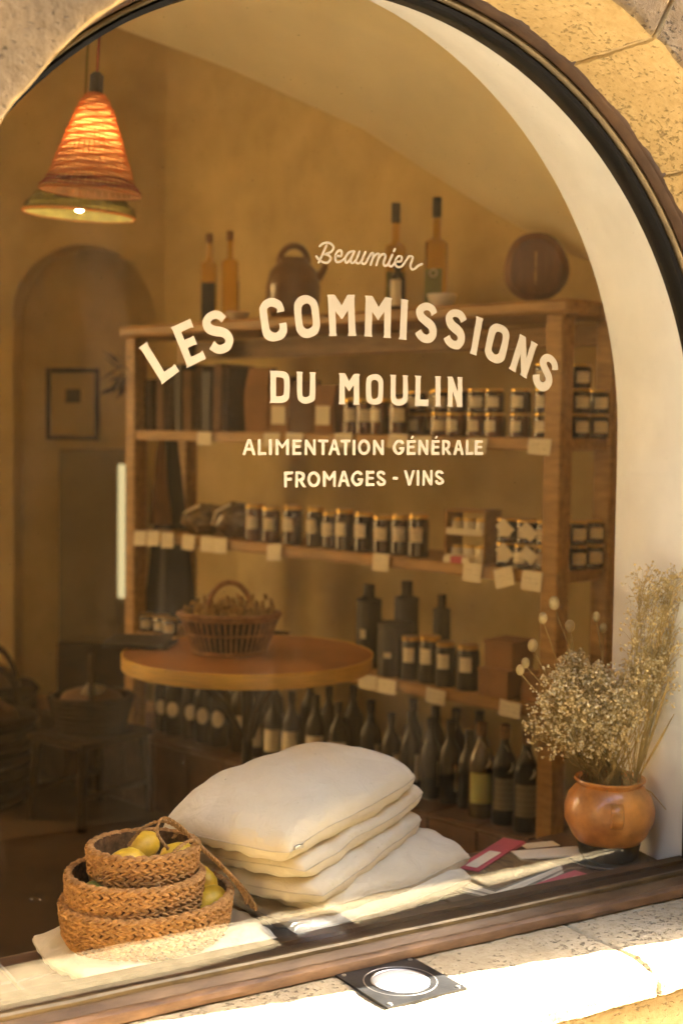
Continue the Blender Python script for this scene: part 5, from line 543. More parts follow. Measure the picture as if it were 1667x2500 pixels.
# wall around the arch: courses of large dressed stones beyond the voussoirs
def face_col(mb, xs, ylo, yhi, ztop, rr):
    for a, b in zip(xs, xs[1:]):
        za = CZ + math.sqrt(max(0, rr*rr-(a-CX)**2)); zb = CZ + math.sqrt(max(0, rr*rr-(b-CX)**2))
        mb.add([(a,ylo,za),(b,ylo,zb),(b,ylo,ztop),(a,ylo,ztop),(a,yhi,za),(b,yhi,zb),(b,yhi,ztop),(a,yhi,ztop)],
               [(0,1,2,3),(4,7,6,5),(0,4,5,1),(2,6,7,3),(0,3,7,4),(1,5,6,2)])
mb = MB()
face_col(mb, [CX+1.156*math.cos(math.pi*(1-k/40)) for k in range(41)], -.249, .28, 4.2, 1.156)
mb.box((-8,-.2495,GZ-.2), (CX-1.157,.28,4.2)); mb.box((CX+1.157,-.2495,GZ-.2), (11,.28,4.2))
mb.box((CX-1.155,-.2,GZ-.2), (CX+1.155,.28,-1.0)); mb.box((2.1485,-.246,-.999), (CX+1.1555,.0,-.9185)); mb.box((CX-1.1555,-.246,-.999), (.1165,.0,-.9185))
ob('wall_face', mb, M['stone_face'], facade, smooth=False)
ob('added_eave', MB().bbox((-8,-.86,2.60), (11,.28,2.66), .01), M['wood_dark'], facade, smooth=False)  # unseen eave, added to keep the sun off the upper wall face
for k in range(38):
    ob('added_rafter', MB().bbox((-7.9+.5*k,-.84,2.50), (-7.82+.5*k,-.255,2.597), .006), M['wood_dark'], facade, smooth=False)  # rafters made up to go with the added eave
xs_ = [-.9, -.1, .62, 1.31, 2.02, 2.75, 3.4]
for i in range(len(xs_)-1):
    fn = lambda u, v, w, a=xs_[i]+.003, b=xs_[i+1]-.003: (a+(b-a)*u, -.272+.06*w, -1.36+.392*v)
    ob('wall_stone', rough_block(fn, (30,18,3), (.02,.03,.2), .006, 14, 40+i), M['stone'], facade)
sill = thing('stone_sill', 'sunlit limestone window sill with a projecting front edge', 'window sill', (0,0,0))
for i, (a, b) in enumerate(((.12,.660),(.6625,1.6875),(1.690,2.145))):
    def fn(u, v, w, a=a, b=b):
        y = -.292+.272*v; z = -.966+.05*w
        if v < .24:
            k = (1-v/.24); z -= .024*k*k*w
        return (a+(b-a)*u, y, z)
    ob('sill_slab', rough_block(fn, (int((b-a)/.0085), 34, 6), (.006/(b-a), .02, .10), .0022, 30, 60+i, .5), M['sill_stone'], sill)

# recessed floor light set into the sill
fix = thing('recessed_light', 'square black recessed light with round frosted lens let into the sill', 'light', (1.27,-.128,-.9145), (0,0,rad(1)))
hp = .0775
mbp = MB(); ring = [(.047*math.cos(2*math.pi*k/32), .047*math.sin(2*math.pi*k/32)) for k in range(32)]
sq = []
for k in range(32):
    a = 2*math.pi*k/32; c_, s_ = math.cos(a), math.sin(a); m_ = hp/max(abs(c_), abs(s_)); sq.append((c_*m_, s_*m_))
vs_ = [(x,y,.003) for x,y in ring]+[(x,y,.003) for x,y in sq]+[(x*1.0,y,-.004) for x,y in sq]+[(x,y,-.004) for x,y in ring]
fs = []
for k in range(32):
    j = (k+1) % 32
    fs += [(k,j,32+j,32+k),(32+k,32+j,64+j,64+k),(k,96+k,96+j,j)]
ob('plate', mbp.add(vs_, fs), M['steel_black'], fix, angle=30)
ob('lens', MB().lathe([(.0465,-.003),(.0465,.0035),(.044,.0052),(.034,.0072),(.018,.0082),(0,.0086)], 40), M['lens'], fix)
ob('lens_rim', MB().lathe([(.0462,.0032),(.0475,.0045),(.0490,.0032)], 40), M['steel'], fix)
ob('engraved_ring', MB().lathe([(.0592,.0032),(.0602,.0036),(.0612,.0032)], 44), M['steel'], fix)
for sx in (-1,1):
    for sy in (-1,1):
        ob('screw', MB().lathe([(.0042,.003),(.0042,.0042),(.0015,.0046),(.0012,.0036),(0,.0036)], 12), M['steel'], fix, (sx*.067, sy*.067, 0))

# ------------------------------------------------------------------ the arched shop window
window = thing('shop_window', 'arched shop window with cream lettering and a dark bronze frame', 'window', (0,0,0))
GB = -.883; GC = -.088
def arch_path(r, zb, n=64, zc=GC):
    return [(CX-r, zb)] + [(CX+r*math.cos(math.pi*(1-k/n)), zc+r*math.sin(math.pi*(1-k/n))) for k in range(n+1)] + [(CX+r, zb)]
def sweep(prof, zb, n=72):
    """profile of (radius, y) carried round the arch and down both jambs"""
    mb = MB(); cols = [arch_path(r, zb, n) for r, y in prof]; L = len(cols[0]); K = len(prof)
    vs_ = [(cols[k][i][0], prof[k][1], cols[k][i][1]) for i in range(L) for k in range(K)]
    return mb.add(vs_, [(i*K+k, i*K+(k+1) % K, (i+1)*K+(k+1) % K, (i+1)*K+k) for i in range(L-1) for k in range(K)])
ob('glazing_gasket', sweep([(.8030,-.004),(.8015,-.010),(.8080,-.014),(.8120,-.010),(.8120,.034),(.8030,.034)], GB-.01), M['gasket'], window)
ob('glazing_bead', sweep([(.8122,-.012),(.8125,-.020),(.8150,-.0245),(.8185,-.0245),(.8210,-.020),(.8212,.001),(.8122,.001)], GB-.02), M['frame_bead'], window)
ob('arched_frame', sweep([(.8214,-.016),(.8225,-.040),(.8250,-.047),(.8300,-.050),(.8350,-.058),(.8440,-.058),(.8440,.040),(.8214,.040)], GB-.035), M['frame'], window)
def rail(name, prof, mat):
    mb = MB(); K = len(prof); x0, x1 = CX-.838, CX+.838; n = 120; vs_ = []
    for i in range(n+1):
        x = x0+(x1-x0)*i/n
        for k, (y, z) in enumerate(prof):
            d = noise.noise(Vector((x*9, y*60, z*60)))*.0011
            vs_.append((x, y+d, z+d*.6))
    fs = [(i*K+k, i*K+(k+1) % K, (i+1)*K+(k+1) % K, (i+1)*K+k) for i in range(n) for k in range(K)]
    fs += [tuple(range(K)), tuple(n*K+k for k in range(K))]
    return ob(name, mb.add(vs_, fs), mat, window, angle=30)
rail('bottom_bead', [(-.001,-.879),(-.006,-.8795),(-.0095,-.8825),(-.0105,-.888),(-.0105,-.902),(-.001,-.902)], M['frame_bead'])
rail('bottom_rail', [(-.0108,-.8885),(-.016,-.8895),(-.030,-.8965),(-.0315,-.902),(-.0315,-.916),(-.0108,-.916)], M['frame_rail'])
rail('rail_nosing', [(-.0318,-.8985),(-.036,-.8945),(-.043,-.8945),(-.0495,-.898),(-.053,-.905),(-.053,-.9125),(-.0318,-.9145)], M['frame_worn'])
rail('inner_rail', [(.0245,-.872),(.05,-.872),(.052,-.876),(.052,-.904),(.0,-.904),(.0,-.8795),(.0245,-.8795)], M['frame'])
def pane(y0, y1, r):
    p = arch_path(r, GB-.004, 72); p = [(x, z) for x, z in p]; n = len(p)
    return MB().add([(x,y0,z) for x,z in p]+[(x,y1,z) for x,z in p], [tuple(range(n)), tuple(range(2*n-1,n-1,-1))]+[(i,(i+1) % n,n+(i+1) % n,n+i) for i in range(n)])
ob('glass_pane', pane(.0000,.0080,.8035), M['pane_dusty'], window, smooth=False)
# lettering: outlines in metres on the glass plane (x, z), cut vinyl 0.4 mm thick
_tmp = []
for w_, ch, loops in LETTERS:
    cu = bpy.data.curves.new('t', 'CURVE'); cu.dimensions = '2D'; cu.fill_mode = 'BOTH'; cu.extrude = .0002
    for lp in loops:
        sp = cu.splines.new('POLY'); sp.points.add(len(lp)-1); sp.use_cyclic_u = True
        for i, (x, z) in enumerate(lp): sp.points[i].co = (x, z, 0, 1)
    o = bpy.data.objects.new('t', cu); COL.objects.link(o); _tmp.append((w_, ch, o))
bpy.context.view_layer.update(); dg = bpy.context.evaluated_depsgraph_get()
cur = None; built = []
for w_, ch, o in _tmp:
    me = bpy.data.meshes.new_from_object(o.evaluated_get(dg))
    V_ = [tuple(v.co) for v in me.vertices]; F_ = [tuple(p.vertices) for p in me.polygons]
    if ch.endswith('~'): lift = built[-1][3] + .00007; built[-1][3] = lift; built[-1][2].add([(x, -.0005-lift-z*1.0, y) for x, y, z in V_], F_)
    else:
        lift = (len(built) % 3)*.00003
        built.append([w_, ch, MB().add([(x, -.0005-lift-z, y) for x, y, z in V_], F_), lift])
    bpy.data.meshes.remove(me)
for w_, ch, o in _tmp:
    c_ = o.data; bpy.data.objects.remove(o); bpy.data.curves.remove(c_)
for w_, ch, mb, l in built:
    ob('dash' if w_ == 'dash' else 'letter', mb, M['letter'], window, smooth=False)

# ------------------------------------------------------------------ inside: shell of the shop
BA = rad(-13.9)
BD = Vector((math.sin(BA), math.cos(BA), 0)); BN = Vector((BD.y, -BD.x, 0)); R0 = Vector((2.681, 1.174, 0))
W0 = R0 + BN*.60
FW = Vector((math.sin(YAW), math.cos(YAW), 0)); RT = Vector((math.cos(YAW), -math.sin(YAW), 0)); CAM = Vector((0,-2,0))
def struct(name, mb, m, smooth=False):
    o = ob(name, mb, m, smooth=smooth); o['kind'] = 'structure'; return o
struct('interior_floor', MB().grid(1, 1, lambda u, v: (-3.5+9*u, .32+8*v, FLOOR)), M['floor'])
# splayed white window reveal
IN_R, IN_Y, IN_C = .860, .315, -.030
a_, b_ = arch_path(.8125, -.905, 72), arch_path(IN_R, -.905, 72, IN_C)
def reveal(u, v):
    i = round(u*(len(a_)-1)); q = a_[i], b_[i]
    s = v; bulge = 0.0
    return (q[0][0]*(1-s)+q[1][0]*s, .041+(IN_Y-.041)*v, q[0][1]*(1-s)+q[1][1]*s)
struct('window_reveal', MB().grid(len(a_)-1, 8, reveal), M['plaster'], True)
# inner face of the front wall, round the reveal
mb = MB()
for i in range(len(b_)-1):
    (x0, z0), (x1, z1) = b_[i], b_[i+1]
    if i == 0 or i == len(b_)-2: continue
    mb.add([(x0,IN_Y,z0),(x1,IN_Y,z1),(x1,IN_Y,2.6),(x0,IN_Y,2.6)], [(0,1,2,3)])
mb.add([(-3.5,IN_Y,FLOOR),(b_[0][0],IN_Y,FLOOR),(b_[0][0],IN_Y,2.6),(-3.5,IN_Y,2.6)], [(0,1,2,3)])
mb.add([(b_[-1][0],IN_Y,FLOOR),(3.6,IN_Y,FLOOR),(3.6,IN_Y,2.6),(b_[-1][0],IN_Y,2.6)], [(0,1,2,3)])
mb.add([(b_[0][0],IN_Y,FLOOR),(b_[-1][0],IN_Y,FLOOR),(b_[-1][0],IN_Y,-.93),(b_[0][0],IN_Y,-.93)], [(0,1,2,3)])
struct('wall_front', mb, M['wall'])
def wp(t, u, z): p = W0 + BD*t - BN*u; return (p.x, p.y, z)
struct('wall_right', MB().grid(40, 20, lambda u, v: wp(-1.3+6.0*u, noise.noise(Vector((u*9, v*6, 1)))*.018, FLOOR+4.0*v)), M['wall'], True)
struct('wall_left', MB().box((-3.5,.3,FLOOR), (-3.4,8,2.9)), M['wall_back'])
# far wall with an arched recess
DA, DB = 6.16, 6.34
def bw(rc, dep, z): p = CAM + FW*dep + RT*rc; return (p.x, p.y, z)
AC, AR, AS = -1.13, .305, .455
arc = [(AC+AR*math.cos(math.pi*(1-k/28)), AS+AR*math.sin(math.pi*(1-k/28))) for k in range(29)]
mb = MB()
mb.add([bw(-6,DA,FLOOR),bw(AC-AR,DA,FLOOR),bw(AC-AR,DA,2.8),bw(-6,DA,2.8)], [(0,1,2,3)])
mb.add([bw(AC+AR,DA,FLOOR),bw(-.45,DA,FLOOR),bw(-.45,DA,2.8),bw(AC+AR,DA,2.8)], [(0,1,2,3)])
for (x0,z0),(x1,z1) in zip(arc, arc[1:]): mb.add([bw(x0,DA,z0),bw(x1,DA,z1),bw(x1,DA,2.8),bw(x0,DA,2.8)], [(0,1,2,3)])
op = [(AC-AR,FLOOR)]+arc+[(AC+AR,FLOOR)]
for (x0,z0),(x1,z1) in zip(op, op[1:]): mb.add([bw(x0,DA,z0),bw(x1,DA,z1),bw(x1,DB,z1),bw(x0,DB,z0)], [(0,1,2,3)])
mb.add([bw(x,DB,z) for x,z in op], [tuple(range(len(op)))])
struct('wall_back', mb, M['wall'])
# rounded plaster corner between the right wall and the far wall
_tc = ((CAM + FW*DA - W0).dot(FW))/BD.dot(FW); _pc = W0 + BD*_tc
_p0 = W0 + BD*(_tc-.42) + BN*.016; _p2 = _pc - RT*.215 + FW*.003
def corner(u, v):
    p = _p0*(1-u)**2 + (_pc-BN*.004)*2*u*(1-u) + _p2*u*u
    return (p.x, p.y, FLOOR+4.0*v)
struct('wall_corner', MB().grid(16, 2, corner), M['wall'], True)
# groined vault: the higher of two barrel profiles
PF = [(-2,.45),(0,.45),(.15,.50),(.28,.57),(.41,.67),(.555,.793),(.71,.931),(1.017,1.117),(1.398,1.303),(1.8,1.46),(2.223,1.622),(2.5,1.74),(2.767,1.83),(3.2,1.92),(3.8,1.97),(8,1.98)]
def prof(v):
    for (a, za), (b, zb) in zip(PF, PF[1:]):
        if v <= b: return za+(zb-za)*(v-a)/(b-a)
    return PF[-1][1]
def vault(u, v):
    t = -1.2+6.6*u; s = -.02+6.6*v
    return wp(t, s, max(prof(t), prof(s)))
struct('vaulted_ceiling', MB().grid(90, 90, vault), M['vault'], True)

# tiled inner window ledge
led = struct('window_ledge', MB().add([(.44,.042,-.99),(2.10,.042,-.99),(2.12,.385,-.99),(.44,.262,-.99),(.44,.042,-.9085),(2.10,.042,-.9085),(2.12,.385,-.9085),(.44,.262,-.9085)],
    [(0,3,2,1),(4,5,6,7),(0,1,5,4),(1,2,6,5),(2,3,7,6),(3,0,4,7)]), M['grout'])
for i in range(12):
    xa, xb = .44+i*.139, .44+(i+1)*.139
    yb = lambda x: .262+(x-.44)/1.68*.123
    ys0 = [.054, .164, .274]
    for j in range(3):
        y0 = ys0[j]; y1 = min(y0+.11, yb((xa+xb)/2))
        if y1-y0 < .02: continue
        dz = noise.noise(Vector((i*3.1, j*5.7, 0)))*.0008
        ob('tile', MB().bbox((xa+.0025,y0+.0025,-.916), (xb-.0025,y1-.0015,-.9045+dz), .0025), M['terracotta'] if (i*3+j) % 3 else M['terracotta2'], led, smooth=False)


# ------------------------------------------------------------------ tiled bench and oak bookcase on the right wall
LZ = -1.232
def bp(s, d, z): p = R0 + BD*s + BN*d; return Vector((p.x, p.y, z))
BROT = math.atan2(BD.y, BD.x)      # local x runs along the bookcase, away from the window; local -y points into the wall
bench = thing('tiled_bench', 'low brown tiled bench that carries the oak bookcase', 'bench', bp(0,0,FLOOR), (0,0,BROT))
hb = LZ-FLOOR
ob('core', MB().box((-.55,-.47,0), (3.0,.012,hb-.012)), M['grout'], bench, smooth=False)
tile_f = MB().bbox((.003,.012,.004), (.197,.024,hb-.016), .003).mesh('tile', False); tile_t = MB().bbox((.003,-.156,hb-.012), (.197,-.003,hb), .003).mesh('tile', False)
for k in range(17):
    for me in (tile_f, tile_t): ob('tile', me, M['terracotta'], bench, (-.54+.2*k, .024 if me is tile_t else 0, 0))
    ob('tile', tile_t, M['terracotta2'], bench, (-.54+.2*k, -.13, 0))
book = thing('oak_bookcase', 'tall honey oak shelving stacked with jars and bottles', 'bookcase', bp(0,0,0), (0,0,BROT))
LEN, DEP = 2.09, .32
pw = .062
post = MB().bbox((0,-pw,LZ), (pw,0,.325), .004).mesh('post')
for x in (-.005, LEN-pw):
    for y in (0, -(DEP-pw)): ob('post', post, M['wood'], book, (x,y,0))
SH = {'top': .37, 'upper': -.035, 'middle': -.430, 'lower': -.832}
ob('top_board', MB().bbox((-.03,-DEP-.01,.326), (LEN+.03,.012,SH['top']), .010), M['wood'], book)
for k in ('upper','middle','lower'):
    ob('shelf', MB().bbox((.012,-DEP+.006,SH[k]-.038), (LEN-.012,-.006,SH[k]), .004), M['wood'], book)
ob('back_rail', MB().bbox((.06,-DEP+.004,.25), (LEN-.06,-DEP+.03,.32), .004), M['wood'], book)

# prototypes (built at the origin, first use moves them)
class Proto:
    def __init__(s, make): s.make = make; s.root = None
    def put(s, loc, rotz, label, group):
        if s.root is None:
            s.root = s.make(); r = s.root; r.location = loc; r.rotation_euler = (0,0,rotz); r['label'] = label; r['group'] = group; return r
        return dup(s.root, loc, (0,0,rotz), label, group)
def patch(r, z0, z1, half, n=6, off=.0006):
    mb = MB(); vs_ = []
    for i in range(n+1):
        a = -math.pi/2 - half + 2*half*i/n
        for z in (z0, z1):
            for rr in (r+off, r+off+.0005): vs_.append((rr*math.cos(a), rr*math.sin(a), z))
    fs = []
    for i in range(n):
        b = i*4; c = b+4
        fs += [(b+1,c+1,c+3,b+3),(b,b+2,c+2,c),(b,c,c+1,b+1),(b+2,b+3,c+3,c+2)]
    fs += [(0,1,3,2),(n*4,n*4+2,n*4+3,n*4+1)]
    return mb.add(vs_, fs)
def make_jar(r, h, jam, lw, lz0, lz1, lid='gold'):
    def f():
        t = thing('preserve_jar', '', 'jar')
        ob('body', MB().lathe([(0,0),(r*.9,0),(r,.004),(r,h*.78),(r*.93,h*.86),(r*.84,h*.9),(0,h*.9)], 18), M[jam], t)
        ob('lid', MB().lathe([(0,h*.895),(r*.9,h*.895),(r*.9,h*.985),(r*.84,h),(0,h)], 18), M[lid], t)
        ob('label', patch(r, lz0, lz1, lw), M['label'], t)
        return t
    return f
J_big = Proto(make_jar(.0345, .135, 'jam', .62, .048, .094)); J_red = Proto(make_jar(.0345, .128, 'jam_red', .6, .045, .09))
J_small = Proto(make_jar(.034, .0735, 'jam', .62, .016, .050)); J_smallr = Proto(make_jar(.034, .0735, 'jam_red', .55, .016, .050))
J_dark = Proto(make_jar(.037, .145, 'black_glass', .55, .06, .108))
rnd = random.Random(5)
# facing: local -y of an object turned to look from the shelf towards the shop (and a little to the window)
FACE = math.atan2(-BN.y, -BN.x) + math.pi/2
def shelf_items(proto, ss, z, d, label, group, spin=.5, bias=.35):
    for i, s in enumerate(ss):
        o = proto.put(bp(s, d+rnd.uniform(-.010,.010), z), FACE+bias+rnd.uniform(-spin,spin), label(i, len(ss)), group)
        k = rnd.uniform(.93,1.05); o.scale = (k, k, 1 if 'tier' in o['label'] else rnd.uniform(.93,1.05))
ordl = lambda what, where: (lambda i, n: '%s, %s from window end, %s' % (what, ORD[i], where))
# middle shelf: row of ten jars, then two tiers by the post
shelf_items(J_big, sorted([1.178,1.072,.994,.918,.835,.757,.676,.594]), SH['middle'], .06, ordl('tall dark jar in long row', 'middle shelf'), 'tall jars on the middle shelf', .25)
shelf_items(J_red, [1.294,1.382], SH['middle'], .06, ordl('short amber jar ending the long row', 'middle shelf'), 'shorter jars on the middle shelf', .2)
tiers = ((0,'lower tier'),(1,'upper tier'))
for k, tn in tiers:
    shelf_items(J_small, [.085,.160,.232], SH['middle']+k*.0742, .06, ordl('small stacked jar by oak post, '+tn, 'middle shelf'), 'small stacked jars on the middle shelf', .3)
    for i, (s, d) in enumerate(((.035,.15),(.03,.23))):
        J_small.put(bp(s, d, SH['middle']+k*.0742), FACE+.9, 'small jar behind the oak post, %s, %s, middle shelf' % (('nearer','rear')[i], tn), 'jars seen past the oak post')
# upper shelf: stacked small jars near the post, single jars further in
for k, tn in tiers:
    shelf_items(J_small if k else J_smallr, [.195,.290,.360,.432,.500], SH['upper']+k*.0742, .06, ordl('squat white-labelled jar, '+tn, 'upper shelf'), 'squat jars on the upper shelf', .25)
for i, (s, z, rl) in enumerate(((.205,.046,.75),(.118,.040,.7),(.205,-.028,.8),(.115,-.030,.65))):
    t = thing('swing_tag', 'tilted white tag hung on the small stacked jars, %s %s' % (('upper','upper','lower','lower')[i], ('left','right','left','right')[i]), 'tag', bp(s,.018,SH['middle']+.074+z), (rad(-4),rl,FACE+.2), 'tilted tags on the stacked jars')
    ob('tag_card', MB().bbox((-.026,-.0006,-.018), (.026,.0006,.018), .0003), M['paper'], t, smooth=False)
for k in range(3):
    J_small.put(bp(.095,.055,SH['upper']+k*.0742), FACE+.3, '%s jar of the three-high stack by the oak post, upper shelf' % ('bottom','middle','top')[k], 'stack of three jars')
shelf_items(J_red, [.690,.775,.850,.915], SH['upper'], .07, ordl('amber jar left of squat jars', 'upper shelf'), 'amber jars on the upper shelf', .4)
for i, s in enumerate((.64,.73,.81)): J_small.put(bp(s,.20,SH['upper']+.0742), FACE+.2, 'raised jar behind the amber jars, %s from window end' % ORD[i], 'jars behind the amber jars')
for i, s in enumerate((.64,.73,.81)): J_smallr.put(bp(s,.20,SH['upper']), FACE+.2, 'low jar hidden behind the amber jars, %s from window end' % ORD[i], 'jars low behind the amber jars')
for k, tn in tiers:
    for i, (s, d) in enumerate(((.035,.15),(.03,.24))):
        J_small.put(bp(s, d, SH['upper']+k*.0742), FACE+.9, 'small jar behind the oak post, %s, %s, upper shelf' % (('nearer','rear')[i], tn), 'jars seen past the oak post')
J_small.put(bp(.035,.15,SH['upper']+.1484), FACE+.9, 'topmost jar of the pile behind the oak post on the upper shelf', 'jars seen past the oak post')
# lower shelf: four big dark jars, small jars at the far left
shelf_items(J_dark, [.372,.456,.534,.612], SH['lower'], .055, ordl('black white-labelled jar', 'lower shelf beside kraft boxes'), 'black jars on the lower shelf', .15)
shelf_items(J_small, [1.86,1.935,2.01], SH['lower'], .055, ordl('little jar', 'far end of lower shelf'), 'little jars at the far end of the lower shelf', .2, .5)

# price cards on the shelf edges
def make_card(w, h):
    def f():
        t = thing('price_card', '', 'price card')
        ob('card', MB().bbox((-w/2,-.0008,-h/2), (w/2,.0008,h/2), .0004), M['paper'], t, smooth=False)
        ob('print', MB().box((-w*.38,-.00135,-h*.30), (w*.38,-.0009,h*.30)), M['label'], t, smooth=False)
        return t
    return f
C_ = Proto(make_card(.074,.058)); C_wide = Proto(make_card(.082,.048)); C_low = Proto(make_card(.06,.05))
cards = [('upper',C_wide,[(1.597,0),(1.23,.02),(1.114,-.02),(.877,.01),(.63,-.05),(.525,.05),(.306,.0),(.037+.03,-.03)]),
         ('middle',C_,[(1.985,.05),(1.902,.08),(1.813,.05),(1.687,-.02),(1.578,.03),(1.503,.03),(1.211,.08),(.697,.01),(.312,-.03),(.187,.28),(.085,-.04)]),
         ('lower',C_wide,[(.75,.02),(.664,.0),(.452,-.04),(.156,-.03)])]
for nm, pr_, lst in cards:
    for i, (s, roll) in enumerate(sorted(lst)):
        o = pr_.put(bp(s, -.0042, SH[nm]-.024+rnd.uniform(-.006,.004)), FACE, 'white price card on the %s shelf edge, %s from the window end' % (nm, ORD[i]), 'price cards on the shelf edges')
        o.rotation_euler = (rad(-6), -roll, FACE)

# bottles of oil on top
def square_bottle(w, hb_, h, cap, caph, lab, glass):
    def f():
        t = thing('oil_bottle', '', 'bottle')
        pr = [(0,0),(w*.96,0),(w,.006),(w,hb_),(w*.9,hb_+.008),(w*.38,hb_+.018),(w*.32,hb_+.03),(w*.32,h-caph)]
        mb = MB(); n = 20; vs_ = []
        for r, z in pr:
            for k in range(n):
                a = 2*math.pi*(k+.5)/n; c_, s_ = math.cos(a), math.sin(a)
                q = 1.0 if z > hb_+.02 else min(1.28, (abs(c_)**6+abs(s_)**6)**(-1/6))/1.12
                vs_.append((r*q*c_, r*q*s_, z))
        ob('glass', mb.add(vs_, [(i*n+k, i*n+(k+1) % n, (i+1)*n+(k+1) % n, (i+1)*n+k) for i in range(len(pr)-1) for k in range(n)]), M[glass], t)
        ob('cap', MB().lathe([(0,h-caph),(w*.42,h-caph),(w*.42,h-.002),(w*.38,h),(0,h)], 16), M[cap], t)
        ww = w*.80
        ob('label', MB().bbox((-ww,-w*.935,hb_*lab[0]), (ww,-w*.915,hb_*lab[1]), .0005), M[lab[2]], t, smooth=False)
        if lab[2] == 'green_label':
            ob('emblem', MB().lathe([(.010,0),(.013,0),(.013,.0008),(.010,.0008)], 20, close=True).xf(Matrix.Translation((0,-w*.94,hb_*.55)) @ Matrix.Rotation(rad(90),4,'X')), M['label'], t)
        return t
    return f
B1 = Proto(square_bottle(.037,.215,.365,'black',.065,(.10,.62,'green_label'),'amber')); B2 = Proto(square_bottle(.033,.225,.345,'cork',.035,(.06,.70,'black'),'amber'))
zt = SH['top']
B1.put(bp(.775,.13,zt), FACE+.75, 'green-labelled black-capped oil bottle, left of the pair on the bookcase', 'green-labelled oil bottles')
B1.put(bp(.595,.13,zt), FACE+.45, 'green-labelled oil bottle with black cap, right of the pair above the white bowl', 'green-labelled oil bottles')
B2.put(bp(1.735,.13,zt), FACE+.75, 'oil bottle with black label, left of the corked pair on top of the bookcase', 'corked oil bottles')
B2.put(bp(1.615,.13,zt), FACE+2.6, 'plain amber oil bottle, right of the corked pair on top of the bookcase', 'corked oil bottles')
t = thing('spray_bottle', 'small dark bottle with white label in front of the left green-labelled oil bottle', 'bottle', bp(.70,.06,zt), (0,0,FACE+.5))
ob('glass', MB().lathe([(0,0),(.024,0),(.026,.004),(.026,.105),(.012,.125),(.011,.135),(0,.135)], 16), M['black_glass'], t)
ob('cap', MB().lathe([(0,.134),(.013,.134),(.013,.158),(0,.158)], 14), M['black'], t); ob('label', patch(.026,.015,.10,.7), M['paper'], t)
def bowl(name, label, r, h, loc, m):
    return tag(ob(name, MB().lathe([(0,0),(r*.45,0),(r*.5,.004),(r*.85,h*.5),(r,h),(r*.96,h),(r*.78,h*.5),(r*.42,.012),(0,.012)], 24), M[m], None, loc), label, 'bowl')
bowl('white_bowl', 'small white bowl in front of the right green-labelled oil bottle', .048, .042, bp(.50,.05,zt), 'china')
bowl('white_dish', 'small white dish beside the corked oil bottles', .045, .032, bp(1.49,.06,zt), 'china')
jug = thing('stoneware_jug', 'brown stoneware jar with a hoop handle on top of the bookcase', 'jug', bp(1.29,.15,zt), (0,0,FACE+.7))
ob('body', MB().lathe([(0,0),(.072,0),(.085,.012),(.098,.07),(.099,.12),(.085,.175),(.058,.205),(.052,.215),(.056,.222),(.0,.222)], 28), M['stoneware'], jug)
ob('handle', MB().tube([(.052*math.cos(a), 0, .205+.062*math.sin(a)) for a in [math.pi*k/14 for k in range(15)]], .0115, 8), M['stoneware'], jug)
ob('spout', MB().tube([(.085,0,.15),(.105,0,.175),(.118,0,.20)], [.018,.013,.011], 8), M['stoneware'], jug)
wb = thing('wooden_platter', 'round dark wooden platter standing on top of the bookcase near the window', 'platter', bp(.225,.17,zt+.118), (0,0,FACE+.62))
def platter(r, d):
    pr = [(0,-d*.2),(r*.55,-d*.25),(r*.86,-d*.5),(r*.94,-d),(r,-d*.95),(r*1.0,-d*.4),(r*.8,d*.3),(0,d*.35)]
    mb = MB().lathe(pr, 36)
    mb.v = [(x*(1+.05*math.sin(3*math.atan2(y,x)+.6)), y*(1.10+.04*math.cos(2*math.atan2(y,x))), z) for x, y, z in mb.v]
    return mb.xf(Matrix.Rotation(rad(-82), 4, 'X') @ Matrix.Scale(-1, 4, (0,0,1)))
ob('dish', platter(.100,.05), M['walnut'], wb); ob('crack_inlay', MB().bbox((-.002,-.037,-.055), (.004,-.028,.045), .001), M['wood'], wb, smooth=False)

# upper shelf, left half: paper bags, books and packets
def bag(name, label, s, w, h, m, d=.10, lean=0, grp='paper bags and books on the upper shelf', dp=.07):
    mb = MB(); nx, nz = 6, 9; vs_ = []
    def ringp(z):
        k = z/h; f = 1-.55*max(0,(k-.72)/.28)
        pts = []
        for (ux, uy) in [(-1,-1),(-.4,-1.06),(.4,-1.04),(1,-1),(1.03,0),(1,1),(.3,1.05),(-.4,1.02),(-1,1),(-1.02,0)]:
            n_ = noise.noise(Vector((ux*1.7+s*9, uy*1.3, k*4)))*.006
            pts.append((ux*w/2+n_, uy*dp/2*f+n_, z))
        return pts
    for i in range(nz+1): vs_ += ringp(h*i/nz)
    K = 10; fs = [(i*K+k, i*K+(k+1) % K, (i+1)*K+(k+1) % K, (i+1)*K+k) for i in range(nz) for k in range(K)] + [tuple(range(K)), tuple(nz*K+k for k in range(K))]
    t = thing(name, label, 'bag', bp(s, d, SH['upper']), (0, lean, FACE+.2), grp)
    ob('sack', mb.add(vs_, fs), M[m], t, angle=50); return t
for i, (s, w, h, m, lab) in enumerate([(1.40,.105,.235,'kraft','tall kraft paper packet left of DU on the upper shelf'),(1.275,.085,.20,'kraft','kraft paper packet with pale label behind the letter U on the upper shelf'),
        (1.16,.10,.185,'kraft_dark','dark paper packet between the letters U and M on the upper shelf'),(1.05,.08,.17,'kraft','short kraft packet just left of the amber jars')]):
    b = bag('paper_packet', lab, s, w, h, m)
    if i in (1, 3): ob('packet_label', MB().bbox((-w*.36,-.0405,.03), (w*.36,-.0385,.095), .0004), M['paper'], b, smooth=False)
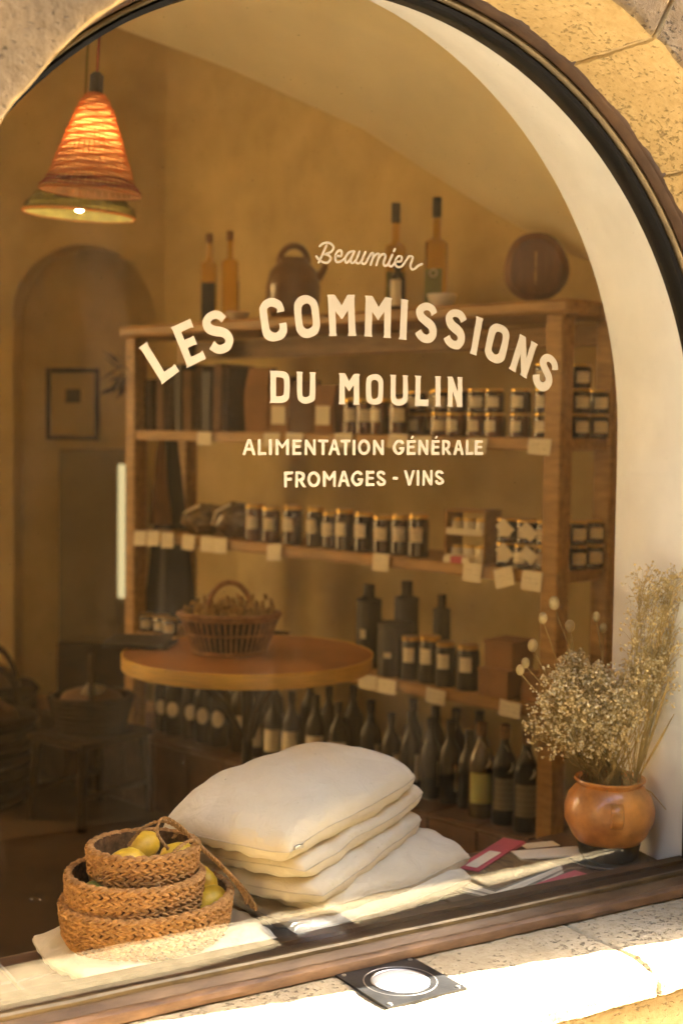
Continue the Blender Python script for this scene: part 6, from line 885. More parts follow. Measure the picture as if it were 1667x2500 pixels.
for i, (s, h, w, m) in enumerate([(1.99,.20,.05,'wood_dark'),(1.925,.24,.045,'kraft_dark'),(1.87,.22,.05,'wood_dark'),(1.81,.255,.04,'black'),(1.755,.23,.05,'kraft_dark'),(1.70,.245,.045,'wood_dark'),(1.645,.225,.05,'black'),(1.585,.25,.045,'kraft_dark'),(1.53,.235,.04,'wood_dark')]):
    t = thing('cookbook', 'dark upright book on the upper shelf, %s from window end' % ORD[8-i], 'book', bp(s,.13,SH['upper']), (rad(rnd.uniform(-3,3)),0,FACE), 'books on the upper shelf')
    ob('cover', MB().bbox((-w/2,-.09,0), (w/2,.08,h), .003), M[m], t, smooth=False)
    ob('pages', MB().bbox((-w*.38,-.086,.004), (w*.38,.083,h-.004), .001), M['card_mount'], t, smooth=False)

# middle shelf: cellophane bags at the left, wooden rack at the right
M['cello'] = basic('dull_cellophane', (.20,.14,.075), .25, 0, .35, 30, .8, 30, coat=.6, bdist=.01)
for i, (s, w, h) in enumerate(((1.74,.20,.115),(1.56,.19,.13))):
    def fn(u, v, w=w, h=h, s=s):
        a = 2*math.pi*u; b = math.pi*(v-.5)*.98
        n_ = 1+.22*noise.noise(Vector((math.cos(a)*2+s*5, math.sin(a)*2, b*2)))
        return (w/2*math.cos(a)*math.cos(b)*n_, .085*math.sin(a)*math.cos(b)*n_, h*.5+h*.5*math.sin(b)*n_)
    t = thing('cellophane_bag', 'crumpled clear bag, %s of two at the middle shelf far end' % ('left','right')[i], 'bag', bp(s,.12,SH['middle']), (0,0,FACE), 'bags on the middle shelf')
    ob('bag_body', MB().grid(22, 12, fn), M['cello'], t)
    ob('bag_tie', MB().tube([(-w*.4,-.05,h*.35),(-w*.1,-.08,h*.75),(w*.2,-.06,h*.98)], .005, 6), M['paper'], t)
rack = thing('wooden_rack', 'small pale wooden rack of little jars on the middle shelf', 'rack', bp(.385,.085,SH['middle']), (0,0,FACE+.15))
rw = .068
for z in (.0,.084,.158):
    ob('board', MB().bbox((-rw,-.05,z), (rw,.05,z+.008), .001), M['wood'], rack, smooth=False)
for x in (-rw-.006, rw): ob('side', MB().bbox((x,-.051,0), (x+.006,.051,.166), .001), M['wood'], rack, smooth=False)
for z in (.008,.092):
    ob('lip', MB().bbox((-rw+.001,-.0535,z-.006), (rw-.001,-.0505,z+.016), .001), M['paper'], rack, smooth=False)
sj = Proto(lambda: (lambda t: (ob('body', MB().lathe([(0,0),(.017,0),(.019,.003),(.019,.032),(.015,.038),(0,.038)], 12), M['china'], t), ob('lid', MB().lathe([(0,.037),(.0165,.037),(.0165,.046),(0,.047)], 12), M['gold'], t), t)[-1])(thing('spice_jar', '', 'jar')))
for k in range(2):
    for i, x in enumerate((-.045,0,.045)):
        p = Matrix.Translation(rack.location) @ Matrix.Rotation(FACE+.15, 4, 'Z') @ Vector((x,-.02,.008+.084*k))
        sj.put(p, FACE, 'little pale jar in the wooden rack, %s of the %s row' % (('left','centre','right')[i], ('lower','upper')[k]), 'little jars in the wooden rack')
t = thing('small_packet', 'small white and red packet lying in front of the wooden rack', 'packet', bp(.385,.016,SH['middle']), (0,0,FACE+.1))
ob('box', MB().bbox((-.05,-.013,0), (.05,.013,.02), .002), M['paper'], t, smooth=False); ob('red_band', MB().bbox((-.022,-.0137,-.0), (.022,.0137,.0207), .001), M['pink'], t, smooth=False)

# lower shelf: black tins and kraft boxes
def tin(label, s, d, r, h, neck):
    t = thing('black_tin', label, 'tin', bp(s,d,SH['lower']), (0,0,FACE+.3), 'black tins on the lower shelf')
    ob('can', MB().lathe([(0,0),(r,0),(r,h*.80),(r*.98,h*.815),(r*.5,h*.84) if neck else (r*.97,h*.9),(r*.42,h*.85) if neck else (r*.9,h*.9),(0,h*.85) if neck else (0,h*.9)], 22), M['black'], t)
    ob('cap', MB().lathe([(0,h*.845),(r*.46,h*.845),(r*.46,h),(0,h)] if neck else [(0,h*.89),(r*1.02,h*.89),(r*1.02,h),(0,h)], 18), M['black'], t)
    ob('label', patch(r, h*.36, h*.47, .22), M['paper'], t); return t
tin('tall black tin with screw cap beside the round table edge', .865,.12,.044,.285,True); tin('tall black tin with screw cap, behind the squat tin', .755,.19,.042,.30,True); tin('squat wide black tin in front of the tall tins', .70,.075,.060,.175,False)
tin('slim dark tin at the back, right of the tall tins', .64,.24,.030,.26,True)
def kbox(label, s, d, z, w, dpt, h, rz=0):
    t = thing('kraft_box', label, 'box', bp(s,d,SH['lower']+z), (0,0,FACE+rz), 'kraft boxes on the lower shelf')
    ob('carton', MB().bbox((-w/2,-dpt/2,0), (w/2,dpt/2,h*.86), .0015), M['kraft'], t, smooth=False); ob('lid', MB().bbox((-w/2-.002,-dpt/2-.002,h*.8601), (w/2+.002,dpt/2+.002,h), .0015), M['kraft'], t, smooth=False)
kbox('kraft cardboard box, bottom one of the stack beside the black jars', .235,.075,0,.115,.13,.088); kbox('kraft cardboard box, top one of the stack beside the black jars', .232,.085,.0885,.105,.12,.085, .06)
kbox('kraft cardboard box half hidden behind the dried flowers', .10,.10,0,.10,.12,.085,-.05)
for i, (s, r, h) in enumerate(((1.50,.05,.06),(1.30,.045,.07),(1.18,.05,.05),(1.06,.045,.06),(.97,.04,.05))):
    bowl('dark_bowl', 'dark bowl behind the wicker basket, %s from window end' % ORD[4-i], r, h, bp(s,.1,SH['lower']), 'clay_raw')['group'] = 'dark bowls on the lower shelf'

# wine bottles on the bench
def wine(r, h, glass, lab, tagd, sh=.6):
    def f():
        t = thing('wine_bottle', '', 'bottle')
        ob('glass', MB().lathe([(0,0),(r*.94,0),(r,.006),(r,h*sh),(r*.9,h*(sh+.06)),(r*.5,h*(sh+.16)),(r*.36,h*(sh+.22)),(r*.34,h*.93),(r*.40,h*.935),(r*.40,h*.985),(0,h*.985)], 20), M[glass], t)
        ob('capsule', MB().lathe([(r*.405,h*.86),(r*.42,h*.87),(r*.42,h*.995),(r*.36,h),(0,h)], 16), M['cork' if tagd else 'black'], t)
        if lab == 'oval':
            mb = patch(r, h*.26, h*.47, .62, 12); zc = h*.365; hz = h*.105
            mb.v = [(x, y, zc+(z-zc)*math.sqrt(max(.02, 1-min(1,((math.atan2(y,x)+math.pi/2)/.64))**2))) for x, y, z in mb.v]
            ob('label', mb, M['label'], t)
        else: ob('label', patch(r, h*.16, h*.48, .95, 10), M[lab], t)
        if tagd:
            mb = MB().lathe([(0,-.001),(.021,-.001),(.021,.001),(0,.001)], 22).xf(Matrix.Rotation(rad(90),4,'X'))
            tg = ob('neck_tag', mb, M['paper'], t, (.004,-r*.82,h*.60), (rad(-14),0,0))
            ob('tag_print', MB().lathe([(0,.001),(.010,.001),(.010,.0016),(0,.0016)], 16).xf(Matrix.Rotation(rad(90),4,'X')), M['grey_label'], tg)
            ob('tag_string', MB().tube([(.003,-r*.70,h*.665),(.01,-r*.5,h*.74),(0,-r*.40,h*.80)], .0012, 5), M['paper'], t)
        return t
    return f
V1 = Proto(wine(.040,.30,'green_glass','lime_label',True)); V2 = Proto(wine(.039,.31,'black_glass','grey_label',True)); V3 = Proto(wine(.037,.29,'black_glass','oval',False)); V4 = Proto(wine(.036,.27,'black_glass','label',False,.58))
V1.put(bp(.325,.075,LZ), FACE+.75, 'murky bottle with lime label and round neck tag on the tiled bench', 'tagged bottles on the bench')
V2.put(bp(.225,.065,LZ), FACE+.72, 'dark bottle with grey label and round neck tag, middle of the three tagged bottles', 'tagged bottles on the bench')
V2.put(bp(.13,.05,LZ), FACE+.70, 'dark bottle with grey label and round neck tag, nearest the oak post', 'tagged bottles on the bench')
shelf_items(V3, [1.50,1.62,1.71,1.80,1.89,1.97], LZ, .10, ordl('wine bottle with oval label', 'far bench end'), 'oval-labelled bottles on the bench', .12, .62)
shelf_items(V4, [.98,1.09,1.20,1.30,1.40], LZ, .09, ordl('dark bottle with squarish label', 'mid bench'), 'square-labelled bottles on the bench', .2, .5)
shelf_items(V4, [.42,.50,.58,.67,.76,.86], LZ, .13, ordl('black bottle left of lime-labelled bottle', 'front row'), 'black bottles on the bench', .3, 2.2)
shelf_items(V3, [.46,.55,.65,.75,1.03,1.15,1.26,1.45,1.66,1.76], LZ, .22, ordl('black bottle against the wall', 'bench back row'), 'back row of bottles on the bench', .3, 2.4)

# things hung on the bookcase's far end
t = thing('dried_bunch', 'dark dried leaf bunch tied to the far end of the bookcase', 'dried bunch', bp(LEN+.03,.03,.19))
mb = MB()
for k in range(46):
    a = rnd.uniform(0, 2*math.pi); e_ = rnd.uniform(-1.2,.9); L_ = rnd.uniform(.06,.13)
    d_ = Vector((math.cos(a)*math.cos(e_), math.sin(a)*math.cos(e_), math.sin(e_)))
    c0 = d_*.015 + Vector((0,0,rnd.uniform(-.06,.06))); s_ = d_.cross(Vector((.3,.2,1))).normalized()*.011
    mb.add([c0, c0+d_*L_*.5+s_, c0+d_*L_, c0+d_*L_*.5-s_], [(0,1,2,3)])
ob('leaves', mb, M['bunch'], t, smooth=False); ob('stalk', MB().tube([(0,0,.10),(.004,0,0),(0,0,-.09)], .006, 6), M['bunch'], t)
t = thing('hanging_apron', 'dark apron with tan panel hung inside the far end of the bookcase', 'apron', bp(LEN-.10,.15,-.07))
def cloth(w, h, ph):
    def fn(u, v):
        k = v; ww = w*(.25+.75*k)
        return ((u-.5)*ww, .02*math.sin(u*9+ph)*k+.01*noise.noise(Vector((u*4,v*5,ph))), -h*v)
    return MB().grid(14, 18, fn)
ob('cloth', cloth(.24,.74,0), M['black'], t, (0,0,0), (0,0,FACE+.5)); ob('tan_panel', cloth(.12,.34,1.2), M['kraft'], t, tuple(-Vector((BN.x,BN.y,0))*.05), (0,0,FACE+.4))

# ------------------------------------------------------------------ far recess: picture, lit cabinet, baskets and stool
def at_back(rc, dep, z): return Vector(bw(rc, dep, z))
BR = math.atan2(RT.y, RT.x)
t = thing('framed_picture', 'small dark framed print hanging in the arched recess', 'picture', at_back(-1.207,DB-.003,.073), (0,0,BR))
w, h, fr_ = .118, .160, .018
for a, b in (((-w,-.02,h-fr_),(w,0,h)),((-w,-.02,-h),(w,0,-h+fr_)),((-w,-.0195,-h+fr_+.0003),(-w+fr_,0,h-fr_-.0003)),((w-fr_,-.0195,-h+fr_+.0003),(w,0,h-fr_-.0003))):
    ob('frame', MB().bbox(a, b, .002), M['wood_dark'], t, smooth=False)
ob('mount', MB().box((-w+fr_,-.008,-h+fr_), (w-fr_,-.004,h-fr_)), M['card_mount'], t, smooth=False); ob('print', MB().box((-.034,-.0095,.004), (.034,-.0082,.066)), M['picture_ink'], t, smooth=False)
cab = thing('glazed_cabinet', 'tall dull cabinet with a bright vertical light strip in the recess', 'cabinet', at_back(-1.097,DB-.15,-.98), (0,0,BR))
ob('carcass', MB().bbox((-.145,0,-.53), (.150,.145,.855), .004), M['cabinet'], cab, smooth=False)
ob('door_panel', MB().bbox((-.138,-.012,.02), (.112,-.001,.845), .003), M['cabinet'], cab, smooth=False)
ob('light_strip', MB().bbox((.116,-.012,.20), (.149,-.002,.79), .004), M['led'], cab)
ob('plinth', MB().bbox((-.15,-.02,-.53), (.155,-.0005,0.0), .004), M['wood_dark'], cab, smooth=False)
def handle_basket(label, loc, r, h, rz, m='wood_dark'):
    t = thing('handled_basket', label, 'basket', loc, (0,0,rz), 'dark baskets by the far wall')
    mb = MB().lathe([(0,.004),(r*.8,0),(r,h),(r*.95,h),(r*.75,.012),(0,.012)], 20)
    for k in range(7): mb.tube([(r*(.80+.2*k/6+.02)*math.cos(a), r*(.80+.2*k/6+.02)*math.sin(a), h*(k+.5)/7) for a in [2*math.pi*q/20 for q in range(20)]], h/15, 5, True)
    ob('weave', mb, M['clay_raw'], t); ob('handle', MB().tube([(r*math.cos(a), 0, h+r*.95*math.sin(a)) for a in [math.pi*k/16 for k in range(17)]], .012, 6), M['wood_dark'], t)
    ob('contents', MB().ell((0,0,h*.85), ((r*.8,0,0),(0,r*.8,0),(0,0,h*.35)), 12, 6), M['kraft_dark'], t); return t
stool = thing('low_stool', 'dark low wooden stool carrying a handled basket by the far end of the bench', 'stool', tuple(Vector((1.98,3.05,FLOOR))), (0,0,.4))
ob('seat', MB().bbox((-.19,-.15,.30), (.19,.15,.33), .006), M['wood_dark'], stool, smooth=False)
for x in (-.16,.16):
    for y in (-.12,.12): ob('leg', MB().tube([(x*1.15,y*1.15,0),(x,y,.30)], [.016,.02], 8), M['wood_dark'], stool)
for y in (-.13,.13): ob('stretcher', MB().tube([(-.17,y,.12),(.17,y,.12)], .011, 6), M['wood_dark'], stool)
handle_basket('dark handled basket on the low stool beside the bookcase', (1.98,3.05,FLOOR+.331), .155, .14, 1.2)
handle_basket('dark handled basket on the floor at the far left', (1.66,3.42,FLOOR), .20, .36, .4)
handle_basket('small dark basket on the floor behind the stool', (1.80,3.72,FLOOR), .17, .42, 1.9)
t = thing('paper_slip', 'pale folded paper leaning in the basket on the stool', 'paper', (1.95,2.96,FLOOR+.50), (.5,.3,.4)); ob('sheet', MB().bbox((-.045,-.002,-.02), (.045,.002,.03), .0008), M['label'], t, smooth=False)

# ------------------------------------------------------------------ round table with brass edge
TX, TY, TZ, TR = 1.955, 1.72, -.69, .375
tb = thing('round_table', 'round brown table with a shiny brass edge on black iron legs', 'table', (TX,TY,FLOOR))
th = TZ-FLOOR
ob('table_top', MB().lathe([(0,th-.03),(TR-.003,th-.03),(TR-.003,th),(0,th)], 72), M['table_top'], tb, angle=30)
ob('brass_edge', MB().lathe([(TR-.0028,th-.042),(TR,th-.042),(TR+.0015,th-.038),(TR+.0015,th+.0005),(TR,th+.0015),(TR-.0028,th+.0015)], 96, close=True), M['brass'], tb)
ob('pedestal', MB().tube([(0,0,.05),(0,0,th-.031)], .017, 12), M['iron'], tb)
for k in range(3):
    a = rad(20+120*k); c_, s_ = math.cos(a), math.sin(a)
    ob('bracket', MB().tube([(.016*c_,.016*s_,th-.26),(.07*c_,.07*s_,th-.16),(.16*c_,.16*s_,th-.075),(.25*c_,.25*s_,th-.04)], .012, 6), M['iron'], tb)
    ob('leg', MB().tube([(.015*c_,.015*s_,.22),(.06*c_,.06*s_,.17),(.16*c_,.16*s_,.06),(.27*c_,.27*s_,.012),(.30*c_,.30*s_,.012)], [.014,.015,.015,.014,.012], 8), M['iron'], tb)
tbk = thing('wicker_basket', 'oval wicker basket with hoop handle full of dried flowers on the round table', 'basket', (1.90,1.735,TZ+.0015), (0,0,rad(-29)))
bx, by, hx, hy, H_ = .105, .075, .148, .105, .118
def oval(k, n, z, g=0): a = 2*math.pi*k/n; f = z/H_; return ((bx+(hx-bx)*f+g)*math.cos(a), (by+(hy-by)*f+g)*math.sin(a), z)
for k in range(46): ob('stake', MB().tube([oval(k,46,.004), oval(k+.12*math.sin(k),46,.06), oval(k,46,H_)], .0034, 5), M['wicker'], tbk)
ob('rim', MB().tube([oval(k,40,H_,.002) for k in range(40)], .008, 6, True), M['wicker'], tbk)
ob('rim', MB().tube([oval(k,40,H_-.011,.002) for k in range(40)], .006, 6, True), M['wicker'], tbk)
ob('band', MB().tube([oval(k,40,.062,.003) for k in range(40)], .0038, 5, True), M['wicker'], tbk)
ob('foot_ring', MB().tube([oval(k,40,.006,.002) for k in range(40)], .006, 6, True), M['wicker'], tbk)
ob('floor', MB().lathe([(0,.003),(1,.003),(1,.008),(0,.008)], 32, (0,0,0), bx, by), M['wicker'], tbk)
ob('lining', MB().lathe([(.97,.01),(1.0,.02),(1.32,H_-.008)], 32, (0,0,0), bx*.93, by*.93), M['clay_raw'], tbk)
ob('handle', MB().tube([(.066*math.cos(a), .004*math.sin(a*3), H_+.095*math.sin(a)) for a in [math.pi*k/20 for k in range(21)]], .0085, 7), M['wicker'], tbk)
fl = thing('dried_posies', 'dried flower posies heaped in the wicker basket on the table', 'dried flowers', (1.90,1.735,TZ+.09), (0,0,rad(-29)))
mb = MB(); mb2 = MB()
for k in range(150):
    a = rnd.uniform(0,2*math.pi); q = math.sqrt(rnd.random()); x, y = hx*.95*q*math.cos(a), hy*.95*q*math.sin(a); z = .025+.03*rnd.random()+ (.03 if rnd.random() < .12 else 0)
    mb2.tube([(x*.8,y*.8,.0),(x,y,z)], .0016, 4)
    c0 = Vector((x,y,z)); d_ = Vector((rnd.uniform(-.5,.5), rnd.uniform(-.5,.5), 1)).normalized(); s_ = d_.orthogonal().normalized()
    mb.ell(c0, (s_*.007, d_.cross(s_)*.007, d_*rnd.uniform(.010,.020)), 6, 4)
ob('blossoms', mb, M['dried'], fl)['kind'] = 'stuff'; ob('stems', mb2, M['stem'], fl)
t = thing('menu_folder', 'black folder lying at the left edge of the round table', 'folder', (1.722,1.985,TZ+.0025), (0,0,rad(-40)))
ob('cover', MB().bbox((-.10,-.07,0), (.10,.07,.012), .002), M['black'], t, smooth=False); ob('flap', MB().bbox((-.10,-.07,.0125), (.09,.07,.02), .002), M['black'], t, (0,0,0), (rad(3),0,rad(4)), smooth=False)

# ------------------------------------------------------------------ woven pendant lamps
def pendant(name, label, loc, prof_, ribs, m_main, m_band, m_rim, bulb_z, power, cord, tiltx, socket_z):
    t = thing(name, label, 'lamp', loc, (tiltx,rad(2),0), 'woven pendant lamps')
    mb = MB(); n = 56; dense = []
    for (r0, z0), (r1, z1) in zip(prof_, prof_[1:]):
        L_ = math.hypot(r1-r0, z1-z0); m_ = max(1, int(L_/.0062))
        dense += [(r0+(r1-r0)*k/m_, z0+(z1-z0)*k/m_) for k in range(m_)]
    dense.append(prof_[-1])
    zmin = prof_[-1][1]
    bandz = zmin+.030
    main_r = MB(); band_r = MB()
    for i, (r, z) in enumerate(dense[:-1]):
        tgt = band_r if z < bandz else main_r
        w_ = .0030*math.sin(i*1.3)
        tgt.tube([(r*(1+.012*math.sin(k*math.pi))*math.cos(2*math.pi*k/n), r*(1+.012*math.sin(k*math.pi))*math.sin(2*math.pi*k/n), z+w_*math.sin(3*2*math.pi*k/n+i*.7)) for k in range(n)], .0022, 4, True)
    ob('weave', main_r, M[m_main], t); ob('band', band_r, M[m_band], t)
    for k in range(ribs):
        a = 2*math.pi*k/ribs
        ob('rib', MB().tube([(r*math.cos(a)*.99, r*math.sin(a)*.99, z) for r, z in dense[::3]+[dense[-1]]], .0016, 4), M[m_main], t)
    ob('rim', MB().tube([(dense[-1][0]*math.cos(2*math.pi*k/n), dense[-1][0]*math.sin(2*math.pi*k/n), zmin) for k in range(n)], .0042, 6, True), M[m_rim], t)
    ob('liner', MB().lathe([(max(.004,r-.004), z) for r, z in dense[::2]+[dense[-1]]], 40), M['shade_liner' if m_main == 'shade_fibre' else m_main], t)
    ob('socket', MB().lathe([(0,socket_z),(.018,socket_z),(.018,socket_z+.058),(.010,socket_z+.066),(0,socket_z+.066)], 14), M['black'], t)
    ob('lamp_holder', MB().tube([(0,0,bulb_z+.03),(0,0,socket_z+.002)], .008, 8), M['brass'], t)
    ob('bulb', MB().ell((0,0,bulb_z), ((.019,0,0),(0,.019,0),(0,0,.028)), 14, 8), M['bulb'], t)
    ob('cord', MB().tube([(0,0,socket_z+.064),(0,0,socket_z+cord)], .0032, 6), M[m_band if cord > .5 else 'black'], t)
    return t
LP = (1.354,1.466)
pendant('pendant_lamp', 'lit conical woven lampshade with red rim hanging at the upper left', (LP[0],LP[1],.585),
        [(.023,.246),(.034,.232),(.049,.200),(.069,.146),(.090,.088),(.107,.040),(.115,.022),(.127,.008),(.128,0)], 40, 'shade_fibre', 'shade_red', 'shade_fibre', .145, .06, 1.0, rad(4), .235)
pendant('pendant_lamp', 'wide shallow olive woven lampshade with bare bulb behind the conical one', (1.475,1.86,.585),
        [(.020,.115),(.05,.105),(.09,.080),(.125,.050),(.150,.022),(.158,.006),(.157,0)], 36, 'shade_green', 'shade_green', 'shade_fibre', .035, .06, 1.1, rad(3), .10)
tag(ob('slack_cable', MB().tube([(.95+.35*k/12-.12*math.sin(math.pi*k/12), 1.9, .2+1.2*(k/12)) for k in range(13)], .005, 6), M['iron']), 'dark slack cable hanging at the far upper left', 'cable')

# ------------------------------------------------------------------ window display: cushions
def cushion_surface(w, h, th_up, th_dn, p, seed, droop, n=44):
    """pillow as closed mesh: top and bottom sheets share the seam; returns (mesh builder, seam points)"""
    off = Vector((seed*5.1, seed*2.3, 0))
    def edge(u, v):
        k = .02
        x = u*w/2*(1-k*(1-v*v)*u*u)*math.sqrt(1-.20*v*v*abs(u)**3); y = v*h/2*(1-k*(1-u*u)*v*v)*math.sqrt(1-.20*u*u*abs(v)**3)
        return x, y
    def base(u, v):
        x, y = edge(u, v); q = Vector((x*6, y*6, 0))+off
        return Vector((x, y, droop(u, v) + noise.noise(q)*.010 + noise.noise(q*2.7)*.004))
    def pt(u, v, s):
        b = base(u, v)
        pp = p if s > 0 else max(p, 7)
        f = ((1-abs(u)**pp)*(1-abs(v)**pp)); f = max(0, f)**.42
        q = Vector((b.x*13, b.y*13, s*3))+off
        edge_w = (1-f)*f*4
        along = math.atan2(v, u)*7
        pucker = math.sin(along*3.1+seed*2+2*noise.noise(q*.7))*.0026*math.exp(-((1-max(abs(u),abs(v)))*9)**2+0)*(1 if f > .15 else 0)
        fold = max(0, noise.noise(Vector((b.x*5.5+b.y*3.2, b.y*4.2-b.x*2.2, seed*1.9)))-.12)*.016*f
        wr = pucker - fold + noise.noise(q)*.0045*f + noise.noise(q*2.6+Vector((3,1,0)))*.0022*edge_w + abs(noise.noise(Vector((b.x*22+b.y*9, b.y*10-b.x*6, seed))))*-.003*f
        return b + Vector((0,0,(th_up if s > 0 else -th_dn)*f + wr))
    ids = {}; vs_ = []; fs = []
    def g(i, j, s):
        bd = i in (0, n) or j in (0, n); key = (i, j, 0 if bd else s)
        if key not in ids:
            # cluster samples towards the edge
            cl = lambda a: math.sin((a*2-1)*math.pi/2*.92)/math.sin(math.pi/2*.92)
            u, v = cl(i/n), cl(j/n); ids[key] = len(vs_); vs_.append(base(u, v) if bd else pt(u, v, s))
        return ids[key]
    for s in (1, -1):
        for i in range(n):
            for j in range(n): fs.append((g(i,j,s), g(i+1,j,s), g(i+1,j+1,s), g(i,j+1,s)))
    rim = [(i,0) for i in range(n)]+[(n,j) for j in range(n)]+[(n-i,n) for i in range(n)]+[(0,n-j) for j in range(n)]
    return MB().add(vs_, fs), [vs_[g(i,j,1)] for i, j in rim]
def cushion(label, c, w, h, rz, up, dn, p, seed, droop, zipper=False):
    mb, seam = cushion_surface(w, h, up, dn, p, seed, droop)
    t = thing('cushion', label, 'cushion', c, (0,0,rz), 'cream linen cushions')
    ob('cover', mb, M['fabric'], t, angle=80)
    ob('seam', MB().tube([s + Vector((s.x,s.y,0)).normalized()*.0004 for s in seam], .0011, 5, True), M['seam'], t)
    if zipper:
        i0 = min(range(len(seam)), key=lambda i: (seam[i]-Vector((-w*.5,-h*.5,0))).length)+6
        d_ = (seam[i0+1]-seam[i0-1]).normalized()
        ob('zip_pull', MB().bbox((-.011,-.002,-.0035), (.011,.002,.0035), .001), M['steel'], t, seam[i0]+Vector((0,-.002,0)), (0,0,math.atan2(d_.y,d_.x)))
    return t
LEDGE = -.9045
RZ = rad(23)
flat = lambda a, b: (lambda u, v: a*u + b*v)
def dr(l=0, f=0, r=0, bk=0, tilt=0):
    """corner droop: l lowers the left (-u) side, f the front (-v), and so on"""
    return lambda u, v: -l*max(0,-u)**2 - r*max(0,u)**2 - f*max(0,-v)**2 - bk*max(0,v)**2 + tilt*u
cushion('top cushion of the cream stack, plump with its seam and zip showing', (1.300,.283,-.697), .475,.315, rad(25.5), .058,.036,3.0,1, dr(.020,.004,.0,.01,.014), True)
cushion('second cushion from the top of the cream stack', (1.332,.300,-.744), .495,.315, rad(28), .026,.034,6,2, dr(.012,.006,.0,.01,.014))
cushion('third cushion from the top of the cream stack', (1.335,.291,-.792), .460,.325, rad(31), .026,.032,6,3, dr(.010,.006,.0,.01,.012))
cushion('fourth cushion down, sticking out furthest right of the stack', (1.408,.278,-.836), .455,.335, rad(15), .036,.036,4,4, dr(.004,.012,.002,.01,.004))
cushion('bottom cushion of the cream stack, lying on the tiles', (1.395,.250,-.876), .455,.315, rad(11), .022,.027,6,5, dr(.0,.002,.002,.0,.0))
cushion('flat cream cushion lying under the jute baskets', (.972,.176,-.886), .385,.285, rad(2), .018,.018,6,6, dr(.002,.004,.002,.0,.0))

# ------------------------------------------------------------------ jute baskets
def jute_basket(label, c, r, h, tilt, rz, rows, oval_=1.0, flare=.06):
    t = thing('jute_basket', label, 'basket', c, tilt+(rz,), 'stacked jute baskets')
    prof_ = lambda k: r*(1-flare+flare*k - .10*max(0,(.18-k)/.18)**2)
    wall = [(prof_(k/8)-.003, h*k/8) for k in range(9)]
    inner = [(prof_(k/8)-.011, max(.006, h*k/8)) for k in range(8,-1,-1)]
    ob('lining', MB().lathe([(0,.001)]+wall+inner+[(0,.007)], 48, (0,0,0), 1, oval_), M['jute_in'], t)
    mb = MB(); rj = random.Random(int(r*1e4)); rh = h/rows
    for i in range(rows):
        k = (i+.5)/rows; rr = prof_(k); nst = int(2*math.pi*rr/.0148)
        for j in range(nst):
            a = 2*math.pi*(j+.5*(i % 2))/nst + rj.uniform(-.01,.01)
            rad_ = Vector((math.cos(a), math.sin(a)*oval_, 0)); tan = Vector((-math.sin(a), math.cos(a)*oval_, 0)).normalized(); up = Vector((0,0,1)); nrm = tan.cross(up).normalized()
            for s in (-1, 1):
                sl = math.radians(24+rj.uniform(-7,7))*s
                d_ = (tan*math.cos(sl) + up*math.sin(sl))
                cc = Vector((rr*math.cos(a), rr*math.sin(a)*oval_, h*k + s*rh*.24)) + nrm*(rj.uniform(-.0004,.0010)) + tan*(s*.0038)
                w_ = d_.cross(nrm).normalized()
                mb.ell(cc, (nrm*.0048, w_*(rh*.31), d_*.0096*rj.uniform(.9,1.1)), 6, 4)
    ob('braid', mb, M['jute'], t)['kind'] = 'stuff'
    # stitched rim
    mb = MB(); nst = int(2*math.pi*r/.012)
    for j in range(nst):
        a = 2*math.pi*j/nst; tan = Vector((-math.sin(a), math.cos(a)*oval_, 0)).normalized(); nrm = tan.cross(Vector((0,0,1)))
        d_ = (tan*.85+nrm*.35+Vector((0,0,.25*(1 if j % 2 else -1)))).normalized(); w_ = d_.cross(Vector((0,0,1))).normalized()
        mb.ell(Vector(((r-.005)*math.cos(a), (r-.005)*math.sin(a)*oval_, h)), (w_*.0062, d_.cross(w_)*.0046, d_*.0092), 6, 4)
    ob('rim', mb, M['jute'], t)['kind'] = 'stuff'
    return t
b1 = (.956,.180,-.872); b2 = (.933,.184,-.842); b3 = (.950,.184,-.774)
jute_basket('largest jute basket, bottom of the stack on the flat cushion', b1, .153, .068, (rad(0),rad(0)), .3, 6, .88)
jute_basket('middle jute basket of the stack of three', b2, .122, .080, (rad(1),rad(2)), .5, 7, .92)
jute_basket('smallest jute basket on top, holding lemons', b3, .096, .056, (rad(0),rad(1)), .1, 5, .92)
def lemon(label, c, ax, s=1.0, m='lemon'):
    d_ = Vector(ax).normalized(); x = d_.orthogonal().normalized(); y = d_.cross(x)
    pr = [(0,-.041),(.005,-.040),(.008,-.036),(.018,-.030),(.025,-.018),(.0275,0),(.025,.018),(.017,.030),(.008,.037),(.006,.040),(0,.042)]
    mb = MB().lathe([(r*s, z*s) for r, z in pr], 20); Mx = Matrix((x, y, d_)).transposed().to_4x4()
    return tag(ob('lemon', mb.xf(Mx), M[m], None, c, angle=80), label, 'lemon', 'lemons in the baskets')
lemon('yellow lemon at the left of the top jute basket', (.906,.152,-.735), (1,.2,.1), .88)
lemon('yellow lemon in the middle of the top jute basket, furthest back', (.962,.208,-.731), (.9,.5,.35), .88)
lemon('yellow lemon at the right of the top jute basket', (1.000,.150,-.738), (1,-.15,0), .88)
lemon('greenish lemon peeping out at the left of the middle basket', (.856,.165,-.790), (.4,1,.1), .95, 'lime')
lemon('yellow lemon upright at the right side of the largest basket', (1.060,.176,-.812), (.1,.2,1), .95)
lemon('yellow lemon lying low at the right side of the largest basket', (1.058,.146,-.824), (.8,.5,.1), .95)
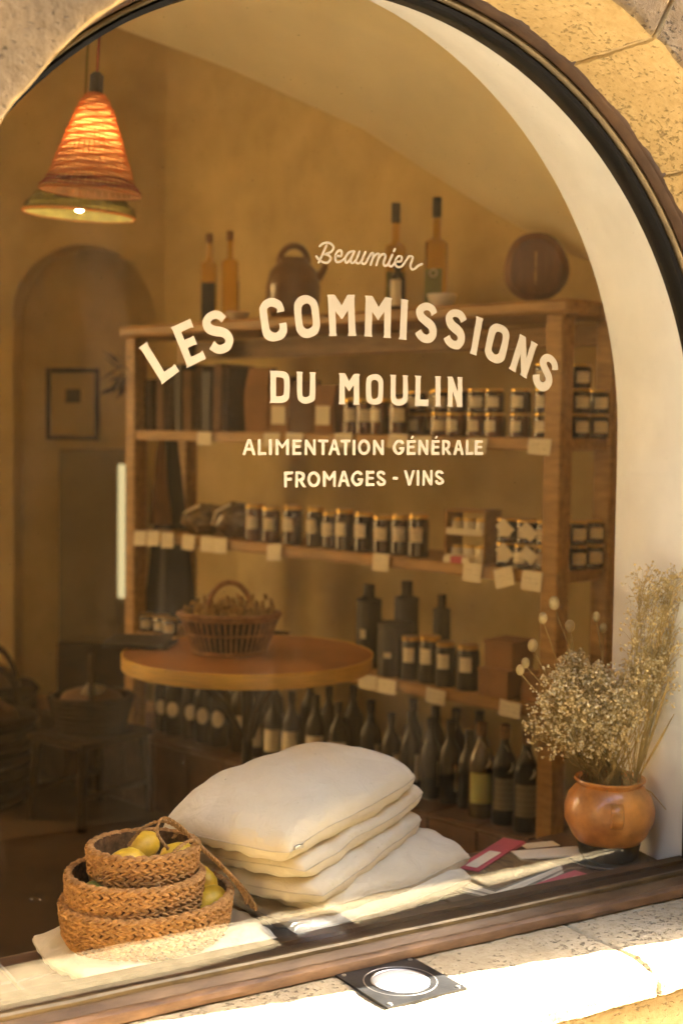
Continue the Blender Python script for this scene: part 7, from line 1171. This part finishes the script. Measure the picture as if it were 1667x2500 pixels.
# raffia rope handles, twisted from two strands
def rope(mb, pts, r=.0026, turns=140):
    P_ = [Vector(p) for p in pts]; dense = []
    for i in range(len(P_)-1):
        p0 = P_[max(0,i-1)]; p1, p2 = P_[i], P_[i+1]; p3 = P_[min(len(P_)-1,i+2)]
        for k in range(10):
            s = k/10; dense.append(.5*((2*p1)+(-p0+p2)*s+(2*p0-5*p1+4*p2-p3)*s*s+(-p0+3*p1-3*p2+p3)*s**3))
    dense.append(P_[-1]); L_ = 0
    for ph in (0, math.pi):
        q = []; L_ = 0
        for i, p in enumerate(dense):
            d_ = (dense[min(i+1,len(dense)-1)]-dense[max(i-1,0)]).normalized()
            x = d_.cross(Vector((0,1,.2))).normalized(); y = d_.cross(x)
            if i: L_ += (p-dense[i-1]).length
            a = L_*turns*3+ph; q.append(p+(x*math.cos(a)+y*math.sin(a))*r*.8)
        mb.tube(q, r, 6)
    return mb
rp = thing('raffia_rope', 'twisted raffia cords looped over the top basket and trailing right', 'rope', (0,0,0))
trail = [(1.034,.140,-.722),(1.064,.130,-.752),(1.096,.124,-.790),(1.118,.122,-.822),(1.130,.120,-.842)]
hd = [[(.930,.200,-.722),(.948,.180,-.690),(.975,.160,-.676),(1.006,.148,-.694)], [(.972,.130,-.716),(.956,.140,-.688),(.972,.150,-.668),(1.002,.146,-.686)], [(.955,.108,-.734),(.972,.104,-.712),(.998,.110,-.702),(1.020,.126,-.708)], [(1.000,.172,-.712),(1.008,.160,-.698),(1.020,.150,-.704)]]
for k, head in enumerate(hd):
    o_ = Vector((.0042*(k-1.5), -.0034*(k-1.5), .0036*(1.5-k)))
    ob('cord', rope(MB(), head+[tuple(Vector(p)+o_*(1+.5*math.sin(i*2+k))) for i, p in enumerate(trail)], .0020), M['rope'], rp)
ob('knot', MB().ell((.938,.096,-.768), ((.006,0,0),(0,.006,0),(0,0,.012)), 8, 5), M['rope'], rp)

# ------------------------------------------------------------------ leaflets on the ledge
def sheet_stack(name, label, cat, c, rz, w, h, n, mats, fan, tilt=0):
    t = thing(name, label, cat, c, (0,tilt,rz))
    for k in range(n):
        o = ob('sheet', MB().bbox((-w/2,-h/2,0), (w/2,h/2,.0014), .0003), M[mats[k % len(mats)]], t, (fan[0]*k, fan[1]*k, .0019*k), (0,0,fan[2]*k), smooth=False)
    return t
M['mag_grey'] = basic('grey_page', (.30,.27,.20), .5, 0, .15, 40)
mg = sheet_stack('magazines', 'fanned pile of magazines beside the cushion stack', 'magazine', (1.715,.175,LEDGE+.002), rad(24), .225,.165, 6, ['mag_grey','paper','mag_grey','paper','paper'], (.006,.006,rad(-1.6)))
ob('cover_picture', MB().bbox((-.108,-.079,0), (.108,.079,.0006), .0002), M['magazine'], mg, (.030,.030,.0118), (0,0,rad(-8)), smooth=False)
pk = sheet_stack('pink_leaflets', 'pink leaflets with white print lying under the magazines near the frame', 'leaflet', (1.815,.085,LEDGE+.001), rad(8), .13,.075, 3, ['pink'], (.004,.004,rad(2)))
ob('white_print', MB().bbox((-.03,-.012,0), (.008,.014,.0005), .0002), M['paper'], pk, (.01,.01,.0058), (0,0,rad(18)), smooth=False); ob('white_print', MB().bbox((-.014,-.009,0), (.014,.008,.0005), .0002), M['paper'], pk, (.045,.012,.0058), (0,0,rad(-14)), smooth=False)
pk2 = sheet_stack('pink_flyer', 'long pink and white flyer lying behind the magazines', 'leaflet', (1.775,.285,LEDGE+.013), rad(28), .24,.05, 2, ['pink'], (.002,.002,rad(1)))
ob('white_print', MB().bbox((-.10,-.014,0), (.02,.012,.0005), .0002), M['paper'], pk2, (0,.002,.0035), None, smooth=False)
sheet_stack('white_leaflet', 'white leaflet lying right of the magazine cover', 'leaflet', (1.885,.235,LEDGE+.013), rad(-18), .15,.055, 2, ['paper'], (.002,.003,rad(2)))
sheet_stack('white_note', 'small white note at the back edge of the ledge', 'note', (1.935,.325,LEDGE+.001), rad(-12), .08,.035, 1, ['paper'], (0,0,0))

# ------------------------------------------------------------------ clay pot with dried flowers
PX, PY = 1.996, .176
pot = thing('clay_pot', 'glazed ochre clay pot with small handle at the right end of the ledge', 'pot', (PX,PY,LEDGE+.008))
ob('body', MB().lathe([(0,.036),(.066,.036),(.078,.050),(.0925,.080),(.094,.105),(.086,.132),(.073,.148),(.0665,.154),(.069,.160),(.074,.164),(.073,.168),(.066,.167),(.060,.155),(.06,.14),(.07,.12),(.078,.09),(.06,.05),(0,.05)], 40), M['clay'], pot)
ob('unglazed_foot', MB().lathe([(0,0),(.056,0),(.060,.004),(.0665,.0355),(0,.0355)], 36), M['clay_raw'], pot)
ha = math.atan2(-2.0-PY, 0-PX)+.16
hc = Vector((math.cos(ha), math.sin(ha), 0)); hs = Vector((-hc.y, hc.x, 0))
mb = MB()
ring = []
for k in range(11):
    a = -math.pi/2 + math.pi*k/10; ring.append((.086+.020*math.cos(a), .109+.025*math.sin(a)))
vs_ = []
for (q, z) in ring:
    for (w_, d_) in ((-.011,-.004),(.011,-.004),(.013,.0),(.011,.004),(-.011,.004),(-.013,0)): vs_.append(hc*(q+d_)+hs*w_+Vector((0,0,z)))
fs = [(i*6+k, i*6+(k+1) % 6, (i+1)*6+(k+1) % 6, (i+1)*6+k) for i in range(10) for k in range(6)]
ob('handle', mb.add(vs_, fs), M['clay'], pot, angle=60)
tag(ob('saucer', MB().lathe([(0,0),(.078,0),(.084,.005),(.082,.0075),(.074,.006),(0,.0055)], 40), M['black'], None, (PX,PY,LEDGE+.0005)), 'dark flat saucer under the clay pot', 'saucer')
def twig(mb, a, b, r0, r1, sag=0, n=4):
    a, b = Vector(a), Vector(b); q = []
    for k in range(n+1):
        s = k/n; p = a.lerp(b, s); p.z += sag*math.sin(math.pi*s); p.x += .004*noise.noise(p*30); q.append(p)
    mb.tube(q, [r0+(r1-r0)*k/n for k in range(n+1)], 4, caps=False); return q
def inside(p):
    """keep sprays behind the glass and clear of the reveal"""
    lim = 2.055 + .17*max(0, p.y)
    return Vector((min(p.x, lim), max(p.y, .045), p.z))
ico = [(0,0,1),(.894,0,.447),(.276,.851,.447),(-.724,.526,.447),(-.724,-.526,.447),(.276,-.851,.447),(.724,.526,-.447),(-.276,.851,-.447),(-.894,0,-.447),(-.276,-.851,-.447),(.724,-.526,-.447),(0,0,-1)]
icof = [(0,1,2),(0,2,3),(0,3,4),(0,4,5),(0,5,1),(1,6,2),(2,7,3),(3,8,4),(4,9,5),(5,10,1),(6,7,2),(7,8,3),(8,9,4),(9,10,5),(10,6,1),(11,7,6),(11,8,7),(11,9,8),(11,10,9),(11,6,10)]
def blossom(mb, c, r): mb.add([(c[0]+x*r, c[1]+y*r, c[2]+z*r) for x, y, z in ico], icof)
MOUTH = Vector((PX, PY, LEDGE+.172))
def spray(name, label, rf, heads, blob_r, per, twl, fr, r_stem=.0011):
    t = thing(name, label, 'dried flowers', (0,0,0))
    st = MB(); f1 = MB(); f2 = MB()
    for h_ in heads:
        h_ = Vector(h_); base_ = MOUTH + Vector((rf.uniform(-.045,.045), rf.uniform(-.045,.045), -.05))
        mid = base_.lerp(h_, .55) + Vector((rf.uniform(-.012,.012), rf.uniform(-.012,.012), 0))
        mouth_pt = MOUTH + Vector((rf.uniform(-.05,.05), rf.uniform(-.05,.05), 0)); base_ = mouth_pt + Vector((0,0,-.06))
        st.tube([base_, mouth_pt, inside(mouth_pt.lerp(h_,.5)+Vector((0,0,-.012))), inside(h_)], [r_stem*1.3, r_stem*1.2, r_stem, r_stem*.7], 4, caps=False)
        for k in range(per):
            d_ = Vector((rf.gauss(0,1), rf.gauss(0,1), rf.gauss(.35,.9))).normalized()
            root = inside(mouth_pt.lerp(h_, rf.uniform(.72,1.0))); tip = inside(h_ + d_*blob_r*rf.uniform(.35,1.0))
            twig(st, root, tip, r_stem*.6, r_stem*.35, .004, 3)
            for q in range(rf.randint(2,4)):
                d2 = (d_ + Vector((rf.gauss(0,.7), rf.gauss(0,.7), rf.gauss(0,.7)))).normalized()
                e_ = inside(tip + d2*twl*rf.uniform(.4,1.0)); twig(st, tip, e_, r_stem*.4, r_stem*.3, 0, 1)
                blossom(f2 if rf.random() < .3 else f1, e_, fr*rf.uniform(.65,1.35))
    o1 = ob('stems', st, M['stem'], t); o1['kind'] = 'stuff'
    o2 = ob('blossoms', f1, M['flower'], t, smooth=False); o2['kind'] = 'stuff'
    o3 = ob('pale_blossoms', f2, M['flower2'], t, smooth=False); o3['kind'] = 'stuff'
    return t
rf = random.Random(11)
heads = []
cen = Vector((1.905,.165,-.575))
while len(heads) < 74:
    p = Vector((rf.uniform(-1,1), rf.uniform(-1,1), rf.uniform(-1,1)))
    if p.length > 1: continue
    q = cen + Vector((p.x*.125, p.y*.078, p.z*.092)); heads.append(q)
spray('dried_gypsophila', 'rounded bunch of tiny dried blossoms spilling left from the clay pot', rf, heads, .040, 17, .016, .0026)
heads = []
for k in range(34):
    s = rf.random(); heads.append((2.03+.04*rf.uniform(-1,1)+.035*s, .095+rf.uniform(-.03,.05), -.56+.26*s+rf.uniform(-.03,.03)))
spray('dried_wildflowers', 'tall airy dried stems rising at the right edge against the white reveal', rf, heads, .036, 13, .017, .0023, .0011)
# poppy-like seed heads and arching grass blades behind the bunch
sh_ = thing('seed_head_stems', 'pale round seed heads on thin stems behind the dried bunch', 'dried flowers', (0,0,0))
for (x, y, z, r_) in [(1.86,.24,-.40,.010),(1.905,.26,-.375,.012),(1.945,.255,-.425,.011),(1.80,.22,-.485,.009),(1.775,.205,-.495,.009),(1.83,.235,-.455,.011),(2.0,.235,-.405,.009),(1.985,.10,-.548,.010),(2.02,.235,-.43,.009)]:
    e_ = Vector((x,y,z)); q = twig_mb = MB(); m0 = MOUTH+Vector((rf.uniform(-.04,.04), rf.uniform(-.02,.04), 0))
    twig_mb.tube([m0+Vector((0,0,-.05)), m0, m0.lerp(e_,.5)+Vector((0,0,.02)), e_], [.0015,.0014,.0012,.001], 5); 
    st_ = ob('stem', twig_mb, M['stem'], sh_)
    ob('seed_head', MB().ell(e_+Vector((0,0,r_*.6)), ((r_,0,0),(0,r_*.9,0),(0,0,r_*1.25)), 10, 6), M['seed'], st_)
gr = thing('dried_grass_blades', 'arching straw coloured grass blades at the right of the clay pot', 'dried grass', (0,0,0))
for (tx, ty, tz, w_) in [(2.066,.085,-.43,.006),(2.06,.075,-.50,.005),(2.07,.11,-.36,.005),(2.062,.10,-.40,.004),(2.058,.06,-.58,.005)]:
    m0 = MOUTH+Vector((.045,-.02,-.02)); e_ = Vector((tx,ty,tz)); mb = MB(); vs_ = []
    for k in range(9):
        s = k/8; p = m0.lerp(e_, s)+Vector((0,-.01*math.sin(math.pi*s),.015*math.sin(math.pi*s))); ww = w_*math.sin(math.pi*(.1+.88*s))
        vs_ += [p+Vector((ww,.0,.0)), p+Vector((0,-.0012,.0)), p-Vector((ww,0,0)), p+Vector((0,.0012,0))]
    ob('blade', mb.add(vs_, [(i*4+k, i*4+(k+1) % 4, (i+1)*4+(k+1) % 4, (i+1)*4+k) for i in range(8) for k in range(4)]), M['stem'], gr)
ob('blade', MB().tube([(2.03,.15,LEDGE+.168),(2.055,.115,LEDGE+.150),(2.072,.09,LEDGE+.118)], [.0018,.0016,.001], 5), M['stem'], gr)
